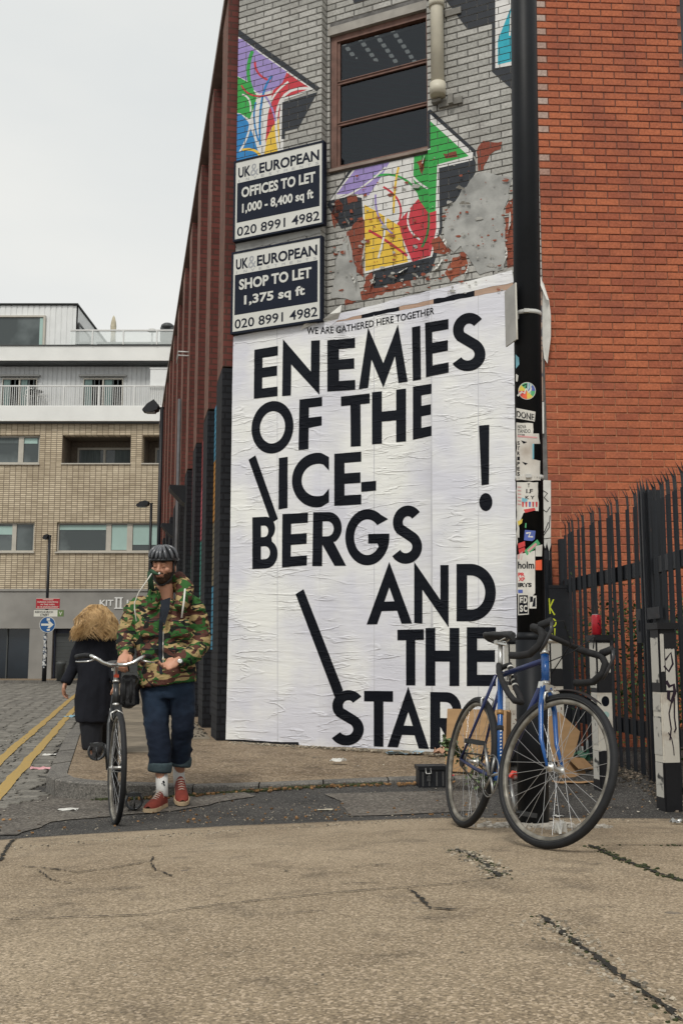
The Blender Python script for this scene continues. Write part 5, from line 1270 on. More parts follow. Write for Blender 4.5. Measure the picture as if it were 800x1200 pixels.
# signs on the third lamp post
LP = atY(58.5, 628, 34.)
def sign(name, lab, cat, x0, x1, y0, y1, m, extra=None, tilt=0.):
    a = atY(x0, y1, 33.9); c = atY(x1, y0, 33.9); t = empty(name, ((a.x+c.x)/2, 33.9, a.z), label=lab, cat=cat)
    w = (c.x-a.x)/2; h = c.z-a.z; b = MB(); b.box((-w, -.015, 0), (w, .015, h)); b.obj('panel', m, t)
    return t, w, h
SRED = mat('sign_red', (.40, .02, .03), .5, .05, 4); SWH = mat('sign_white', (.66, .65, .58), .5, .04, 4); SBL = mat('sign_blue', (.015, .09, .26), .45, .05, 4); SGR = mat('sign_green', (.12, .19, .06), .5, .05, 4)
t, w, h = sign('parking_sign', 'red rectangular sign with white writing on the lamp post, above the street name', 'road sign', 42.5, 70.5, 701, 713.5, SRED)
b = MB(); f = lambda x, y: Vector((x, -.018, y))
for i, s_ in enumerate(['WARNING', 'PARKING CONTROLS', 'IN THIS AREA', '24 HR ENFORCEMENT']): 
    ww = w*[.45, .88, .6, .9][i]; text_on(b, s_, f, -ww, ww, h*(.80-.23*i), h*(.93-.23*i), .02)
b.obj('lettering', SWH, t); b = MB()
for q in (((-w, h-.012), (w, h)), ((-w, 0), (w, .012))): b.box((q[0][0], -.0165, q[0][1]), (q[1][0], -.0151, q[1][1]))
b.obj('border', SWH, t)
t, w, h = sign('street_name_sign', 'white street name plate with a green end panel below the red sign', 'street sign', 40, 68, 715, 722.5, SWH)
b = MB(); text_on(b, 'REDCHURCH', f, -w*.9, w*.62, h*.54, h*.86, .02); text_on(b, 'STREET', f, -w*.45, w*.3, h*.1, h*.44, .02); b.obj('lettering', INK, t)
b = MB(); b.box((w+.001, -.015, 0), (w+.2, .015, h)); b.obj('end_panel', SGR, t); b = MB(); text_on(b, 'V', f, w+.05, w+.15, h*.2, h*.75, .02); b.obj('lettering', SWH, t)
a = atY(56, 732, 33.85); t = empty('one_way_sign', a, label='round blue sign with a white arrow pointing right', cat='road sign'); R_ = 9.3*33.85/1200
RX = Matrix.Rotation(radians(90), 4, 'X')
b = MB(); b.lathe([(R_, -.01), (R_, .01)], 36, RX); b.obj('disc', SWH, t); b = MB(); b.lathe([(R_*.94, .0105), (R_*.94, .0135)], 36, RX); b.obj('face', SBL, t)
b = MB(); b.add([Vector((x*R_, -.016, z*R_)) for x, z in [(-.78, -.13), (.2, -.13), (.0, -.42), (.3, -.42), (.78, 0), (.3, .42), (.0, .42), (.2, .13), (-.78, .13)]], [tuple(range(9))]); b.add([Vector((x*R_, -.0165, z*R_)) for x, z in [(-.1, .5), (.3, .5), (.3, .8), (-.1, .8)]], [(0, 1, 2, 3)]); b.add([Vector((x*R_, -.0165, z*R_)) for x, z in [(0, -.8), (.35, -.75), (.33, -.5), (-.1, -.6)]], [(0, 1, 2, 3)]); b.obj('arrow', SWH, t)
rg = random.Random(6); b = MB()
for k in range(16):
    y = 741+k*2.7+rg.uniform(-.5, .5); q = atY(58.5, y, 34.); w = .075; hh = rg.uniform(.03, .06); a0 = rg.uniform(-1.2, -.3); a1 = rg.uniform(.2, 1.2); rr = .078
    ps = [(LP.x+rr*sin(lerp(a0, a1, j/4)), 34.-rr*cos(lerp(a0, a1, j/4))) for j in range(5)]
    b.add([(x, yy, q.z-hh) for x, yy in ps]+[(x, yy, q.z+hh) for x, yy in ps], [(j, j+1, j+6, j+5) for j in range(4)], True)
b.v = [tuple(Vector(v)-Vector(l3.location)) for v in b.v]; b.obj('sticker', mat('mixed_stickers', (.6, .6, .58), .6, .1, 20, col2=(.06, .08, .12), thr=(.5, .55)), l3, kind='stuff')
q = atZ(64.8, 799, .11); t = empty('litter_bin', (q.x, 34.6, .11), label='small dark bin standing beside the sign post', cat='bin'); b = MB(); b.lathe([(.13, 0), (.14, .5), (.17, .55), (.17, .62), (.1, .66)], 14); b.obj('body', DKT, t)
# ------------------------------------------------------------------ the palisade railings
STEELB = mat('black_steel', (.008, .010, .014), .5, .3, 6, .0008, 60, col2=(.10, .05, .03), thr=(.68, .8))
fence = empty('palisade_fence', (2.06, 8.4, .15), label='black steel palisade railings with splayed spikes in front of the red wall', cat='fence')
FO = -Vector(fence.location)
def fbx(Y): return lerp(2.03, 2.17, (9.5-Y)/2.2) if Y > 7.3 else 2.17+(7.3-Y)*.01
def fob(b, name, m, **k):
    b.v = [tuple(Vector(v)+FO) for v in b.v]; return b.obj(name, m, fence, **k)
def palem():
    b = MB(); w = .034; z1 = 1.93; pr = [(-w, .0), (-w*.55, -.014), (-w*.2, 0), (w*.2, 0), (w*.55, -.014), (w, 0)]
    # outline along Y (fence direction), thickness to X
    n = len(pr); t = .003; vs = []
    for z in (0, z1):
        vs += [(x, y, z) for y, x in pr]+[(x+t, y, z) for y, x in pr]
    b.add(vs, [(i, i+1, 2*n+i+1, 2*n+i) for i in range(n-1)]+[(n+i, 3*n+i, 3*n+i+1, n+i+1) for i in range(n-1)]+[(0, 2*n, 3*n, n), (n-1, 2*n-1, 4*n-1, 3*n-1)])
    # three tines, each bent its own way
    for y0, y1, ty, tx in ((-w, -w*.35, -.016, -.03), (-w*.3, w*.3, 0, -.055), (w*.35, w, .016, -.03)):
        zz = [z1, z1+.09, z1+.17]; b.add([(0, y0, z1), (0, y1, z1), (-.004, y1, zz[1]), (-.004, y0, zz[1]), (tx, (y0+y1)/2+ty, zz[2]), (t, y0, z1), (t, y1, z1), (t-.004, y1, zz[1]), (t-.004, y0, zz[1])],
          [(0, 1, 2, 3), (3, 2, 4), (5, 8, 7, 6), (8, 4, 7), (1, 6, 7, 2), (0, 3, 8, 5), (2, 7, 4), (3, 4, 8)])
    return b.mesh('pale', STEELB)
PAL = palem(); rg = random.Random(2)
Y = 9.36
while Y > 7.42:
    o = link('pale', PAL, fence); o.location = Vector((fbx(Y), Y, .19))+FO; o.rotation_euler = (rg.uniform(-.006, .006), rg.uniform(-.01, .01), rg.uniform(-.1, .1)); Y -= .155
Y = 7.08
while Y > 4.9:
    o = link('pale', PAL, fence); o.location = Vector((fbx(Y), Y, .17))+FO; o.rotation_euler = (rg.uniform(-.006, .006), rg.uniform(-.01, .01), rg.uniform(-.1, .1)); Y -= .155
def prof_post(Y, X, z0, z1, w):
    b = MB(); b.box((X-w/2, Y-w/2, z0), (X+w/2, Y-w*.3, z1)); b.box((X-w/2, Y+w*.3, z0), (X+w/2, Y+w/2, z1)); b.box((X-.006, Y-w*.3, z0), (X+.006, Y+w*.3, z1-.01)); return b
fob(prof_post(9.5, 2.05, .1, 2.1, .06), 'post', STEELB); fob(prof_post(7.26, 2.22, .1, 2.2, .1), 'post', STEELB); fob(prof_post(4.8, 2.24, .1, 2.2, .1), 'post', STEELB)
def gatepost():
    b = MB()
    for k, (dx, dy) in enumerate(((0, 0), (.03, .035), (.0, .07), (.035, -.035))):
        b.box((2.13+dx, 7.2+dy, .12), (2.145+dx, 7.232+dy, 2.18)); b.add([(2.13+dx, 7.2+dy, 2.18), (2.145+dx, 7.2+dy, 2.18), (2.145+dx, 7.232+dy, 2.18), (2.13+dx, 7.232+dy, 2.18), (2.125+dx, 7.216+dy, 2.29)], [(0, 1, 4), (1, 2, 4), (2, 3, 4), (3, 0, 4)])
    return b
fob(gatepost(), 'gate_stile', STEELB, kind=None)
for z in (1.6, .45):
    b = MB(); b.add([], []); 
    for (ya, yb) in ((9.45, 7.3), (7.15, 4.85)):
        b = MB(); P = [(fbx(ya)+.006, ya), (fbx(yb)+.006, yb)]
        vs = [(P[0][0], P[0][1], z), (P[1][0], P[1][1], z), (P[1][0], P[1][1], z+.11), (P[0][0], P[0][1], z+.11), (P[0][0]+.05, P[0][1], z), (P[1][0]+.05, P[1][1], z), (P[1][0]+.05, P[1][1], z+.11), (P[0][0]+.05, P[0][1], z+.11)]
        b.add(vs, [(0, 1, 2, 3), (7, 6, 5, 4), (0, 4, 5, 1), (3, 2, 6, 7), (0, 3, 7, 4), (1, 5, 6, 2)]); fob(b, 'rail', STEELB)
b = MB(); b.box((2.12, 7.3, 1.12), (2.2, 7.42, 1.36)); b.box((2.11, 7.33, 1.2), (2.12, 7.36, 1.28)); fob(b, 'lock_box', STEELB)
b = MB(); b.box((2.13, 6.9, 1.28), (2.15, 7.18, 1.36)); fob(b, 'gate_bar', STEELB)
# two odd pales by the wall corner and a dark sheet of hoarding
for k, x in enumerate((1.83, 1.89)):
    o = link('pale', PAL, fence); o.location = Vector((x, 9.28+.1*k, .10))+FO; o.rotation_euler = (0, .02, radians(70)); o.scale = (1, 1, .93)
hd = empty('hoarding_panel', (1.94, 9.33, .08), label='narrow black sheet of hoarding with a yellow scrawl between pole and railings', cat='hoarding')
b = MB(); b.box((-.14, -.02, 0), (.12, .02, 1.55)); b.box((-.15, -.024, 1.551), (.13, .024, 1.58)); b.obj('panel', BLACKP, hd)
YG = mat('yellow_spray', (.62, .68, .04), .6, .1, 10)
b = MB()
def scr(P, w): 
    q = stroke(P, w); n_ = len(P); b.add([(x, -.023, z) for x, z in q], [(i, i+1, 2*n_-2-i, 2*n_-1-i) for i in range(n_-1)])
s_ = .001
scr([(-.06, 1.46), (-.055, 1.32)], .012); scr([(-.02, 1.45), (-.055, 1.38), (-.015, 1.31)], .012); b.v = [(x, y-.0003 if i % 2 else y, z) for i, (x, y, z) in enumerate(b.v)]
scr([(-.035+.03*cos(a), 1.24+.035*sin(a)) for a in [k*pi/6 for k in range(13)]], .012); scr([(-.065, 1.1), (-.062, 1.18), (-.02, 1.1), (-.016, 1.19)], .012)
b.obj('scrawl', YG, hd)
# ivy and weeds in the yard behind the railings
def leaves(name, centers, n, size, cols_, parent=None, seed=1, kind=None, droop=.3, **tg):
    rg = random.Random(seed); b = MB()
    for _ in range(n):
        c, r = rg.choice(centers); p = Vector([rg.gauss(0, .45) for _ in range(3)]); p = Vector((c[0]+p.x*r[0], c[1]+p.y*r[1], c[2]+p.z*r[2]))
        s = size*rg.uniform(.6, 1.3); R = Matrix.Rotation(rg.uniform(0, 6.28), 4, 'Z') @ Matrix.Rotation(rg.uniform(-1, 1), 4, 'X') @ Matrix.Rotation(rg.uniform(-.7, .7), 4, 'Y'); b.cr = rg.random()
        b.add([p + (R @ Vector(q)) for q in ((0, -s, 0), (s*.55, -s*.3, s*.1), (s*.5, s*.35, s*.08), (0, s, -s*.15), (-s*.5, s*.35, s*.08), (-s*.55, -s*.3, s*.1))], [(0, 1, 2), (0, 2, 3), (0, 3, 4), (0, 4, 5)])
    return b.obj(name, cols_, parent, attr=True, kind=kind, fixn=False)
IVY = mat('ivy_leaf', (.05, .10, .025), .6, .35, 8, rnd=.6)
iv = empty('climbing_plant', (2.6, 9.1, .1), label='small-leaved green climber on the red wall behind the railings', cat='plant')
leaves('leaf', [((-.15, 0, .6), (.35, .15, .6)), ((.1, 0, .9), (.3, .15, .5)), ((.0, 0, 1.15), (.35, .15, .35)), ((-.35, .05, .9), (.2, .15, .6)), ((.25, 0, .5), (.2, .15, .5))], 2600, .02, IVY, iv, 4, kind='stuff')
b = MB(); rg = random.Random(3)
for k in range(9):
    x = rg.uniform(-.4, .35); P = [(x, .05, 0)]
    for j in range(6): P.append((P[-1][0]+rg.uniform(-.08, .08), .05+rg.uniform(-.05, .05), P[-1][2]+.22))
    b.tube(P, .006, 5)
b.obj('stem', mat('stem', (.10, .07, .04), .9), iv)
iv2 = empty('weed_bush', (2.62, 7.9, .15), label='loose green weeds with orange flowers just behind the railings beside the gate post', cat='plant')
leaves('leaf', [((0, 0, .75), (.15, .2, .35)), ((.02, .1, .35), (.12, .2, .3)), ((0, 0, 1.1), (.1, .15, .25))], 700, .022, IVY, iv2, 9, kind='stuff')
b = MB(); [b.ball((-.1+.05*sin(k*2.), .02*k, .5+.05*cos(k*1.7)), .012, 6) for k in range(7)]; b.obj('flower', mat('orange_flower', (.6, .18, .02), .7), iv2, kind='stuff')
b = MB(); [b.tube([(0, .05*k-.1, 0), (.02*k-.05, .05*k-.1, .8)], .005, 5) for k in range(5)]; b.obj('stem', MATS['stem'], iv2)
# raised strip of dirt under the railings, yard ground
sheet('yard', rng(2.25, 8, .4), rng(4.5, 9.7, .4), lambda x, y: (x, y, .17+.01*noise.noise((x*2, y*2, 0))), MATS['dark_dirt'])
crumbs('dirt', [(2.02, 9.4), (2.1, 7.4), (2.12, 6.2)], 500, .05, .004, .012, mat('damp_grit', (.13, .105, .08), .95, .4, 20, rnd=.6), H, 31)
crumbs('dirt', [(1.5, 9.0), (2., 8.4), (2.05, 7.4)], 400, .12, .004, .014, MATS['dark_dirt'], H, 32)
# ------------------------------------------------------------------ bollards
BW_ = mat('bollard_white', (.60, .57, .50), .55, .12, 5, .0008, 40, col2=(.28, .20, .14), thr=(.55, .72)); BKG = mat('bollard_black', (.012, .012, .014), .5, .3, 5, .001, 30, col2=(.2, .18, .15), thr=(.66, .74))
FLY = mat('weathered_flyer', (.52, .50, .45), .7, .2, 10, .001, 40, col2=(.05, .05, .05), thr=(.56, .62))
def bollard(x, y, h, rz, lab, kind):
    t = empty('bollard', (x, y, H(x, y)-.01), radians(rz), lab, 'bollard', 'square black and white bollards'); w = .056
    def bx_(z0, z1, ww, nm, m):
        b = MB(); b.box((-ww, -ww, z0), (ww, ww, z1)); me = b.mesh(nm, m, True); bm = bmesh.new(); bm.from_mesh(me); bmesh.ops.bevel(bm, geom=[e for e in bm.edges if abs(e.verts[0].co.z-e.verts[1].co.z) > .01], offset=.008, segments=2, affect='EDGES'); bm.to_mesh(me); bm.free(); return link(nm, me, t)
    bx_(0, h*.262, w+.0015, 'base_band', BKG); bx_(h*.2621, h*.63, w, 'white_band', BW_); bx_(h*.6301, h*.965, w+.001, 'top_band', BKG)
    b = MB(); b.cbox((0, 0, h*.983), (.145, .145, h*.035)); b.obj('cap', BKG, t)
    b = MB()
    def fl(face, x0, x1, z0, z1, k=0):
        e = w+.0025+.0006*k; P = [(x0, z0), (x1, z0), (x1, z1), (x0, z1)]; P = rag(P, .003, .02, int(z0*1000)+face)
        b.add([(q[0]*w, -e, q[1]*h) if face == 0 else (-e, -q[0]*w, q[1]*h) for q in P], [tuple(range(len(P)))])
    fl(1, -.85, .85, .3, .5); fl(1, -.8, .8, .53, .62, 0); fl(1, -.8, .8, .08, .26, 0)
    if kind != 1: fl(0, -.85, .85, .76, .95)
    else: fl(0, -.9, -.45, .74, .94); fl(0, -.35, .8, .64, .86, 1); fl(1, -.8, .8, .68, .92)
    if kind != 1: fl(1, -.9, .9, .66, .95)
    b.obj('flyer', FLY, t, kind='stuff')
    b = MB()
    if kind == 2:
        b.add([(.0+.030*cos(a), -w-.0012, h*.575+.036*sin(a)) for a in [k*pi/12 for k in range(24)]], [tuple(range(24))])
        b.obj('black_dot', INK, t)
        b = MB(); b.add([(.0+.026*cos(a), -w-.0012, h*.49+.022*sin(a)) for a in [k*pi/12 for k in range(24)]], [tuple(range(24))]); b.obj('faded_dot', mat('pale_teal', (.35, .5, .46), .7), t)
    if kind == 1:
        for P, ww in (([(-.02, .69), (.0, .66), (.03, .67), (.035, .63), (.01, .58), (-.01, .60), (-.005, .64)], .022), ([(.01, .58), (-.01, .52), (.0, .44), (-.012, .38)], .009), ([(.03, .6), (.025, .5), (.032, .44), (.02, .42)], .010), ([(-.02, .42), (.0, .39), (.01, .34), (.012, .30)], .006), ([(-.02, .8), (.02, .84), (.03, .78), (0, .74), (-.03, .77)], .014)):
            q = stroke([(a, c*h) for a, c in P], ww); n_ = len(P); b.add([(a, -w-.0035, c) for a, c in q], [(i, i+1, 2*n_-2-i, 2*n_-1-i) for i in range(n_-1)])
        b.obj('scrawl', mat('dark_purple_paint', (.02, .01, .02), .6), t)
    if kind == 3:
        rg = random.Random(4)
        for k in range(14): 
            a, c = rg.uniform(-.045, .045), rg.uniform(.3, .62)*h; b.add([(a+.006*cos(u_)*rg.uniform(.6, 1.3), -w-.001, c+.006*sin(u_)*rg.uniform(.6, 1.3)) for u_ in [j*pi/3 for j in range(6)]], [tuple(range(6))])
        b.obj('rust_spot', mat('rust', (.12, .04, .02), .9), t, kind='stuff')
    return t
p1 = atY(784, 948, 6.45); bollard(p1.x, 6.45, 1.15, 12, 'black and white bollard with dripping dark paint at the right edge, nearest of the row', 1)
b2x = atY(708, 925, 7.39).x; b2t = bollard(b2x, 7.39, 1.09, 12, 'black and white bollard with a black dot and a red can on top', 2)
bollard(atY(652, 902, 8.6).x, 8.6, 1.1, 12, 'black and white bollard seen through the fork of the blue bicycle', 3)
bollard(atY(603, 892, 9.05).x, 9.05, 1.1, 12, 'rust spotted bollard half hidden left of the black pole, beside the cardboard', 3)
# red can
cz = H(b2x, 7.39)-.01+1.09; t = empty('drink_can', (b2x-.02, 7.39, cz), label='red drink can standing on the bollard with the black dot', cat='can')
b = MB(); b.lathe([(.026, 0), (.034, .008), (.034, .135), (.027, .145)], 24); b.obj('body', mat('can_red', (.38, .012, .022), .3, .1, 4), t); b = MB(); b.lathe([(.0271, .1451), (.027, .149), (.024, .1455), (.001, .145)], 24); b.obj('lid', STEEL, t)
b = MB(); P = [(-.01, .05), (.008, .07), (-.006, .085), (.01, .105)]; q = stroke(P, .01); b.add([(.0345*sin(x/.0345+.3), -.0345*cos(x/.0345+.3)-.0004, z) for x, z in q], [(0, 1, 6, 7), (1, 2, 5, 6), (2, 3, 4, 5)]); b.obj('logo', INK, t)
# ------------------------------------------------------------------ the black pole with stickers
PY = 5.67; PX0 = atY(624.5, 972, PY).x; pz0 = F(PX0, PY); LEAN = .0135
pole = empty('lamp_post', (PX0, PY, pz0), label='thick black pole plastered with stickers, the blue bicycle leaning on it', cat='pole')
def pcx(z): return PX0+LEAN*(z-pz0)
def prr(z): return .084 if z < 1.12 else .0765
b = MB(); b.tube([(0, 0, -.1), (LEAN*(1.12-pz0), 0, 1.12-pz0)], .084, 32); b.tube([(LEAN*(1.12-pz0), 0, 1.12-pz0), (LEAN*7, 0, 7)], .0765, 32)
b.tube([(LEAN*(1.12-pz0), 0, 1.115-pz0), (LEAN*(1.16-pz0), 0, 1.16-pz0)], [.084, .0766], 32); GLB = mat('gloss_black_paint', (.006, .007, .009), .5, .3, 4, .0006, 30, spec=.2); b.obj('shaft', GLB, pole)
b = MB(); b.tube([(.079, .02, 2.05-pz0), (.079+LEAN*5, .02, 7-pz0)], .02, 12); b.obj('conduit', GLB, pole)
for zc in (2.97, 2.02):
    b = MB(); c = (LEAN*(zc-pz0), 0); b.tube([(c[0], 0, zc-pz0-.012), (c[0], 0, zc-pz0+.012)], .0795, 32); b.cbox((c[0]-.02, -.084, zc-pz0), (.03, .012, .02)); b.obj('clamp', mat('pale_metal', (.5, .5, .48), .4), pole)
b = MB(); R_ = Matrix.Translation((LEAN*2.8-.105, -.03, 2.95-pz0)) @ Matrix.Rotation(radians(-76), 4, 'Z'); b.box((-.06, -.004, -.16), (.09, .004, .17), R_); b.box((.0, .004, -.02), (.03, .05, .02), R_); b.obj('sign_plate', mat('sign_back', (.35, .34, .32), .6, .2, 6, .001, 30), pole)
b = MB(); b.box((.0901, -.0045, -.16), (.0935, .0045, .17), R_); b.obj('plate_edge', WHITEP, pole)
SK = [0]
def cylpt(px, py, lift):
    r = ray(px, py); q = atY(px, py, PY-.07); z = q.z; cx = pcx(z); R = prr(z)+lift
    # intersect with the vertical cylinder
    a = r.x**2+r.y**2; bq = -2*(r.x*cx+r.y*PY); c = cx*cx+PY*PY-R*R; D = bq*bq-4*a*c
    if D < 0: D = 0
    t = (-bq-sqrt(D))/(2*a); p = CO+r*t; return p-Vector(pole.location)
def sticker(poly, m, nm='sticker', lab=None, lift=None, step=3.):
    SK[0] += 1; lf = lift or .0008+.00012*SK[0]; b = MB()
    for t in tris_of([poly]):
        x0 = min(p[0] for p in t); x1 = max(p[0] for p in t); x = math.floor(x0/step)*step
        while x < x1:
            c = clip(t, 0, x, 1); c = clip(c, 0, x+step, -1) if len(c) > 2 else []
            if len(c) > 2: b.add([cylpt(q[0], q[1], lf) for q in c], [tuple(range(len(c)))], True)
            x += step
    o = b.obj(nm, m, pole); return o
def stext(s_, x0, x1, y0, y1, m, bold=.03, sh=0.):
    SK[0] += 1; b = MB(); lf = .0008+.00012*SK[0]
    text_on(b, s_, lambda x, y: cylpt(x, y+sh*(x-x0), lf), x0, x1, y1, y0, bold); b.obj('lettering', m, pole)
def sc(n, c): return mat('sticker_'+n, c, .55, .15, 12, .0004, 50)
SWt, SRd, SBu, SCy, SYe, SGn, SPk, SOr = sc('white', (.62, .60, .55)), sc('red', (.55, .05, .05)), sc('blue', (.08, .12, .38)), sc('cyan', (.18, .42, .5)), sc('yellow', (.65, .5, .08)), sc('green', (.08, .35, .15)), sc('pink', (.6, .3, .3)), sc('orange', (.75, .12, .05))
DIRTW = mat('torn_white', (.60, .57, .52), .7, .1, 6, .001, 40, col2=(.40, .35, .3), thr=(.5, .7))
circ = lambda cx, cy, r, a0=0, a1=360, n=24: [(cx+r*cos(radians(a0+(a1-a0)*k/n)), cy+r*sin(radians(a0+(a1-a0)*k/n))) for k in range(n+(a1-a0 != 360))]
sticker(circ(617, 458, 10.2), SWt)
for k, m_ in enumerate([SCy, SBu, SGn, SYe, SOr, SRd, SYe, SGn]): sticker([(617, 458)]+circ(617, 458, 9.5, k*45-90, k*45-45, 4), m_, step=4)
sticker(stroke([(606, 464), (611, 459), (614, 461), (616, 455), (619, 460), (622, 455)], 2.2), SWt); sticker(stroke([(612, 452), (617, 450), (616, 455)], 1.6), INK)
sticker([(603.5, 415), (607.5, 419), (608, 427), (604, 432)], SCy); sticker([(604, 438), (607, 440), (606, 447), (604, 447)], SWt)
sticker([(604.5, 478), (627, 482.5), (626, 494), (604.5, 490)], SWt); stext('DONE', 604.8, 625.5, 481, 489, INK, .03, .2)
sticker(rag([(604.5, 495), (624, 496), (624, 510), (604.5, 512)], .5, 5, 1), SWt); stext('NOVA', 606, 616, 498, 502, INK, .01); stext('TANDO.', 606, 622, 503, 507.5, INK, .01); stext('COM', 606, 614, 508.5, 511, INK, .02)
sticker(rag([(604.5, 510), (624, 508), (631, 508), (632.5, 520), (624, 520), (624, 538), (632.5, 540), (633, 563), (604.5, 563)], .7, 5, 2), DIRTW)
for k, ch in enumerate('STRIPES'): stext(ch, 605.5, 608.5, 517+k*6, 521.5+k*6, INK, .03)
sticker([(623.3, 520), (625.2, 520), (625.2, 538), (623.3, 538)], SCy); sticker([(610, 516), (617, 518), (613, 520)], INK); sticker([(611, 541), (618, 543), (615, 545)], INK); sticker([(606, 510), (629, 512), (629, 513.5), (606, 512)], SPk)
sticker(rag([(605, 565), (630, 565), (630.5, 599), (622, 598), (613, 601), (608, 615), (605, 640)], .6, 5, 3), SWt)
stext('Y', 617.5, 620.5, 566, 571, INK); stext('LF', 616, 624, 573, 578, INK); stext('K Y', 615, 626, 581, 585, INK); sticker([(611, 583), (618, 585), (616, 590), (611, 589)], SCy)
for k in range(5): sticker([(611+k*4, 588), (613.4+k*4, 588), (613+k*4, 594), (611.4+k*4, 594)], SRd if k != 2 else SBu)
sticker([(613, 597), (626, 595), (627, 598), (615, 601)], SRd)
for k in range(6): sticker([(606, 570+k*4), (610, 570.5+k*4), (610, 571.7+k*4), (606, 571.2+k*4)], SPk)
sticker([(606, 611), (612, 608), (611, 613), (607, 616)], SYe); sticker([(606, 618), (608, 618), (608, 630), (606.5, 630)], SWt); sticker([(615, 613), (616.5, 613), (616, 619), (614.5, 618)], SGn)
sticker([(614.5, 621), (627, 622), (626, 632), (623, 634), (613.5, 633)], SBu); sticker(stroke([(616, 625), (621, 624), (619, 629), (624, 629)], 2), SWt)
sticker([(606.5, 637), (614.5, 634), (615, 640), (607, 643)], SRd); sticker([(607, 644), (614, 641), (616, 646), (608, 649)], SRd); sticker([(606.5, 650), (612, 646), (611, 656), (606.5, 655)], SPk)
sticker([(605.5, 650), (619, 647), (626.5, 645), (626.5, 695), (622, 700), (605.5, 696)], SWt); sticker([(614, 645.5), (629, 632), (632.5, 637), (617, 651)], SGn); sticker([(617, 645), (627, 636), (629, 638), (619, 647)], SPk)
stext('holm', 606.3, 625.5, 658, 666.5, INK, .03); stext('PR', 606.5, 614.5, 671, 675.5, SRd, .05); stext('XP', 607, 614.5, 676.5, 681, SRd, .05); stext('IRTS', 606.5, 622.5, 683, 688, INK, .05); sticker([(606.5, 691), (612, 691), (612, 695), (606.5, 695)], SBu)
sticker([(627, 640), (635, 638), (634.5, 652), (627, 652)], SWt); sticker([(627, 657), (634.5, 656), (634.5, 668), (627, 668)], SOr)
sticker([(606.5, 696), (619, 696), (619, 720), (606.5, 721)], SWt); sticker([(607.5, 697.5), (618, 697.5), (618, 719), (607.5, 719.5)], INK)
stext('E', 608.5, 612.3, 699, 707, SWt, .04); stext('D', 613, 617.3, 699, 707, SWt, .04); stext('S', 608.5, 612.3, 709, 717, SWt, .04); stext('C', 613, 617.3, 709, 717, SWt, .04)
sticker([(619.5, 698), (628, 698), (628, 713), (619.5, 713)], SWt); sticker([(620.5, 699), (624, 699), (624, 705), (620.5, 706)], INK); sticker([(625, 701), (627, 700), (627, 711), (623, 711)], INK)
# crumbled collar of concrete at its foot
b = MB(); rg = random.Random(5); P = [(.16*rg.uniform(.8, 1.5)*cos(a)+.02, .13*rg.uniform(.8, 1.2)*sin(a)) for a in [k*pi/12 for k in range(24)]]
b.add([(PX0+x, PY+y, F(PX0+x, PY+y)+.007) for x, y in P]+[(PX0+.5*x, PY+.5*y, F(PX0, PY)+.02) for x, y in P], [(i, (i+1) % 24, (i+1) % 24+24, i+24) for i in range(24)], True); b.obj('mortar_collar', mat('pale_mortar', (.42, .39, .34), .95, .25, 20, .006, 60), kind='structure')
crumbs('rubble', [(PX0-.25, PY-.1), (PX0+.3, PY-.15)], 160, .06, .006, .02, MATS['pale_mortar'], F, 41)
# ------------------------------------------------------------------ bicycles
def frame_mat(fwd, up):   # local x forward, y left, z up
    f = Vector(fwd).normalized(); l = Vector(up).cross(f).normalized(); u = f.cross(l); return Matrix(((f.x, l.x, u.x, 0), (f.y, l.y, u.y, 0), (f.z, l.z, u.z, 0), (0, 0, 0, 1)))
TAPE = mat('bar_tape', (.014, .014, .015), .8, .3, 30, .001, 90); ALU = mat('worn_alloy', (.55, .54, .51), .35, .2, 14, metal=.9); RIMG = mat('grey_rim', (.13, .12, .10), .5, .4, 12, metal=.5, col2=(.30, .28, .24), thr=(.4, .6))
BLUE = mat('blue_frame', (.006, .075, .27), .25, .15, 6, .0003, 60, col2=(.01, .03, .12), thr=(.62, .75), spec=.6); NAVYF = mat('navy_frame', (.01, .02, .09), .3, .2, 6, .0003, 50, spec=.6); DKF = mat('dark_frame_paint', (.02, .022, .024), .3, .3, 8, .0003, 60, spec=.6)
SADL = mat('saddle_leather', (.014, .014, .015), .45, .3, 8, .0008, 60); CHN = mat('greasy_chain', (.05, .045, .04), .6, .3, 60, metal=.6); TYW = mat('tyre_wall', (.045, .045, .045), .8, .2, 30); SILT = mat('spoke_steel', (.5, .5, .5), .3, .05, 10, metal=.9)
_sp = {}
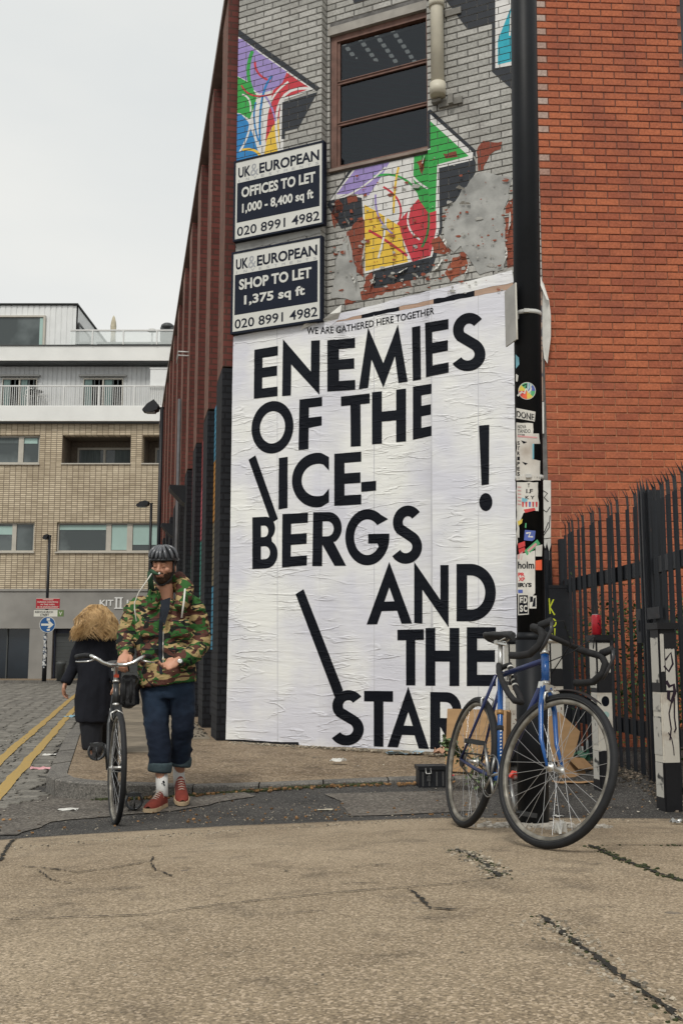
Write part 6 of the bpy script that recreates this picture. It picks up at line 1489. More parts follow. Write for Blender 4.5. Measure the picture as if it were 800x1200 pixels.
def wheel(root, C, T, Rw, seed, tw=.0165, rimm=None, fixer=None):
    """wheel about local y at C; T = transform of the wheel assembly inside the bike"""
    w = empty('wheel', (0, 0, 0)); w.parent = root; w.matrix_local = T @ Matrix.Translation(C)
    b = MB(); b.torus((0, 0, 0), (0, 1, 0), Rw-tw, tw, 72, 12); b.obj('tyre', RUBBER, w)
    b = MB(); b.torus((0, tw*.93, 0), (0, 1, 0), Rw-tw*1.35, .0018, 72, 5); b.torus((0, -tw*.93, 0), (0, 1, 0), Rw-tw*1.35, .0018, 72, 5); b.obj('tyre_wall', TYW, w)
    R = Rw-2*tw; b = MB(); n = 72; pr = [(R+.004, -.0105), (R-.002, -.0115), (R-.012, -.008), (R-.014, 0), (R-.012, .008), (R-.002, .0115), (R+.004, .0105)]
    vs = []; m_ = len(pr)
    for i in range(n):
        a = 2*pi*i/n
        for r, y in pr: vs.append((r*cos(a), y, r*sin(a)))
    b.add(vs, [(i*m_+j, ((i+1) % n)*m_+j, ((i+1) % n)*m_+j+1, i*m_+j+1) for i in range(n) for j in range(m_-1)], True); b.obj('rim', rimm or RIMG, w)
    b = MB(); RY = Matrix.Rotation(radians(90), 4, 'X')
    b.lathe([(.005, -.05), (.009, -.05), (.009, -.038), (.021, -.036), (.021, -.032), (.012, -.03), (.010, 0), (.012, .03), (.021, .032), (.021, .036), (.009, .038), (.009, .05), (.005, .05)], 20, RY); b.obj('hub', ALU, w)
    if 'm' not in _sp:
        b = MB(); b.tube([(0, 0, 0), (0, 0, 1)], .0011, 5, cap=False); _sp['m'] = b.mesh('spoke', SILT)
    for k in range(32):
        side = 1 if k % 2 else -1; lead = 1 if (k//2) % 2 else -1; a = 2*pi*k/32; ah = a+lead*radians(72 if True else 0)*(1)
        p = Vector((.0195*cos(ah), side*.034, .0195*sin(ah))); q = Vector(((R-.018)*cos(a), side*.002, (R-.018)*sin(a))); d = q-p
        o = link('spoke', _sp['m'], w); o.matrix_local = Matrix.Translation(p) @ d.to_track_quat('Z', 'Y').to_matrix().to_4x4() @ Matrix.Diagonal((1, 1, d.length, 1))
    return w
def bike(Rpos, Fpos, lean, steer, label, kind):
    Rr = .34
    f = (Fpos-Rpos); up = Vector((0, 0, 1)); M = frame_mat(f, up - f.normalized()*f.normalized().z)
    M = Matrix.Translation(Rpos) @ M @ Matrix.Rotation(lean, 4, 'X')
    root = empty('bicycle', label=label, cat='bicycle', group=None, M=M)
    wb = .99; hA = Vector((.943, 0, .34)); ax = Vector((-.292, 0, .956)).normalized()
    TS = Matrix.Translation(hA) @ Matrix.Rotation(steer, 4, ax) @ Matrix.Translation(-hA)
    pm = BLUE if kind == 'road' else DKF; nm = NAVYF if kind == 'road' else DKF
    tw_ = .0185 if kind == 'road' else .0165; wheel(root, Vector((0, 0, Rr)), Matrix.Identity(4), Rr, 1, tw_); wf = wheel(root, Vector((wb, 0, Rr)), TS, Rr, 2, tw_)
    BB = Vector((.42, 0, .275)); ST = Vector((.262, 0, .80)); HT = hA+ax*((.86-.34)/.956); HB = hA+ax*((.715-.34)/.956)
    if kind != 'road': ST = Vector((.275, 0, .78))
    def tb(nm_, pts, r, m_, T=None, n=12):
        b = MB(); pts = [Vector(p) for p in pts]
        if T is not None: pts = [T @ p for p in pts]
        b.tube(pts, r, n); return b.obj(nm_, m_, root)
    tb('seat_tube', [BB, ST], .0145, pm); tb('top_tube', [ST+Vector((0, 0, -.02)), HT+ax*-.035], .0135, nm if kind == 'road' else pm); tb('down_tube', [BB, HB+ax*.03], .0155, nm if kind == 'road' else pm)
    tb('head_tube', [HB, HT], .0185, pm, n=16); b = MB()
    for p in (HB, HT): b.tube([p-ax*.008, p+ax*.008], .0215, 16)
    b.obj('headset', ALU, root)
    for s in (-1, 1):
        tb('chain_stay', [BB+Vector((-.03, s*.03, 0)), (.2, s*.045, .30), (0, s*.058, .34)], [.011, .010, .007], nm); tb('seat_stay', [ST+Vector((-.01, s*.018, -.02)), (.13, s*.035, .57), (0, s*.058, .34)], [.009, .008, .006], nm)
    b = MB(); b.lathe([(.021, -.036), (.021, .036)], 18, Matrix.Translation(BB) @ Matrix.Rotation(radians(90), 4, 'X')); b.obj('bottom_bracket', pm, root)
    # fork
    for s in (-1, 1): tb('fork_blade', [HB+Vector((.005, s*.02, -.01)), hA+ax*.27+Vector((.01, s*.045, 0)), hA+ax*.12+Vector((.012, s*.05, 0)), (wb, s*.052, Rr)], [.013, .012, .010, .006], pm, TS)
    b = MB(); b.cbox((0, 0, 0), (.03, .07, .03), TS @ Matrix.Translation(HB+Vector((.004, 0, -.014)))); b.obj('fork_crown', ALU if kind == 'road' else pm, root)
    # cranks (left of the bike is +y)
    ca = radians(-62) if kind == 'road' else radians(-96)
    RYm = Matrix.Rotation(radians(90), 4, 'X')
    b = MB(); c = BB+Vector((0, -.045, 0)); b.torus(c, (0, 1, 0), .092, .004, 44, 6, ry=.002)
    for k in range(5): a = ca+2*pi*k/5; b.tube([c, c+Vector((.09*cos(a), 0, .09*sin(a)))], .007, 6)
    b.torus(c+Vector((0, -.006, 0)), (0, 1, 0), .10, .003, 44, 6, ry=.0015); b.obj('chainring', DSTEEL, root)
    for s, a in ((1, ca), (-1, ca+pi)):
        p0 = BB+Vector((0, s*.055, 0)); p1_ = p0+Vector((.17*cos(a), s*.012, .17*sin(a))); tb('crank', [p0, p1_], [(.012, .007), (.009, .006)], DKF if kind != 'road' else DSTEEL, n=8)
        b = MB(); pc_ = p1_+Vector((0, s*.055, 0)); b.cbox(pc_+Vector((.025, 0, 0)), (.012, .085, .022)); b.cbox(pc_-Vector((.025, 0, 0)), (.012, .085, .022)); b.tube([p1_, pc_+Vector((0, s*.045, 0))], .006, 8); b.cbox(pc_+Vector((0, s*.04, 0)), (.05, .01, .02))
        if kind != 'road':   # toe clip and strap
            b.torus(pc_+Vector((.0, 0, -.045)), (1, 0, 0), .052, .009, 24, 6, ry=.03); b.tube([pc_+Vector((.03, s*.0, -.01)), pc_+Vector((.1, 0, -.02)), pc_+Vector((.11, 0, -.06)), pc_+Vector((.03, 0, -.09))], .006, 6)
        b.obj('pedal', DKF, root)
    b = MB(); cy = -.047
    for s_ in (1, -1): b.tube([BB+Vector((0, cy, s_*.094)), Vector((0, cy, .34+s_*.036))], (.002, .005), 6)
    b.obj('chain', CHN, root); b = MB(); b.lathe([(.037, -.004), (.037, .004)], 22, Matrix.Translation((0, cy, .34)) @ RYm); b.obj('sprocket', CHN, root)
    # seat
    sd = (ST-BB).normalized(); st = ST+sd*(.17 if kind == 'road' else .17)
    tb('seat_post', [ST, st], .0125, ALU)
    sm_ = MB(); z0 = st.z+.02; xs_ = [(-.115, .066, .0), (-.10, .073, .006), (-.05, .066, .004), (.0, .045, 0), (.05, .027, .0), (.11, .019, -.004), (.145, .014, -.014)]
    vs = []; k_ = 12
    for x, w_, dz in xs_:
        for j in range(k_):
            a = 2*pi*j/k_; zz = .018*sin(a) if sin(a) > 0 else .034*sin(a)*(1 if x < -.02 else .8); vs.append((st.x+x+.02, w_*cos(a), z0+dz+zz+.01))
    sm_.add(vs, [(i*k_+j, i*k_+(j+1) % k_, (i+1)*k_+(j+1) % k_, (i+1)*k_+j) for i in range(len(xs_)-1) for j in range(k_)], True); sm_.add(vs[:k_], [tuple(range(k_-1, -1, -1))]); sm_.add(vs[-k_:], [tuple(range(k_))]); sm_.obj('saddle', SADL, root)
    b = MB()
    for s in (-1, 1): b.tube([(st.x-.08, s*.022, z0-.012), (st.x, s*.022, z0-.03), (st.x+.1, s*.012, z0-.01)], .0035, 6)
    b.cbox((st.x, 0, z0-.028), (.04, .055, .02)); b.obj('saddle_rails', STEEL, root)
    # stem, bars
    Q = HT+ax*.055 if kind == 'road' else HT+ax*.09
    if kind == 'road':
        C_ = Q+Vector((.085, 0, .012)); tb('stem', [HT, Q, Q+Vector((.03, 0, .008)), C_], [.012, .013, .0125, .014], ALU, TS)
        hp = [(C_.x, 0, C_.z), (C_.x, .12, C_.z), (C_.x+.005, .175, C_.z), (C_.x+.03, .20, C_.z-.002), (C_.x+.085, .207, C_.z-.012), (C_.x+.112, .21, C_.z-.045), (C_.x+.105, .212, C_.z-.09), (C_.x+.06, .214, C_.z-.132), (C_.x-.0, .216, C_.z-.142), (C_.x-.055, .217, C_.z-.142)]
        tb('handlebar', [(C_.x, -.13, C_.z), (C_.x, .13, C_.z)], .0128, TAPE, TS)
        for s in (-1, 1):
            tb('bar_tape', [(x, y*s, z) for x, y, z in hp[1:]], .0168, TAPE, TS, 14)
            b = MB(); b.tube([TS @ Vector((C_.x+.08, s*.207, C_.z+.0)), TS @ Vector((C_.x+.115, s*.207, C_.z+.014)), TS @ Vector((C_.x+.145, s*.207, C_.z+.03))], [(.016, .02), (.014, .018), (.010, .014)], 10); b.obj('brake_hood', RUBBER, root)
            b = MB(); b.tube([TS @ Vector((C_.x+.145, s*.207, C_.z+.025)), TS @ Vector((C_.x+.155, s*.208, C_.z-.02)), TS @ Vector((C_.x+.135, s*.209, C_.z-.08)), TS @ Vector((C_.x+.115, s*.21, C_.z-.12))], [(.006, .009), (.005, .009), (.004, .008), (.003, .007)], 8); b.obj('brake_lever', mat('black_lever', (.03, .03, .033), .3, .2, 9), root)
        b = MB(); b.tube([TS @ Vector(p) for p in ((C_.x+.04, -.19, C_.z+.02), (C_.x+.11, -.1, C_.z+.06), (C_.x+.08, 0, C_.z-.02), (C_.x-.0, .0, C_.z-.16))], .0028, 6); b.tube([TS @ Vector(p) for p in ((C_.x+.04, .19, C_.z+.02), (C_.x+.12, .1, C_.z+.05), (C_.x+.08, .02, C_.z-.05), (C_.x-.1, .015, C_.z-.12))], .0028, 6); b.obj('brake_cable', RUBBER, root)
        # stub mudguard over the front tyre
        b = MB(); vs = []; w = .021
        for k in range(13):
            a = radians(60+k*3.6); 
            for y, dr in ((-w, -.006), (-w*.5, .002), (0, .004), (w*.5, .002), (w, -.006)): vs.append(TS @ Vector((wb+(.352+dr)*cos(a), y, .34+(.352+dr)*sin(a))))
        b.add(vs, [(i*5+j, i*5+j+1, (i+1)*5+j+1, (i+1)*5+j) for i in range(12) for j in range(4)], True); b.obj('mudguard', SADL, root)
        for zc in (.45, .60): b = MB(); q = BB.lerp(ST, zc); b.tube([q-sd*.012, q+sd*.012], .0175, 12); b.obj('frame_band', TAPE if zc < .5 else mat('brass_band', (.35, .2, .08), .5, metal=.5), root)
        b = MB(); text_on(b, 'RACING', lambda x, y: BB.lerp(ST, .48+x*.30)+Vector((.0075*0-.0155*cos(.2)*0, 0, 0))+Vector((sin(.3)*.0149*(1), 0, 0))*0+Vector((.0152*cos((y-.5)*1.2-1.9), .0152*sin((y-.5)*1.2-1.9), 0)), 0, 1, 0, 1, .02) if False else None
        TB = mat('tube_lettering', (.75, .78, .8), .4); b = MB()
        vs, ts, _ = textmesh('PEUGEOT'[::1] if False else 'RALEIGH', .02) if False else ([], [], 1)
        for k in range(9):
            q = BB.lerp(ST, .20+k*.032); b.cbox(q+Vector((.0146, -.002, 0)), (.0012, .008, .009))
        b.obj('frame_lettering', TB, root, kind='stuff')
    else:
        C_ = Q+Vector((.07, 0, .02)); tb('stem', [HT, Q, Q+Vector((.02, 0, .015)), C_], [.012, .013, .0125, .015], ALU, TS)
        hp = [(C_.x, 0, C_.z), (C_.x+.005, .05, C_.z+.0), (C_.x+.02, .095, C_.z+.014), (C_.x+.018, .135, C_.z+.04), (C_.x-.015, .17, C_.z+.056), (C_.x-.07, .20, C_.z+.058), (C_.x-.13, .222, C_.z+.054), (C_.x-.19, .24, C_.z+.05)]
        for s in (-1, 1):
            tb('handlebar', [(x, y*s, z) for x, y, z in hp[:7]], .0118, STEEL, TS); tb('grip', [(x, y*s, z) for x, y, z in hp[4:]], .0165, RUBBER, TS)
            b = MB(); b.tube([TS @ Vector((C_.x+.01, s*.15, C_.z+.03)), TS @ Vector((C_.x+.03, s*.19, C_.z+.02)), TS @ Vector((C_.x-.04, s*.235, C_.z+.018)), TS @ Vector((C_.x-.1, s*.25, C_.z+.02))], [.008, .006, .005, .005], 6); b.obj('brake_lever', STEEL, root)
        b = MB(); b.tube([TS @ Vector(p) for p in ((C_.x+.03, .17, C_.z+.02), (C_.x+.10, .12, C_.z-.1), (C_.x+.06, .06, C_.z-.22), (C_.x+.0, .01, C_.z-.25))], .0028, 6); b.obj('brake_cable', RUBBER, root)
        b = MB(); b.cbox((0, 0, 0), (.02, .03, .02), TS @ Matrix.Translation(Q+Vector((.03, 0, -.05)))); b.obj('reflector', mat('red_orange_plastic', (.5, .06, .02), .4), root)
    for (T_, p) in ((TS, HB+Vector((.04, 0, -.05))), (Matrix.Identity(4), Vector((.13, 0, .66)))):
        b = MB()
        for s in (-1, 1): b.tube([T_ @ (p+Vector((0, 0, .02))), T_ @ (p+Vector((.005, s*.035, 0))), T_ @ (p+Vector((.0, s*.03, -.035))), T_ @ (p+Vector((.0, s*.016, -.05)))], [(.007, .006)]*4, 8)
        b.obj('brake_caliper', ALU, root)
    return root, M, TS
b1, M1, TS1 = bike(Vector((.628, 5.5, F(.628, 5.5)+.0)), Vector((.865, 4.535, F(.865, 4.535))), radians(-10.3), radians(22), 'blue racing bicycle with dropped handlebars leaning on the black pole', 'road')
# cable lock wound round the frame
lk = empty('bike_lock', M=M1 @ Matrix.Translation((.33, 0, .74)), label='black and white taped lock wound round the seat tube of the blue bicycle', cat='lock')
b = MB(); P = [(-.06, 0, .08), (-.03, .03, .1), (.02, .035, .05), (.08, .03, -.02), (.15, .03, -.07), (.2, .02, -.1), (.21, -.02, -.1), (.14, -.03, -.06), (.06, -.035, .0), (0, -.035, .05), (-.05, -.02, .09)]
b.tube(P, .015, 10, closed=True); b.obj('cable', TAPE, lk); b = MB()
for k in range(0, 5, 1): b.tube([Vector(P[1]).lerp(Vector(P[3]), .1+k*.2), Vector(P[1]).lerp(Vector(P[3]), .16+k*.2)], .0162, 10)
b.obj('white_tape', SWt, lk)
r2 = atY(141, 942, 7.45); rp2 = Vector((r2.x-.03, 7.42, .0)); f2 = Vector((atY(136, 965, 6.5).x, 6.5, H(-1.38, 6.5)))
b2_, M2, TS2 = bike(rp2, f2, radians(1.5), radians(7), 'dark upright bicycle with silver swept handlebars wheeled by the bearded man', 'town')
# ------------------------------------------------------------------ the man
SKIN = mat('skin', (.50, .255, .165), .5, .12, 9, .0006, 120, spec=.4)
def camo():
    m, n, p = newmat('camouflage_cloth'); A = n.nodes.new; K = n.links.new
    tc = A('ShaderNodeTexCoord'); mp = A('ShaderNodeMapping'); mp.inputs['Scale'].default_value = (1, .8, 1.9); mp.inputs['Rotation'].default_value = (0, .35, 0); K(tc.outputs['Object'], mp.inputs[0])
    last = None
    def layer(sc_, off, lo, col, last):
        m2 = A('ShaderNodeMapping'); m2.inputs['Location'].default_value = (off, off*.7, off*1.3); K(mp.outputs[0], m2.inputs[0])
        nz = A('ShaderNodeTexNoise'); nz.inputs['Scale'].default_value = sc_; nz.inputs['Detail'].default_value = 1.5; nz.inputs['Distortion'].default_value = 1.3; K(m2.outputs[0], nz.inputs[0])
        g = A('ShaderNodeMath'); g.operation = 'GREATER_THAN'; g.inputs[1].default_value = lo; K(nz.outputs[0], g.inputs[0])
        mx = A('ShaderNodeMix'); mx.data_type = 'RGBA'; K(g.outputs[0], mx.inputs[0]); mx.inputs[7].default_value = c4(col)
        if last is None: mx.inputs[6].default_value = (.40, .295, .14, 1)
        else: K(last, mx.inputs[6])
        return mx.outputs[2]
    last = layer(6.5, 3.1, .49, (.035, .115, .03), last); last = layer(8.5, 9.3, .535, (.095, .04, .03), last); last = layer(9, 17.7, .60, (.014, .016, .014), last)
    K(last, p.inputs['Base Color']); setin(p, 'Roughness', .85); setin(p, 'Specular IOR Level', .2)
    n2 = A('ShaderNodeTexNoise'); n2.inputs['Scale'].default_value = 14; n2.inputs['Detail'].default_value = 4; n2.inputs['Distortion'].default_value = 1; m3 = A('ShaderNodeMapping'); m3.inputs['Scale'].default_value = (1, 1, 2); K(tc.outputs['Object'], m3.inputs[0]); K(m3.outputs[0], n2.inputs[0])
    b = A('ShaderNodeBump'); b.inputs['Distance'].default_value = .02; b.inputs['Strength'].default_value = .7; K(n2.outputs[0], b.inputs['Height']); K(b.outputs[0], p.inputs['Normal']); return m
CAMO = camo()
def denim():
    m = mat('dark_denim', (.005, .011, .026), .9, .2, 3, .012, 9, col2=(.022, .048, .088), thr=(.48, .75), detail=3); return m
DENIM = denim(); CUFF = mat('denim_cuff', (.05, .075, .085), .9, .15, 60, .001, 200)
man = empty('person', (-1.2, 7.3, H(-1.2, 7.3)), label='bearded man in cycle helmet, camouflage jacket, turned-up jeans and red shoes wheeling a bicycle', cat='person')
MO = Vector(man.location)
def A_(px, py, Y=7.3): return atY(px, py, Y)-MO
def mob(me, name, m, parent=None):
    return link(name, me, parent or man, m)
def limb(mb, pts, rr, n=16, caps=True):
    """pts: (px,py,Y); rr: (across, fore-aft) radii; ends closed by balls"""
    P = [A_(*p) for p in pts]; mb.tube(P, rr, n)
    if caps:
        for p, r in ((P[0], rr[0]), (P[-1], rr[-1])):
            q = min(r) if isinstance(r, (tuple, list)) else r; mb.ball(p, q*.98, 8)
# --- body (skin): one continuous surface
bd = MB()
HC = A_(191.5, 664.2, 7.28)      # middle of the head
HS = 1.0
Rh = Matrix.Rotation(radians(8), 4, 'X') @ Matrix.Rotation(radians(-8), 4, 'Z')   # chin tucked, turned a little to his right
def hp_(x, y, z): return HC + (Rh @ Vector((x, y, z)))
def hball(c, r, n=14): bd.ball(hp_(*c), r, n, M=Rh)
hball((0, .02, .045), (.078, .098, .085)); hball((0, -.015, -.03), (.066, .082, .085)); hball((0, -.035, -.082), (.044, .048, .034)); hball((0, -.05, -.095), (.024, .026, .02))
hball((0, -.082, .030), (.052, .02, .012)); bd.tube([hp_(0, -.092, .028), hp_(0, -.106, -.004), hp_(0, -.120, -.022)], [.009, .011, .014], 10); hball((0, -.116, -.024), (.017, .013, .011), 8); hball((.013, -.104, -.026), (.009, .010, .008), 8); hball((-.013, -.104, -.026), (.009, .010, .008), 8)
for s in (-1, 1):
    hball((s*.046, -.066, -.018), (.022, .024, .022)); hball((s*.031, -.082, .010), (.015, .012, .010), 10); bd.ball(hp_(s*.080, .012, -.01), (.010, .020, .032), 10, M=Rh)
hball((0, -.096, -.052), (.022, .010, .006), 8); hball((0, -.094, -.063), (.019, .010, .007), 8)
nb = A_(194, 712, 7.36)
bd.tube([hp_(0, .02, -.05), hp_(0, .03, -.11), nb, nb+Vector((0, .02, -.08))], [(.056, .06), (.055, .058), (.066, .062), (.1, .08)], 16)
bd.tube([A_(193, 716, 7.38), A_(193, 740, 7.38), A_(194, 775, 7.36), A_(195, 800, 7.36)], [(.15, .09), (.15, .10), (.13, .09), (.14, .10)], 18)
SHR, SHL = A_(163, 714, 7.38), A_(224, 712, 7.38); ELR, ELL = A_(151, 748, 7.36), A_(236, 752, 7.40); WRR, WRL = A_(147, 769, 7.16), A_(208, 775, 7.12)
for a_, b_, c_ in ((SHR, ELR, WRR), (SHL, ELL, WRL)): bd.tube([Vector((0, 0, 1.45))*0+A_(193, 716, 7.38), a_, a_.lerp(b_, .5), b_, b_.lerp(c_, .4), c_], [.06, .055, .048, .038, .036, (.029, .022)], 12)
HPR, HPL = A_(183, 806, 7.36), A_(213, 806, 7.36); KNR, KNL = A_(186, 856, 7.26), A_(214, 852, 7.34); ANR, ANL = A_(190, 922, 7.22), A_(210, 908, 7.50)
for a_, b_, c_ in ((HPR, KNR, ANR), (HPL, KNL, ANL)): bd.tube([a_, a_.lerp(b_, .5), b_, b_.lerp(c_, .35), c_], [.085, .075, .055, .052, .034], 12)
bd.tube([ANR, A_(189, 934, 7.2), A_(184, 940, 7.10)], [.034, .035, .03], 10); bd.tube([ANL, A_(211, 922, 7.46), A_(212, 932, 7.38)], [.034, .035, .03], 10)
def hand(mb, wrist, palm_dir, up, side, curl, L_=.085):
    """palm from the wrist, four unequal bent fingers, thumb from the side of the palm"""
    d = palm_dir.normalized(); u = (up-d*up.dot(d)).normalized(); s = d.cross(u)*side
    pc_ = wrist+d*L_*.55
    M_ = Matrix(((d.x, s.x, u.x, 0), (d.y, s.y, u.y, 0), (d.z, s.z, u.z, 0), (0, 0, 0, 1))); mb.ball(pc_, (L_*.62, .042, .018), 12, M=M_); mb.tube([wrist-d*.02, wrist+d*.02, pc_], [(.022, .027)]*2+[.018], 10)
    for k, (o, ln) in enumerate(((-.030, .066), (-.010, .074), (.010, .070), (.029, .054))):
        p = wrist+d*L_+s*o; v = d.copy(); P = [p-d*.015, p]; 
        for j, fr_ in enumerate((.42, .32, .26)):
            v = (Matrix.Rotation(-curl[j]*side*1.0, 3, s*side) @ v); P.append(P[-1]+v*ln*fr_*1.25)
        mb.tube(P, [.0098, .0095, .0088, .0082, .007], 8); mb.ball(P[-1], .0072, 6)
    p = wrist+d*L_*.25-s*.034; P = [p, p-s*.018+d*.022-u*.008, p-s*.014+d*.048-u*.022, p+d*.068-u*.03+s*.004]
    mb.tube(P, [.013, .012, .0105, .009], 8); mb.ball(P[-1], .0088, 6)
sadp = (M2 @ Vector((.36, 0, 1.0)))-MO
bar_end = (M2 @ TS2 @ Vector((.0, 0, 0)))
# right hand closed over the saddle nose, left hand by the grip
hand(bd, A_(147.5, 766, 7.13), Vector((-.05, -.72, -.5)), Vector((-.1, -.6, .8)), 1, (.75, .8, .6), .095)
hand(bd, A_(209, 774, 7.10), Vector((-.72, -.42, -.42)), Vector((-.1, -.85, .5)), -1, (.45, .6, .5))
bme = remeshed(bd, .0058, 3, 'body'); body = mob(bme, 'body', SKIN)
# --- face details
IR = Rh.inverted()
def hl(co): return IR @ (co-HC)
HAIR = mat('dark_brown_hair', (.05, .026, .015), .8, .5, 60, .002, 160, stretch=(1, 1, .4)); STUB = mat('stubble', (.085, .04, .025), .85, .4, 90, .001, 200)
shell(bme, lambda c, n_: (lambda q: -.15 < q.z < -.036 and -.13 < q.y < .03 and (q.z < -.068 or abs(q.x) > .028 or -.047 < q.z < -.036) and q.z < -.034-.35*max(0, -(q.y+.09))+.010*noise.noise(c*60)-.012*(abs(q.x) < .05)*(abs(q.x) > .028)+ (0.02 if abs(q.x) > .05 and q.y > -.05 else 0) and (abs(q.x) < .09))(hl(c)) and not (hl(c).z < -.12 and hl(c).y > -.04), lambda co: .0035+.0015*noise.noise(co*140), 'beard', HAIR, man)
b = MB()
for s in (-1, 1):
    b.tube([hp_(s*.012, -.0985, .031), hp_(s*.030, -.098, .036), hp_(s*.052, -.082, .030)], [(.004, .003), (.0048, .003), (.003, .002)], 8)
b.obj('eyebrow', HAIR, man); b = MB()
for s in (-1, 1): b.tube([hp_(s*.018, -.0925, .003), hp_(s*.031, -.0955, -.001), hp_(s*.045, -.0865, .003)], [(.0018, .0015), (.0028, .0018), (.0018, .0015)], 6)
b.obj('closed_eyelid', STUB, man); b = MB(); b.tube([hp_(-.02, -.1035, -.0575), hp_(0, -.1085, -.0565), hp_(.02, -.1035, -.0575)], [(.003, .0018), (.004, .0025), (.003, .0018)], 6); b.obj('lips', mat('lips', (.36, .11, .09), .5), man)
shell(bme, lambda c, n_: (lambda q: q.z > .005 and (q.z > .062 or q.y > -.02) and (q.y > .005 or q.z > .062) and q.z > -.02-(q.y*.4))(hl(c)) and c.z > HC.z-.05, .006, 'hair', HAIR, man)
# --- helmet
hm = empty('helmet', (0, 0, 0)); hm.parent = man
HG = mat('helmet_grey', (.09, .095, .105), .28, .2, 5, spec=.6); HB_ = mat('helmet_black', (.012, .013, .015), .4, .2, 5)
def hel(az, el, r):   # point of the helmet dome in head space, az from the brow
    x = sin(az)*cos(el); y = -cos(az)*cos(el); z = sin(el); return hp_(x*r*.098, .018+y*r*.128, .062+z*r*.088)
b = MB(); vs = []; n_ = 28; k_ = 8
for j in range(k_+1):
    for i in range(n_): vs.append(hel(2*pi*i/n_, radians(-8+98*j/k_), .96 if j else 1.0))
b.add(vs, [(j*n_+i, j*n_+(i+1) % n_, (j+1)*n_+(i+1) % n_, (j+1)*n_+i) for j in range(k_) for i in range(n_)], True); b.obj('shell', HB_, hm)
b = MB(); b.tube([hel(2*pi*i/36, radians(-6), 1.0) for i in range(36)], (.009, .011), 8, closed=True); b.obj('rim', HB_, hm)
for a0, a1 in ((-9, -3), (9, 3), (-32, -16), (32, 16), (-58, -44), (58, 44), (-84, -80), (84, 80), (180, 180), (140, 165), (-140, -165)):
    b = MB(); b.tube([hel(radians(lerp(a0, a1, t)), radians(lerp(-2, 80, t)), 1.02+.05*sin(pi*t)) for t in [k/8 for k in range(9)]], [(.007+.005*sin(pi*k/8), .008) for k in range(9)], 8); b.obj('rib', HG, hm)
b = MB()
for s in (-1, 1):
    b.tube([hp_(s*.082, -.02, .05), hp_(s*.080, -.01, -.03), hp_(s*.060, -.02, -.09), hp_(s*.02, -.045, -.122), hp_(0, -.05, -.128)], (.0085, .0022), 6); b.tube([hp_(s*.082, .05, .05), hp_(s*.078, .01, -.03)], (.0075, .002), 6)
b.obj('strap', HB_, hm)
# --- jacket
jk = MB()
jk.tube([A_(193, 702, 7.38), A_(192, 712, 7.38), A_(191, 724, 7.37), A_(192, 745, 7.36), A_(194, 770, 7.35), A_(196, 790, 7.34), A_(197, 802, 7.34)], [(.09, .08), (.185, .105), (.205, .125), (.205, .135), (.195, .14), (.20, .145), (.208, .15)], 28)
for P, R_ in (([(165, 710, 7.38), (158, 716, 7.38), (152, 734, 7.38), (148, 748, 7.35), (147, 757, 7.26), (148.5, 766, 7.17)], [.07, .074, .068, .064, .056, .05]), ([(222, 708, 7.38), (228, 714, 7.38), (233, 732, 7.40), (235.5, 751, 7.39), (227, 766, 7.26), (214, 773, 7.14)], [.070, .075, .070, .072, .062, .050])):
    limb(jk, P, R_)
    rg = random.Random(int(P[0][0]))
    Q_ = [A_(*p) for p in P]
    for k in range(9):   # bunched folds round the sleeve
        t = k/9*(len(Q_)-1.001)+.5; t = min(t, len(Q_)-1.01); i = int(t); c = Q_[i].lerp(Q_[i+1], t-i); d = (Q_[i+1]-Q_[i]).normalized(); r_ = lerp(R_[i], R_[i+1], t-i)
        dd = (d+Vector((rg.uniform(-.35, .35), rg.uniform(-.35, .35), rg.uniform(-.35, .35)))).normalized(); jk.torus(c, dd, r_*.93, .013, 26, 6)
# stand-up collar / hood bunched on his left and behind
jk.tube([A_(181, 704, 7.26), A_(184, 694, 7.33), A_(193, 686, 7.46), A_(209, 682, 7.44), A_(217, 690, 7.36), A_(216, 703, 7.27), A_(210, 713, 7.22)], [.03, .045, .07, .075, .062, .055, .035], 14)
jk.tube([A_(179, 714, 7.24), A_(178, 700, 7.24), A_(180, 690, 7.25)], [.035, .034, .022], 12)
for z_ in (736, 768): 
    for s_, x_ in ((-1, 176), (1, 211)): 
        c = A_(x_, z_, 7.225); jk.box(c+Vector((-.062, -.018, -.06)), c+Vector((.062, .02, .055)))
jme = remeshed(jk, .0105, 4, 'jacket'); wrinkle(jme, .006, 7, 3.3, (1, 1, 1.6)); wrinkle(jme, .003, 19, 8.1, (1, 1, 1.7)); jacket = mob(jme, 'jacket', CAMO)
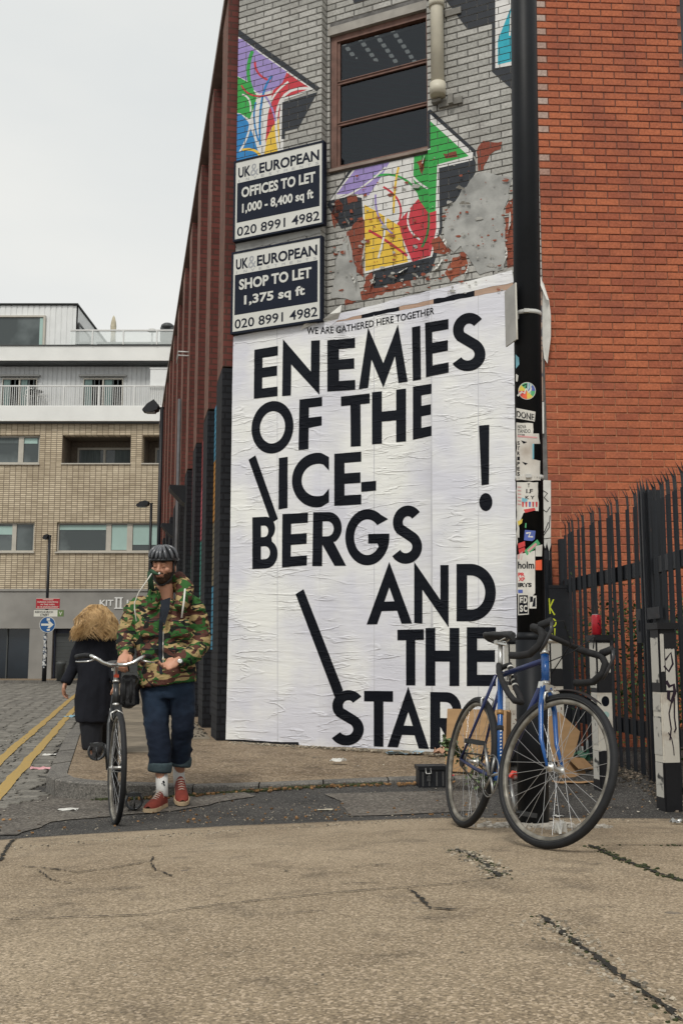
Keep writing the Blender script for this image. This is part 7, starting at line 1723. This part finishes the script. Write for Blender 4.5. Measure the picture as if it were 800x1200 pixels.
# open front: dark placket, zip, vest at the neck
b = MB(); DKC = mat('dark_cloth', (.012, .016, .024), .9, .3, 20); P = [(190, 705), (191, 716), (191.5, 735), (192, 752), (192.5, 770), (191.5, 786)]
jv = [v.co for v in jme.vertices]
def onfront(px, py, lift=.004):
    r = ray(px, py); best = None; o = CO-MO
    hit, loc, no, idx = _bvh.ray_cast(o, r)
    return (loc - r.normalized()*lift) if loc is not None or hit else A_(px, py, 7.2)
from mathutils.bvhtree import BVHTree
_b = BVHTree.FromPolygons([v.co for v in jme.vertices], [tuple(p.vertices) for p in jme.polygons])
def jf(px, py, lift=.004):
    r = ray(px, py).normalized(); loc, no, i, d = _b.ray_cast(CO-MO, r)
    return loc-r*lift if loc is not None else A_(px, py, 7.2)
def strip(P, w, m, name, lift=.004, wend=None, sub=8):
    b = MB(); Q = []
    for i in range(len(P)-1):
        for k in range(sub): t = k/sub; Q.append((lerp(P[i][0], P[i+1][0], t), lerp(P[i][1], P[i+1][1], t)))
    Q.append(P[-1]); n_ = len(Q); q = stroke(Q, [lerp(w, wend or w, k/(n_-1)) for k in range(n_)])
    b.add([jf(x, y, lift) for x, y in q], [(i, i+1, 2*n_-2-i, 2*n_-1-i) for i in range(n_-1)], True); return b.obj(name, m, man)
strip([(190.5, 711), (189.5, 722), (188.5, 738), (187.8, 754), (188, 772), (189, 790)], 5.5, DKC, 'zip_placket', .005, 3.2)
strip([(191.6, 740), (191.2, 755), (191.3, 770), (191.8, 782)], .9, mat('zip', (.35, .33, .3), .4, metal=.5), 'zip', .008)
b = MB(); b.ball(A_(195, 713, 7.33), (.058, .07, .06), 12); b.obj('vest', DKC, man)
b = MB(); b.add([A_(188, 704, 7.225), A_(200, 700, 7.235), A_(199, 714, 7.215), A_(193, 733, 7.185), A_(190, 725, 7.19)], [(0, 1, 2, 3, 4)]); b.obj('vest', DKC, man)
CORD = mat('white_cord', (.70, .68, .62), .7, .1, 30)
b = MB(); b.tube([A_(178, 672, 7.15), A_(172, 681, 7.14), A_(163, 694, 7.15), A_(158, 706, 7.18), A_(158, 714, 7.19), A_(160, 728, 7.18)], .0042, 8); b.obj('drawstring', CORD, man)
b = MB(); b.tube([A_(217, 690, 7.2), A_(215.5, 706, 7.17), A_(213, 724, 7.17)], .0065, 8); b.obj('drawstring', CORD, man)
GRC = mat('green_cloth', (.02, .06, .03), .8, .2, 20)
b = MB(); b.tube([A_(177, 668.5, 7.17), A_(182, 671.5, 7.14), A_(186, 673.5, 7.13)], [(.012, .014), (.015, .012), (.007, .006)], 10); b.tube([A_(176, 670, 7.17), A_(176, 678, 7.18), A_(178, 690, 7.2)], [.018, .02, .02], 10); b.obj('collar_tab', GRC, man)
b = MB(); b.ball(A_(186.8, 672.0, 7.12), .008, 8); b.obj('cord_stop', CORD, man)
for s_, x_ in ((-1, 176), (1, 211)):
    for z_ in (727, 760): strip([(x_-9, z_), (x_, z_+1.2), (x_+9, z_)], 1.0, DKC, 'pocket_seam', .004)
# watch
b = MB(); c = A_(211, 775, 7.115); d = (A_(214, 773, 7.14)-A_(209, 774, 7.10)).normalized(); b.torus(c, d, .031, .006, 24, 6, ry=.010); b.obj('watch_strap', mat('watch_strap', (.04, .04, .045), .4), man)
b = MB(); b.lathe([(.018, 0), (.018, .009), (.012, .011)], 16, Matrix.Translation(c+Vector((.006, -.034, .0))) @ Vector((.15, -1, .2)).to_track_quat('Z', 'Y').to_matrix().to_4x4()); b.obj('watch', STEEL, man)
# --- jeans
je = MB()
je.tube([A_(196, 796, 7.35), A_(196.5, 806, 7.35), A_(197, 818, 7.35)], [(.185, .125), (.195, .125), (.185, .12)], 24)
je.tube([A_(182.5, 808, 7.35), A_(182.5, 832, 7.32), A_(184.5, 856, 7.27), A_(187.5, 876, 7.26), A_(188, 896, 7.25)], [(.098, .11), (.092, .10), (.080, .088), (.076, .084), (.074, .082)], 20)
je.tube([A_(213, 808, 7.35), A_(215, 832, 7.34), A_(214.5, 852, 7.34), A_(212, 872, 7.40), A_(211, 890, 7.46)], [(.094, .11), (.084, .098), (.076, .086), (.074, .082), (.073, .080)], 20)
rg = random.Random(12)
for (x, y, Y_, r_) in ((187, 884, 7.255, .073), (186, 872, 7.26, .075), (184.5, 860, 7.27, .077), (213, 880, 7.43, .072), (214, 862, 7.37, .074), (214.5, 852, 7.34, .074), (187.5, 892, 7.25, .073), (183, 846, 7.3, .082), (215, 842, 7.34, .078)):
    je.torus(A_(x, y, Y_), (rg.uniform(-.35, .35), rg.uniform(-.3, .3), 1), r_*.97, .010, 26, 6)
jme2 = remeshed(je, .009, 5, 'jeans'); wrinkle(jme2, .004, 9, 1.1, (1, 1, 1.5)); mob(jme2, 'jeans', DENIM)
for (x, y, Y_, tl) in ((187.8, 898.5, 7.25, .10), (211, 892, 7.465, .12)):
    b = MB(); c = A_(x, y, Y_); M_ = Matrix.Translation(c) @ Matrix.Rotation(tl, 4, 'Y'); b.lathe([(.070, -.032), (.080, -.034), (.084, -.02), (.083, .018), (.079, .034), (.070, .036)], 28, M_, cap=False); b.obj('turn_up', CUFF, man)
# --- socks and shoes
SOCK = mat('white_sock', (.66, .65, .62), .85, .08, 30, .001, 120); SHOE = mat('rust_red_suede', (.19, .032, .02), .8, .2, 14, .001, 80); SOLE = mat('gum_sole', (.50, .38, .24), .7, .15, 14); LACE = mat('laces', (.55, .5, .42), .8)
for P in ([(189.6, 908, 7.235), (190, 922, 7.22), (190, 934, 7.2)], [(209.8, 897, 7.49), (209.6, 908, 7.49), (211, 920, 7.46)]):
    b = MB(); Q = [A_(*p) for p in P]; b.tube(Q, [.043, .041, .043], 16); b.obj('sock', SOCK, man)
b = MB(); q = A_(191.5, 918, 7.178); 
for P in ([(-.008, .012), (.004, .02), (.012, .006), (.004, -.002)], [(.002, .0), (.014, -.012), (.008, -.02), (.0, -.01)], [(-.014, -.002), (-.004, .006), (-.006, -.006)]): b.add([q+Vector((x, 0, z)) for x, z in P], [tuple(range(len(P)))])
b.obj('sock_motif', INK, man)
def shoe(toe, heel, lift_h, name='shoe'):
    """toe and heel ground points in man space"""
    t = empty(name, (0, 0, 0)); t.parent = man
    d = (toe-heel); Ls = d.length; d.normalize(); sd_ = d.cross(Vector((0, 0, 1))).normalized(); up = sd_.cross(d)
    M_ = Matrix(((d.x, sd_.x, up.x, heel.x), (d.y, sd_.y, up.y, heel.y), (d.z, sd_.z, up.z, heel.z), (0, 0, 0, 1)))
    st_ = [(0, .026), (.04, .034), (.25, .036), (.45, .038), (.7, .050), (.88, .045), (.97, .028), (1.0, .010)]
    ol = [(x*Ls, w) for x, w in st_]+[(x*Ls, -w) for x, w in st_[::-1]]
    b = MB(); b.prism([(x, y*1.08) for x, y in ol], .026, M_); b.obj('sole', SOLE, t)
    b = MB(); st2 = [(.0, .028, .075), (.06, .036, .090), (.22, .037, .092), (.38, .038, .082), (.55, .044, .062), (.75, .047, .045), (.9, .040, .036), (.985, .018, .02)]; vs = []; k_ = 14
    for x, w, h in st2:
        for j in range(k_): a = pi*j/(k_-1); vs.append(M_ @ Vector((x*Ls, w*cos(a)*1.03, (.02+h*max(0, sin(a))**.75))))
    b.add(vs, [(i*k_+j, i*k_+j+1, (i+1)*k_+j+1, (i+1)*k_+j) for i in range(len(st2)-1) for j in range(k_-1)], True); b.add(vs[:k_], [tuple(range(k_))]); b.obj('upper', SHOE, t)
    b = MB()
    for k in range(4):
        x = .36+.08*k; z = .02+lerp(.092, .056, (x-.3)/.35); b.tube([M_ @ Vector((x*Ls, -.022, z-.012)), M_ @ Vector(((x+.03)*Ls, 0, z)), M_ @ Vector((x*Ls, .022, z-.012))], .0032, 6)
    b.tube([M_ @ Vector((.34*Ls, -.03, .11)), M_ @ Vector((.37*Ls, -.01, .12)), M_ @ Vector((.37*Ls, .012, .12)), M_ @ Vector((.34*Ls, .035, .105))], .003, 6); b.obj('lace', LACE, t)
g0 = lambda px, py, Y_: A_(px, py, Y_)
zr = lambda x, y: H(x+MO.x, y+MO.y)-MO.z
tR = A_(179, 946, 7.05); hR_ = A_(192, 938, 7.25); tR.z = zr(tR.x, tR.y)+.004; hR_.z = zr(hR_.x, hR_.y)+.006; tR = hR_+(tR-hR_).normalized()*.29; shoe(tR, hR_, 0)
tL = A_(213.5, 939, 7.27); hL = A_(210.5, 920, 7.50); tL.z = .02; hL.z = .085; tL = hL+(tL-hL).normalized()*.285; shoe(tL, hL, 0)
# --- black bag hanging behind the handlebar
bg = empty('saddle_bag', A_(151.5, 809, 7.2)+MO, label='black bag with straps hanging beside the town bicycle under the man\'s hand', cat='bag')
b = MB(); b.box((-.05, -.07, -.10), (.055, .09, .08)); b.ball((0, .0, .07), (.055, .08, .04), 10); b.ball((0, 0, -.09), (.05, .07, .03), 10); me = remeshed(b, .009, 8, 'bag'); wrinkle(me, .006, 12, 1); link('bag_body', me, bg, mat('black_nylon', (.016, .016, .018), .5, .3, 14, .003, 40))
b = MB(); b.tube([(-.02, -.07, .08), (-.015, -.085, .0), (-.02, -.07, -.09)], (.010, .003), 6); b.tube([(.025, -.07, .08), (.03, -.085, .0), (.025, -.07, -.09)], (.010, .003), 6); b.tube([(0, -.02, .13), (-.02, .0, .2), (-.04, .05, .26)], .006, 6); b.obj('strap', TAPE, bg)
# ------------------------------------------------------------------ the woman walking away
wm = empty('person', (atY(113, 880, 9.35).x, 9.35, .13), label='woman with wavy blond hair in a long black coat walking away along the pavement', cat='person')
WO = Vector(wm.location)
def B_(px, py, Y=9.35): return atY(px, py, Y)-WO
bd = MB(); hc = B_(113, 724, 9.3)
bd.ball(hc, (.07, .088, .10), 12); bd.tube([hc+Vector((0, -.0, -.06)), B_(113, 744, 9.36)], [.05, .055], 12)
bd.tube([B_(113, 746), B_(113, 775), B_(113, 800)], [(.14, .08), (.12, .09), (.15, .1)], 16)
bd.tube([B_(113, 748), B_(94, 754), B_(86, 784, 9.37), B_(77, 801, 9.33)], [.05, .045, .036, (.024, .02)], 10); bd.tube([B_(113, 748), B_(131, 754), B_(136, 784, 9.35), B_(136, 803, 9.2)], [.05, .045, .036, (.024, .02)], 10)
bd.tube([B_(106, 805), B_(106, 842), B_(107, 876)], [.085, .06, .035], 12); bd.tube([B_(120, 805), B_(122, 842, 9.6), B_(123, 868, 9.95)], [.085, .06, .035], 12)
hand(bd, B_(77, 800, 9.33), Vector((-.25, .1, -1)), Vector((-1, 0, .1)), 1, (.4, .5, .4), .07); hand(bd, B_(136, 803, 9.2), Vector((0, -.2, -1)), Vector((1, 0, .1)), -1, (.4, .5, .4), .07)
bd.tube([B_(107, 876), B_(109, 884), B_(112, 888, 9.28)], [.035, .035, .028], 10); bd.tube([B_(123, 868, 9.95), B_(123, 874, 10.02)], [.034, .03], 10)
me = remeshed(bd, .007, 3, 'body'); link('body', me, wm, SKIN)
COAT = mat('black_wool_coat', (.012, .013, .018), .9, .25, 5, .006, 14, spec=.2); TROU = mat('black_trousers', (.010, .011, .015), .85, .25, 5, .008, 9, stretch=(1, 1, .3))
ct = MB(); ct.tube([B_(113, 741), B_(113, 748), B_(113, 756), B_(112, 775), B_(112, 795), B_(110, 820), B_(108, 846)], [(.07, .06), (.155, .09), (.17, .11), (.150, .12), (.150, .125), (.165, .13), (.145, .13)], 26)
for P, R_ in (([(97.5, 753), (92, 765), (87, 780, 9.37), (80.5, 793, 9.35), (76.5, 801, 9.33)], [.062, .058, .052, .048, .045]), ([(129, 753), (134, 765), (136, 782), (136, 799, 9.25)], [.062, .058, .052, .046])): ct.tube([B_(*p) for p in P], R_, 14); ct.ball(B_(*P[0]), .060, 8)
me = remeshed(ct, .012, 5, 'coat'); wrinkle(me, .008, 6, 2.2, (1.5, 1.5, .5)); link('coat', me, wm, COAT)
tr_ = MB(); tr_.tube([B_(107, 826), B_(107, 850), B_(108, 870), B_(108, 878)], [(.105, .11), (.098, .10), (.085, .1), (.08, .095)], 18); tr_.tube([B_(121, 826), B_(122, 846, 9.55), B_(122, 862, 9.8), B_(122, 868, 9.95)], [(.105, .11), (.10, .10), (.09, .1), (.085, .09)], 18)
me = remeshed(tr_, .012, 5, 'trousers'); wrinkle(me, .008, 6, 5.2, (1.6, 1.6, .4)); link('trousers', me, wm, TROU)
BLB = mat('black_suede', (.012, .011, .011), .8, .3, 20); TANS = mat('worn_brown_sole', (.16, .08, .045), .8, .4, 12)
for (px_, py_, Y_, tl) in ((112.5, 884, 9.22, .95), (123, 874, 10.0, .1)):
    c = B_(px_, py_, Y_); M_ = Matrix.Translation(c) @ Matrix.Rotation(tl, 4, 'X')
    t = empty('shoe', (0, 0, 0)); t.parent = wm
    b = MB(); pr = [(-.035, -.10), (-.04, -.03), (-.033, .02), (-.046, .08), (-.03, .13), (.03, .13), (.046, .08), (.033, .02), (.04, -.03), (.035, -.10)]; b.prism(pr, .035, M_ @ Matrix.Translation((0, 0, -.05))); b.obj('sole', BLB, t)
    b = MB(); b.prism([(x*.62, y*.45-.03) for x, y in pr], .004, M_ @ Matrix.Translation((0, 0, -.0545))); b.obj('sole_insert', TANS, t)
    b = MB(); b.ball((0, -.045, .0), (.040, .06, .055), 10, M=None); b.ball((0, .06, -.01), (.043, .07, .035), 10); b.v = [tuple(M_ @ Vector(v)) for v in b.v]; b.obj('upper', BLB, t)
# hair: several hundred wavy locks over a soft cap
m, n, p = newmat('blond_hair'); A = n.nodes.new; K = n.links.new
at = A('ShaderNodeAttribute'); at.attribute_name = 'rnd'; cr = A('ShaderNodeValToRGB'); K(at.outputs['Fac'], cr.inputs[0]); cr.color_ramp.elements[0].color = (.20, .11, .045, 1); cr.color_ramp.elements[1].color = (.78, .56, .30, 1); e = cr.color_ramp.elements.new(.45); e.color = (.52, .33, .14, 1)
K(cr.outputs[0], p.inputs['Base Color']); setin(p, 'Roughness', .5); BLOND = m
b = MB(); rg = random.Random(21); b.cr = .12; b.ball(hc+Vector((0, .01, .005)), (.082, .098, .10), 12); b.ball(hc+Vector((0, .02, -.07)), (.12, .09, .06), 12)
top = hc+Vector((.0, .0, .112))
for k in range(2600):
    a = rg.uniform(0, 2*pi); r0 = rg.uniform(0, .05); ph = rg.uniform(0, 6); b.cr = cl(rg.gauss(.52, .13)+.22*sin(a*7+rg.uniform(-.4, .4))); ln = rg.uniform(.62, 1.10)
    P = []; out_ = rg.uniform(.80, 1.1)
    for j in range(8):
        t = j/7*ln; ang = a+.26*sin(a*3+t*9+.5*ph)
        rad = r0+(.086*sin(min(t*2.1, 1)*pi/2)+.075*max(0, t-.25)*1.6-.05*max(0, t-.8))*out_+.013*sin(ph+t*13)
        z = -(.05*t+.235*t**1.25)
        P.append(top+Vector((cos(ang)*rad*1.02, sin(ang)*rad*.88, z+.008*sin(ph*2+t*13))))
    b.tube(P, [(.001, .002), (.0018, .003), (.002, .0034), (.002, .0034), (.002, .0034), (.002, .003), (.0015, .0026), (.0006, .001)], 3, cap=False)
b.obj('hair', BLOND, wm, attr=True, fixn=False)
# ------------------------------------------------------------------ litter round the pole
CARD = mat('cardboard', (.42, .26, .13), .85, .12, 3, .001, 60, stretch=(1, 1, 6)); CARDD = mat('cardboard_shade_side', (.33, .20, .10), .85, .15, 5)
bp_ = onplane(560, 886, .25); base = gp(bp_[0], .1, .22)
cb = empty('cardboard_box', (atY(560, 890, 8.75).x, 8.75, .06), rz=atan2(U.y, U.x), label='flattened tan cardboard box propped behind the rear wheel of the blue bicycle', cat='box')
b = MB(); Rl = Matrix.Rotation(radians(-9), 4, 'X'); b.box((-.29, -.012, 0), (.26, .012, .52), Rl); b.obj('panel', CARD, cb); b = MB(); b.box((-.29, .014, .02), (-.275, .2, .5), Rl); b.box((.262, -.14, .01), (.27, .0, .5), Rl); b.obj('flap', CARDD, cb)
b = MB(); b.box((-.2, -.0135, .3), (.2, -.0125, .305), Rl); b.obj('crease', CARDD, cb)
cb2 = empty('cardboard_box', (atY(668, 893, 8.2).x, 8.2, H(1.7, 8.2)), rz=.5, label='torn crumpled cardboard seen through the front wheel of the blue bicycle', cat='box')
b = MB(); b.prism([(-.16, .12), (-.14, .46), (-.02, .50), (.16, .34), (.13, .28), (.02, .10)], .01, Matrix.Rotation(radians(78), 4, 'X')); b.obj('panel', CARD, cb2)
b = MB(); b.prism([(-.16, .0), (.1, -.02), (.12, .12), (-.1, .2)], .01, Matrix.Translation((0, -.05, .0)) @ Matrix.Rotation(radians(60), 4, 'X')); b.prism([(-.05, .0), (.2, .05), (.15, .16), (-.1, .12)], .008, Matrix.Translation((.05, -.08, .05)) @ Matrix.Rotation(radians(40), 4, 'X') @ Matrix.Rotation(.3, 4, 'Y')); b.obj('torn_flap', CARDD, cb2)
cp = atY(505, 913, 8.35); cr_ = empty('car_battery', (cp.x, 8.35, H(cp.x, 8.35)+.0), rz=.1, label='small black plastic battery case lying on the kerb left of the blue bicycle', cat='battery')
b = MB(); b.box((-.11, -.07, 0), (.115, .08, .135)); b.box((-.12, -.08, .136), (.125, .09, .165)); b.obj('case', BLACKP, cr_); b = MB()
for x in (-.08, -.03, .03, .08): b.box((x-.006, -.078, .01), (x+.006, -.0705, .12))
b.box((-.05, -.082, .05), (-.02, -.0785, .09)); b.obj('rib', mat('battery_grey', (.07, .07, .07), .5), cr_, kind='stuff'); b = MB(); b.tube([(-.06, -.085, .15), (-.06, -.11, .11), (-.02, -.11, .11), (-.02, -.085, .15)], .006, 6); b.obj('handle', DSTEEL, cr_)
# cut branch with leaves
q = atY(553, 885, 8.0); br = empty('leafy_branch', (q.x, 8.0, H(q.x, 8.0)), label='cut leafy green branch lying behind the rear wheel of the blue bicycle', cat='branch')
b = MB(); b.tube([(-.22, 0, .38), (-.1, 0, .32), (.05, 0, .2), (.2, .02, .04)], .008, 6); b.tube([(-.1, 0, .32), (-.05, -.05, .12)], .005, 5); b.tube([(.05, 0, .2), (.12, -.05, .3)], .005, 5); b.obj('stem', MATS['stem'], br)
leaves('leaf', [((-.12, 0, .3), (.1, .06, .07)), ((.02, -.02, .2), (.14, .08, .12)), ((.1, -.03, .1), (.12, .08, .08)), ((-.2, 0, .36), (.05, .04, .04))], 290, .022, mat('dull_leaf', (.10, .14, .06), .7, .3, 8, rnd=.5), br, 6, kind='stuff')
def scrap(name, lab, cat, px, py, w, d, h, m, seed, zf=None, rz=0.):
    r = ray(px, py); t = 6
    x = y = 0
    for _ in range(60):
        p = CO+r*t; hz = (zf or (lambda x, y: H(x, y) if y > edgeY(x) else F(x, y)))(p.x, p.y); t += (p.z-hz)/.18*.5
    g_ = empty(name, (p.x, p.y, hz+.004), rz=rz, label=lab, cat=cat); rg = random.Random(seed); k = 6; vs = []
    for j in range(k+1):
        for i in range(k+1): vs.append(((i/k-.5)*w*(1+rg.uniform(-.1, .1)), (j/k-.5)*d*(1+rg.uniform(-.1, .1)), h*rg.random()**1.5+.002))
    b = MB(); b.add(vs, [(j*(k+1)+i, j*(k+1)+i+1, (j+1)*(k+1)+i+1, (j+1)*(k+1)+i) for j in range(k) for i in range(k)]); b.obj('sheet', m, g_); return g_
PZf = lambda x, y: Pz(x, y)
scrap('paper_scrap', 'pale paper napkin lying flat on the tarmac left of the bicycle wheel', 'litter', 80, 950, .13, .09, .012, PAPER2, 1)
scrap('sweet_wrapper', 'pink crumpled wrapper in the gutter beside the yellow lines', 'litter', 50, 903, .22, .10, .03, mat('pink_plastic', (.6, .3, .32), .4), 2)
scrap('paper_scrap', 'white scrap of paper on the setts near the kerb corner', 'litter', 58, 886, .14, .07, .02, PAPER2, 3)
scrap('plastic_bag', 'light blue crumpled plastic on the kerb behind the woman', 'litter', 84, 841, .2, .2, .04, mat('pale_blue_plastic', (.25, .42, .5), .4), 4)
scrap('plastic_film', 'thin blue and silver film at the foot of the poster beside the battery', 'litter', 474, 884, .34, .12, .03, mat('blue_film', (.25, .35, .42), .3, .3, 9), 5, PZf)
scrap('paper_scrap', 'peach coloured crumpled paper on top of the rubbish behind the battery', 'litter', 522, 886, .22, .12, .09, mat('peach_paper', (.5, .3, .2), .8), 6, PZf)
scrap('paper_scrap', 'torn white paper near the wall foot under the letter S', 'litter', 396, 893, .14, .06, .03, PAPER2, 7, PZf)
scrap('paper_scrap', 'white paper strip lying on the kerb edge under the letter A', 'litter', 396, 917, .09, .04, .02, PAPER2, 8)
scrap('paper_scrap', 'beige card scrap on the tarmac in front of the kerb', 'litter', 381, 950, .10, .05, .006, mat('beige_card', (.4, .36, .28), .8), 9)
scrap('red_packet', 'red and white food packet lying behind the black pole', 'litter', 601, 915, .20, .12, .07, mat('red_packet', (.55, .05, .03), .5, .1, 5, col2=(.6, .55, .5), thr=(.55, .6)), 10)
scrap('plastic_scrap', 'bright red plastic scrap under the rear wheel of the blue bicycle', 'litter', 524, 914, .12, .08, .04, mat('red_plastic', (.6, .02, .04), .4), 11)
scrap('plastic_bag', 'grey and white plastic bag on the rubbish behind the rear wheel', 'litter', 540, 905, .30, .15, .10, mat('grey_plastic', (.35, .36, .38), .4, .3, 8, col2=(.06, .08, .2), thr=(.55, .62)), 12)
scrap('plastic_bag', 'green plastic bag of rubbish beside the bollard behind the front wheel', 'litter', 680, 893, .34, .2, .12, mat('green_plastic', (.03, .10, .06), .35, .3, 8), 13)
scrap('plastic_bag', 'white crumpled bag on top of the green bag near the bollard', 'litter', 688, 884, .16, .14, .14, mat('white_plastic', (.55, .55, .52), .4, .15, 8), 14)
scrap('cardboard_scrap', 'flat brown card lying on the tarmac inside the front wheel outline', 'litter', 672, 918, .30, .10, .01, CARDD, 15)
scrap('cigarette_packet', 'white packet standing by the foot of the black pole', 'litter', 656, 978, .06, .05, .07, PAPER2, 16)
scrap('paper_scrap', 'small white paper on the edge of the concrete right of the pole', 'litter', 654, 958, .07, .03, .01, PAPER2, 17)
scrap('crushed_can', 'crushed silver can on the ground below the right hand bollard', 'litter', 795, 966, .09, .04, .03, DSTEEL, 18)
rg = random.Random(77); b = MB()
for k in range(130):
    px, py = rg.choice([(rg.uniform(380, 520), rg.uniform(884, 905)), (rg.uniform(500, 620), rg.uniform(895, 925)), (rg.uniform(640, 800), rg.uniform(905, 968)), (rg.uniform(0, 60), rg.uniform(840, 960)), (rg.uniform(220, 520), rg.uniform(908, 925))])
    p = atZ(px, py, .06); z = Pz(p.x, p.y) if p.y > 8.7 and p.x < 1.5 else max(H(p.x, p.y), .0); s = rg.uniform(.006, .022); a = rg.uniform(0, 6); b.cr = rg.random()
    b.add([(p.x+s*cos(a+j*pi/2)*rg.uniform(.5, 1), p.y+s*sin(a+j*pi/2)*rg.uniform(.5, 1), z+.008+.006*(j % 2)) for j in range(4)], [(0, 1, 2, 3)])
b.obj('litter_scraps', mat('mixed_scraps', (.45, .42, .36), .7, .3, 4, rnd=.6, col2=(.12, .09, .06), thr=(.5, .56)), attr=True, kind='stuff')
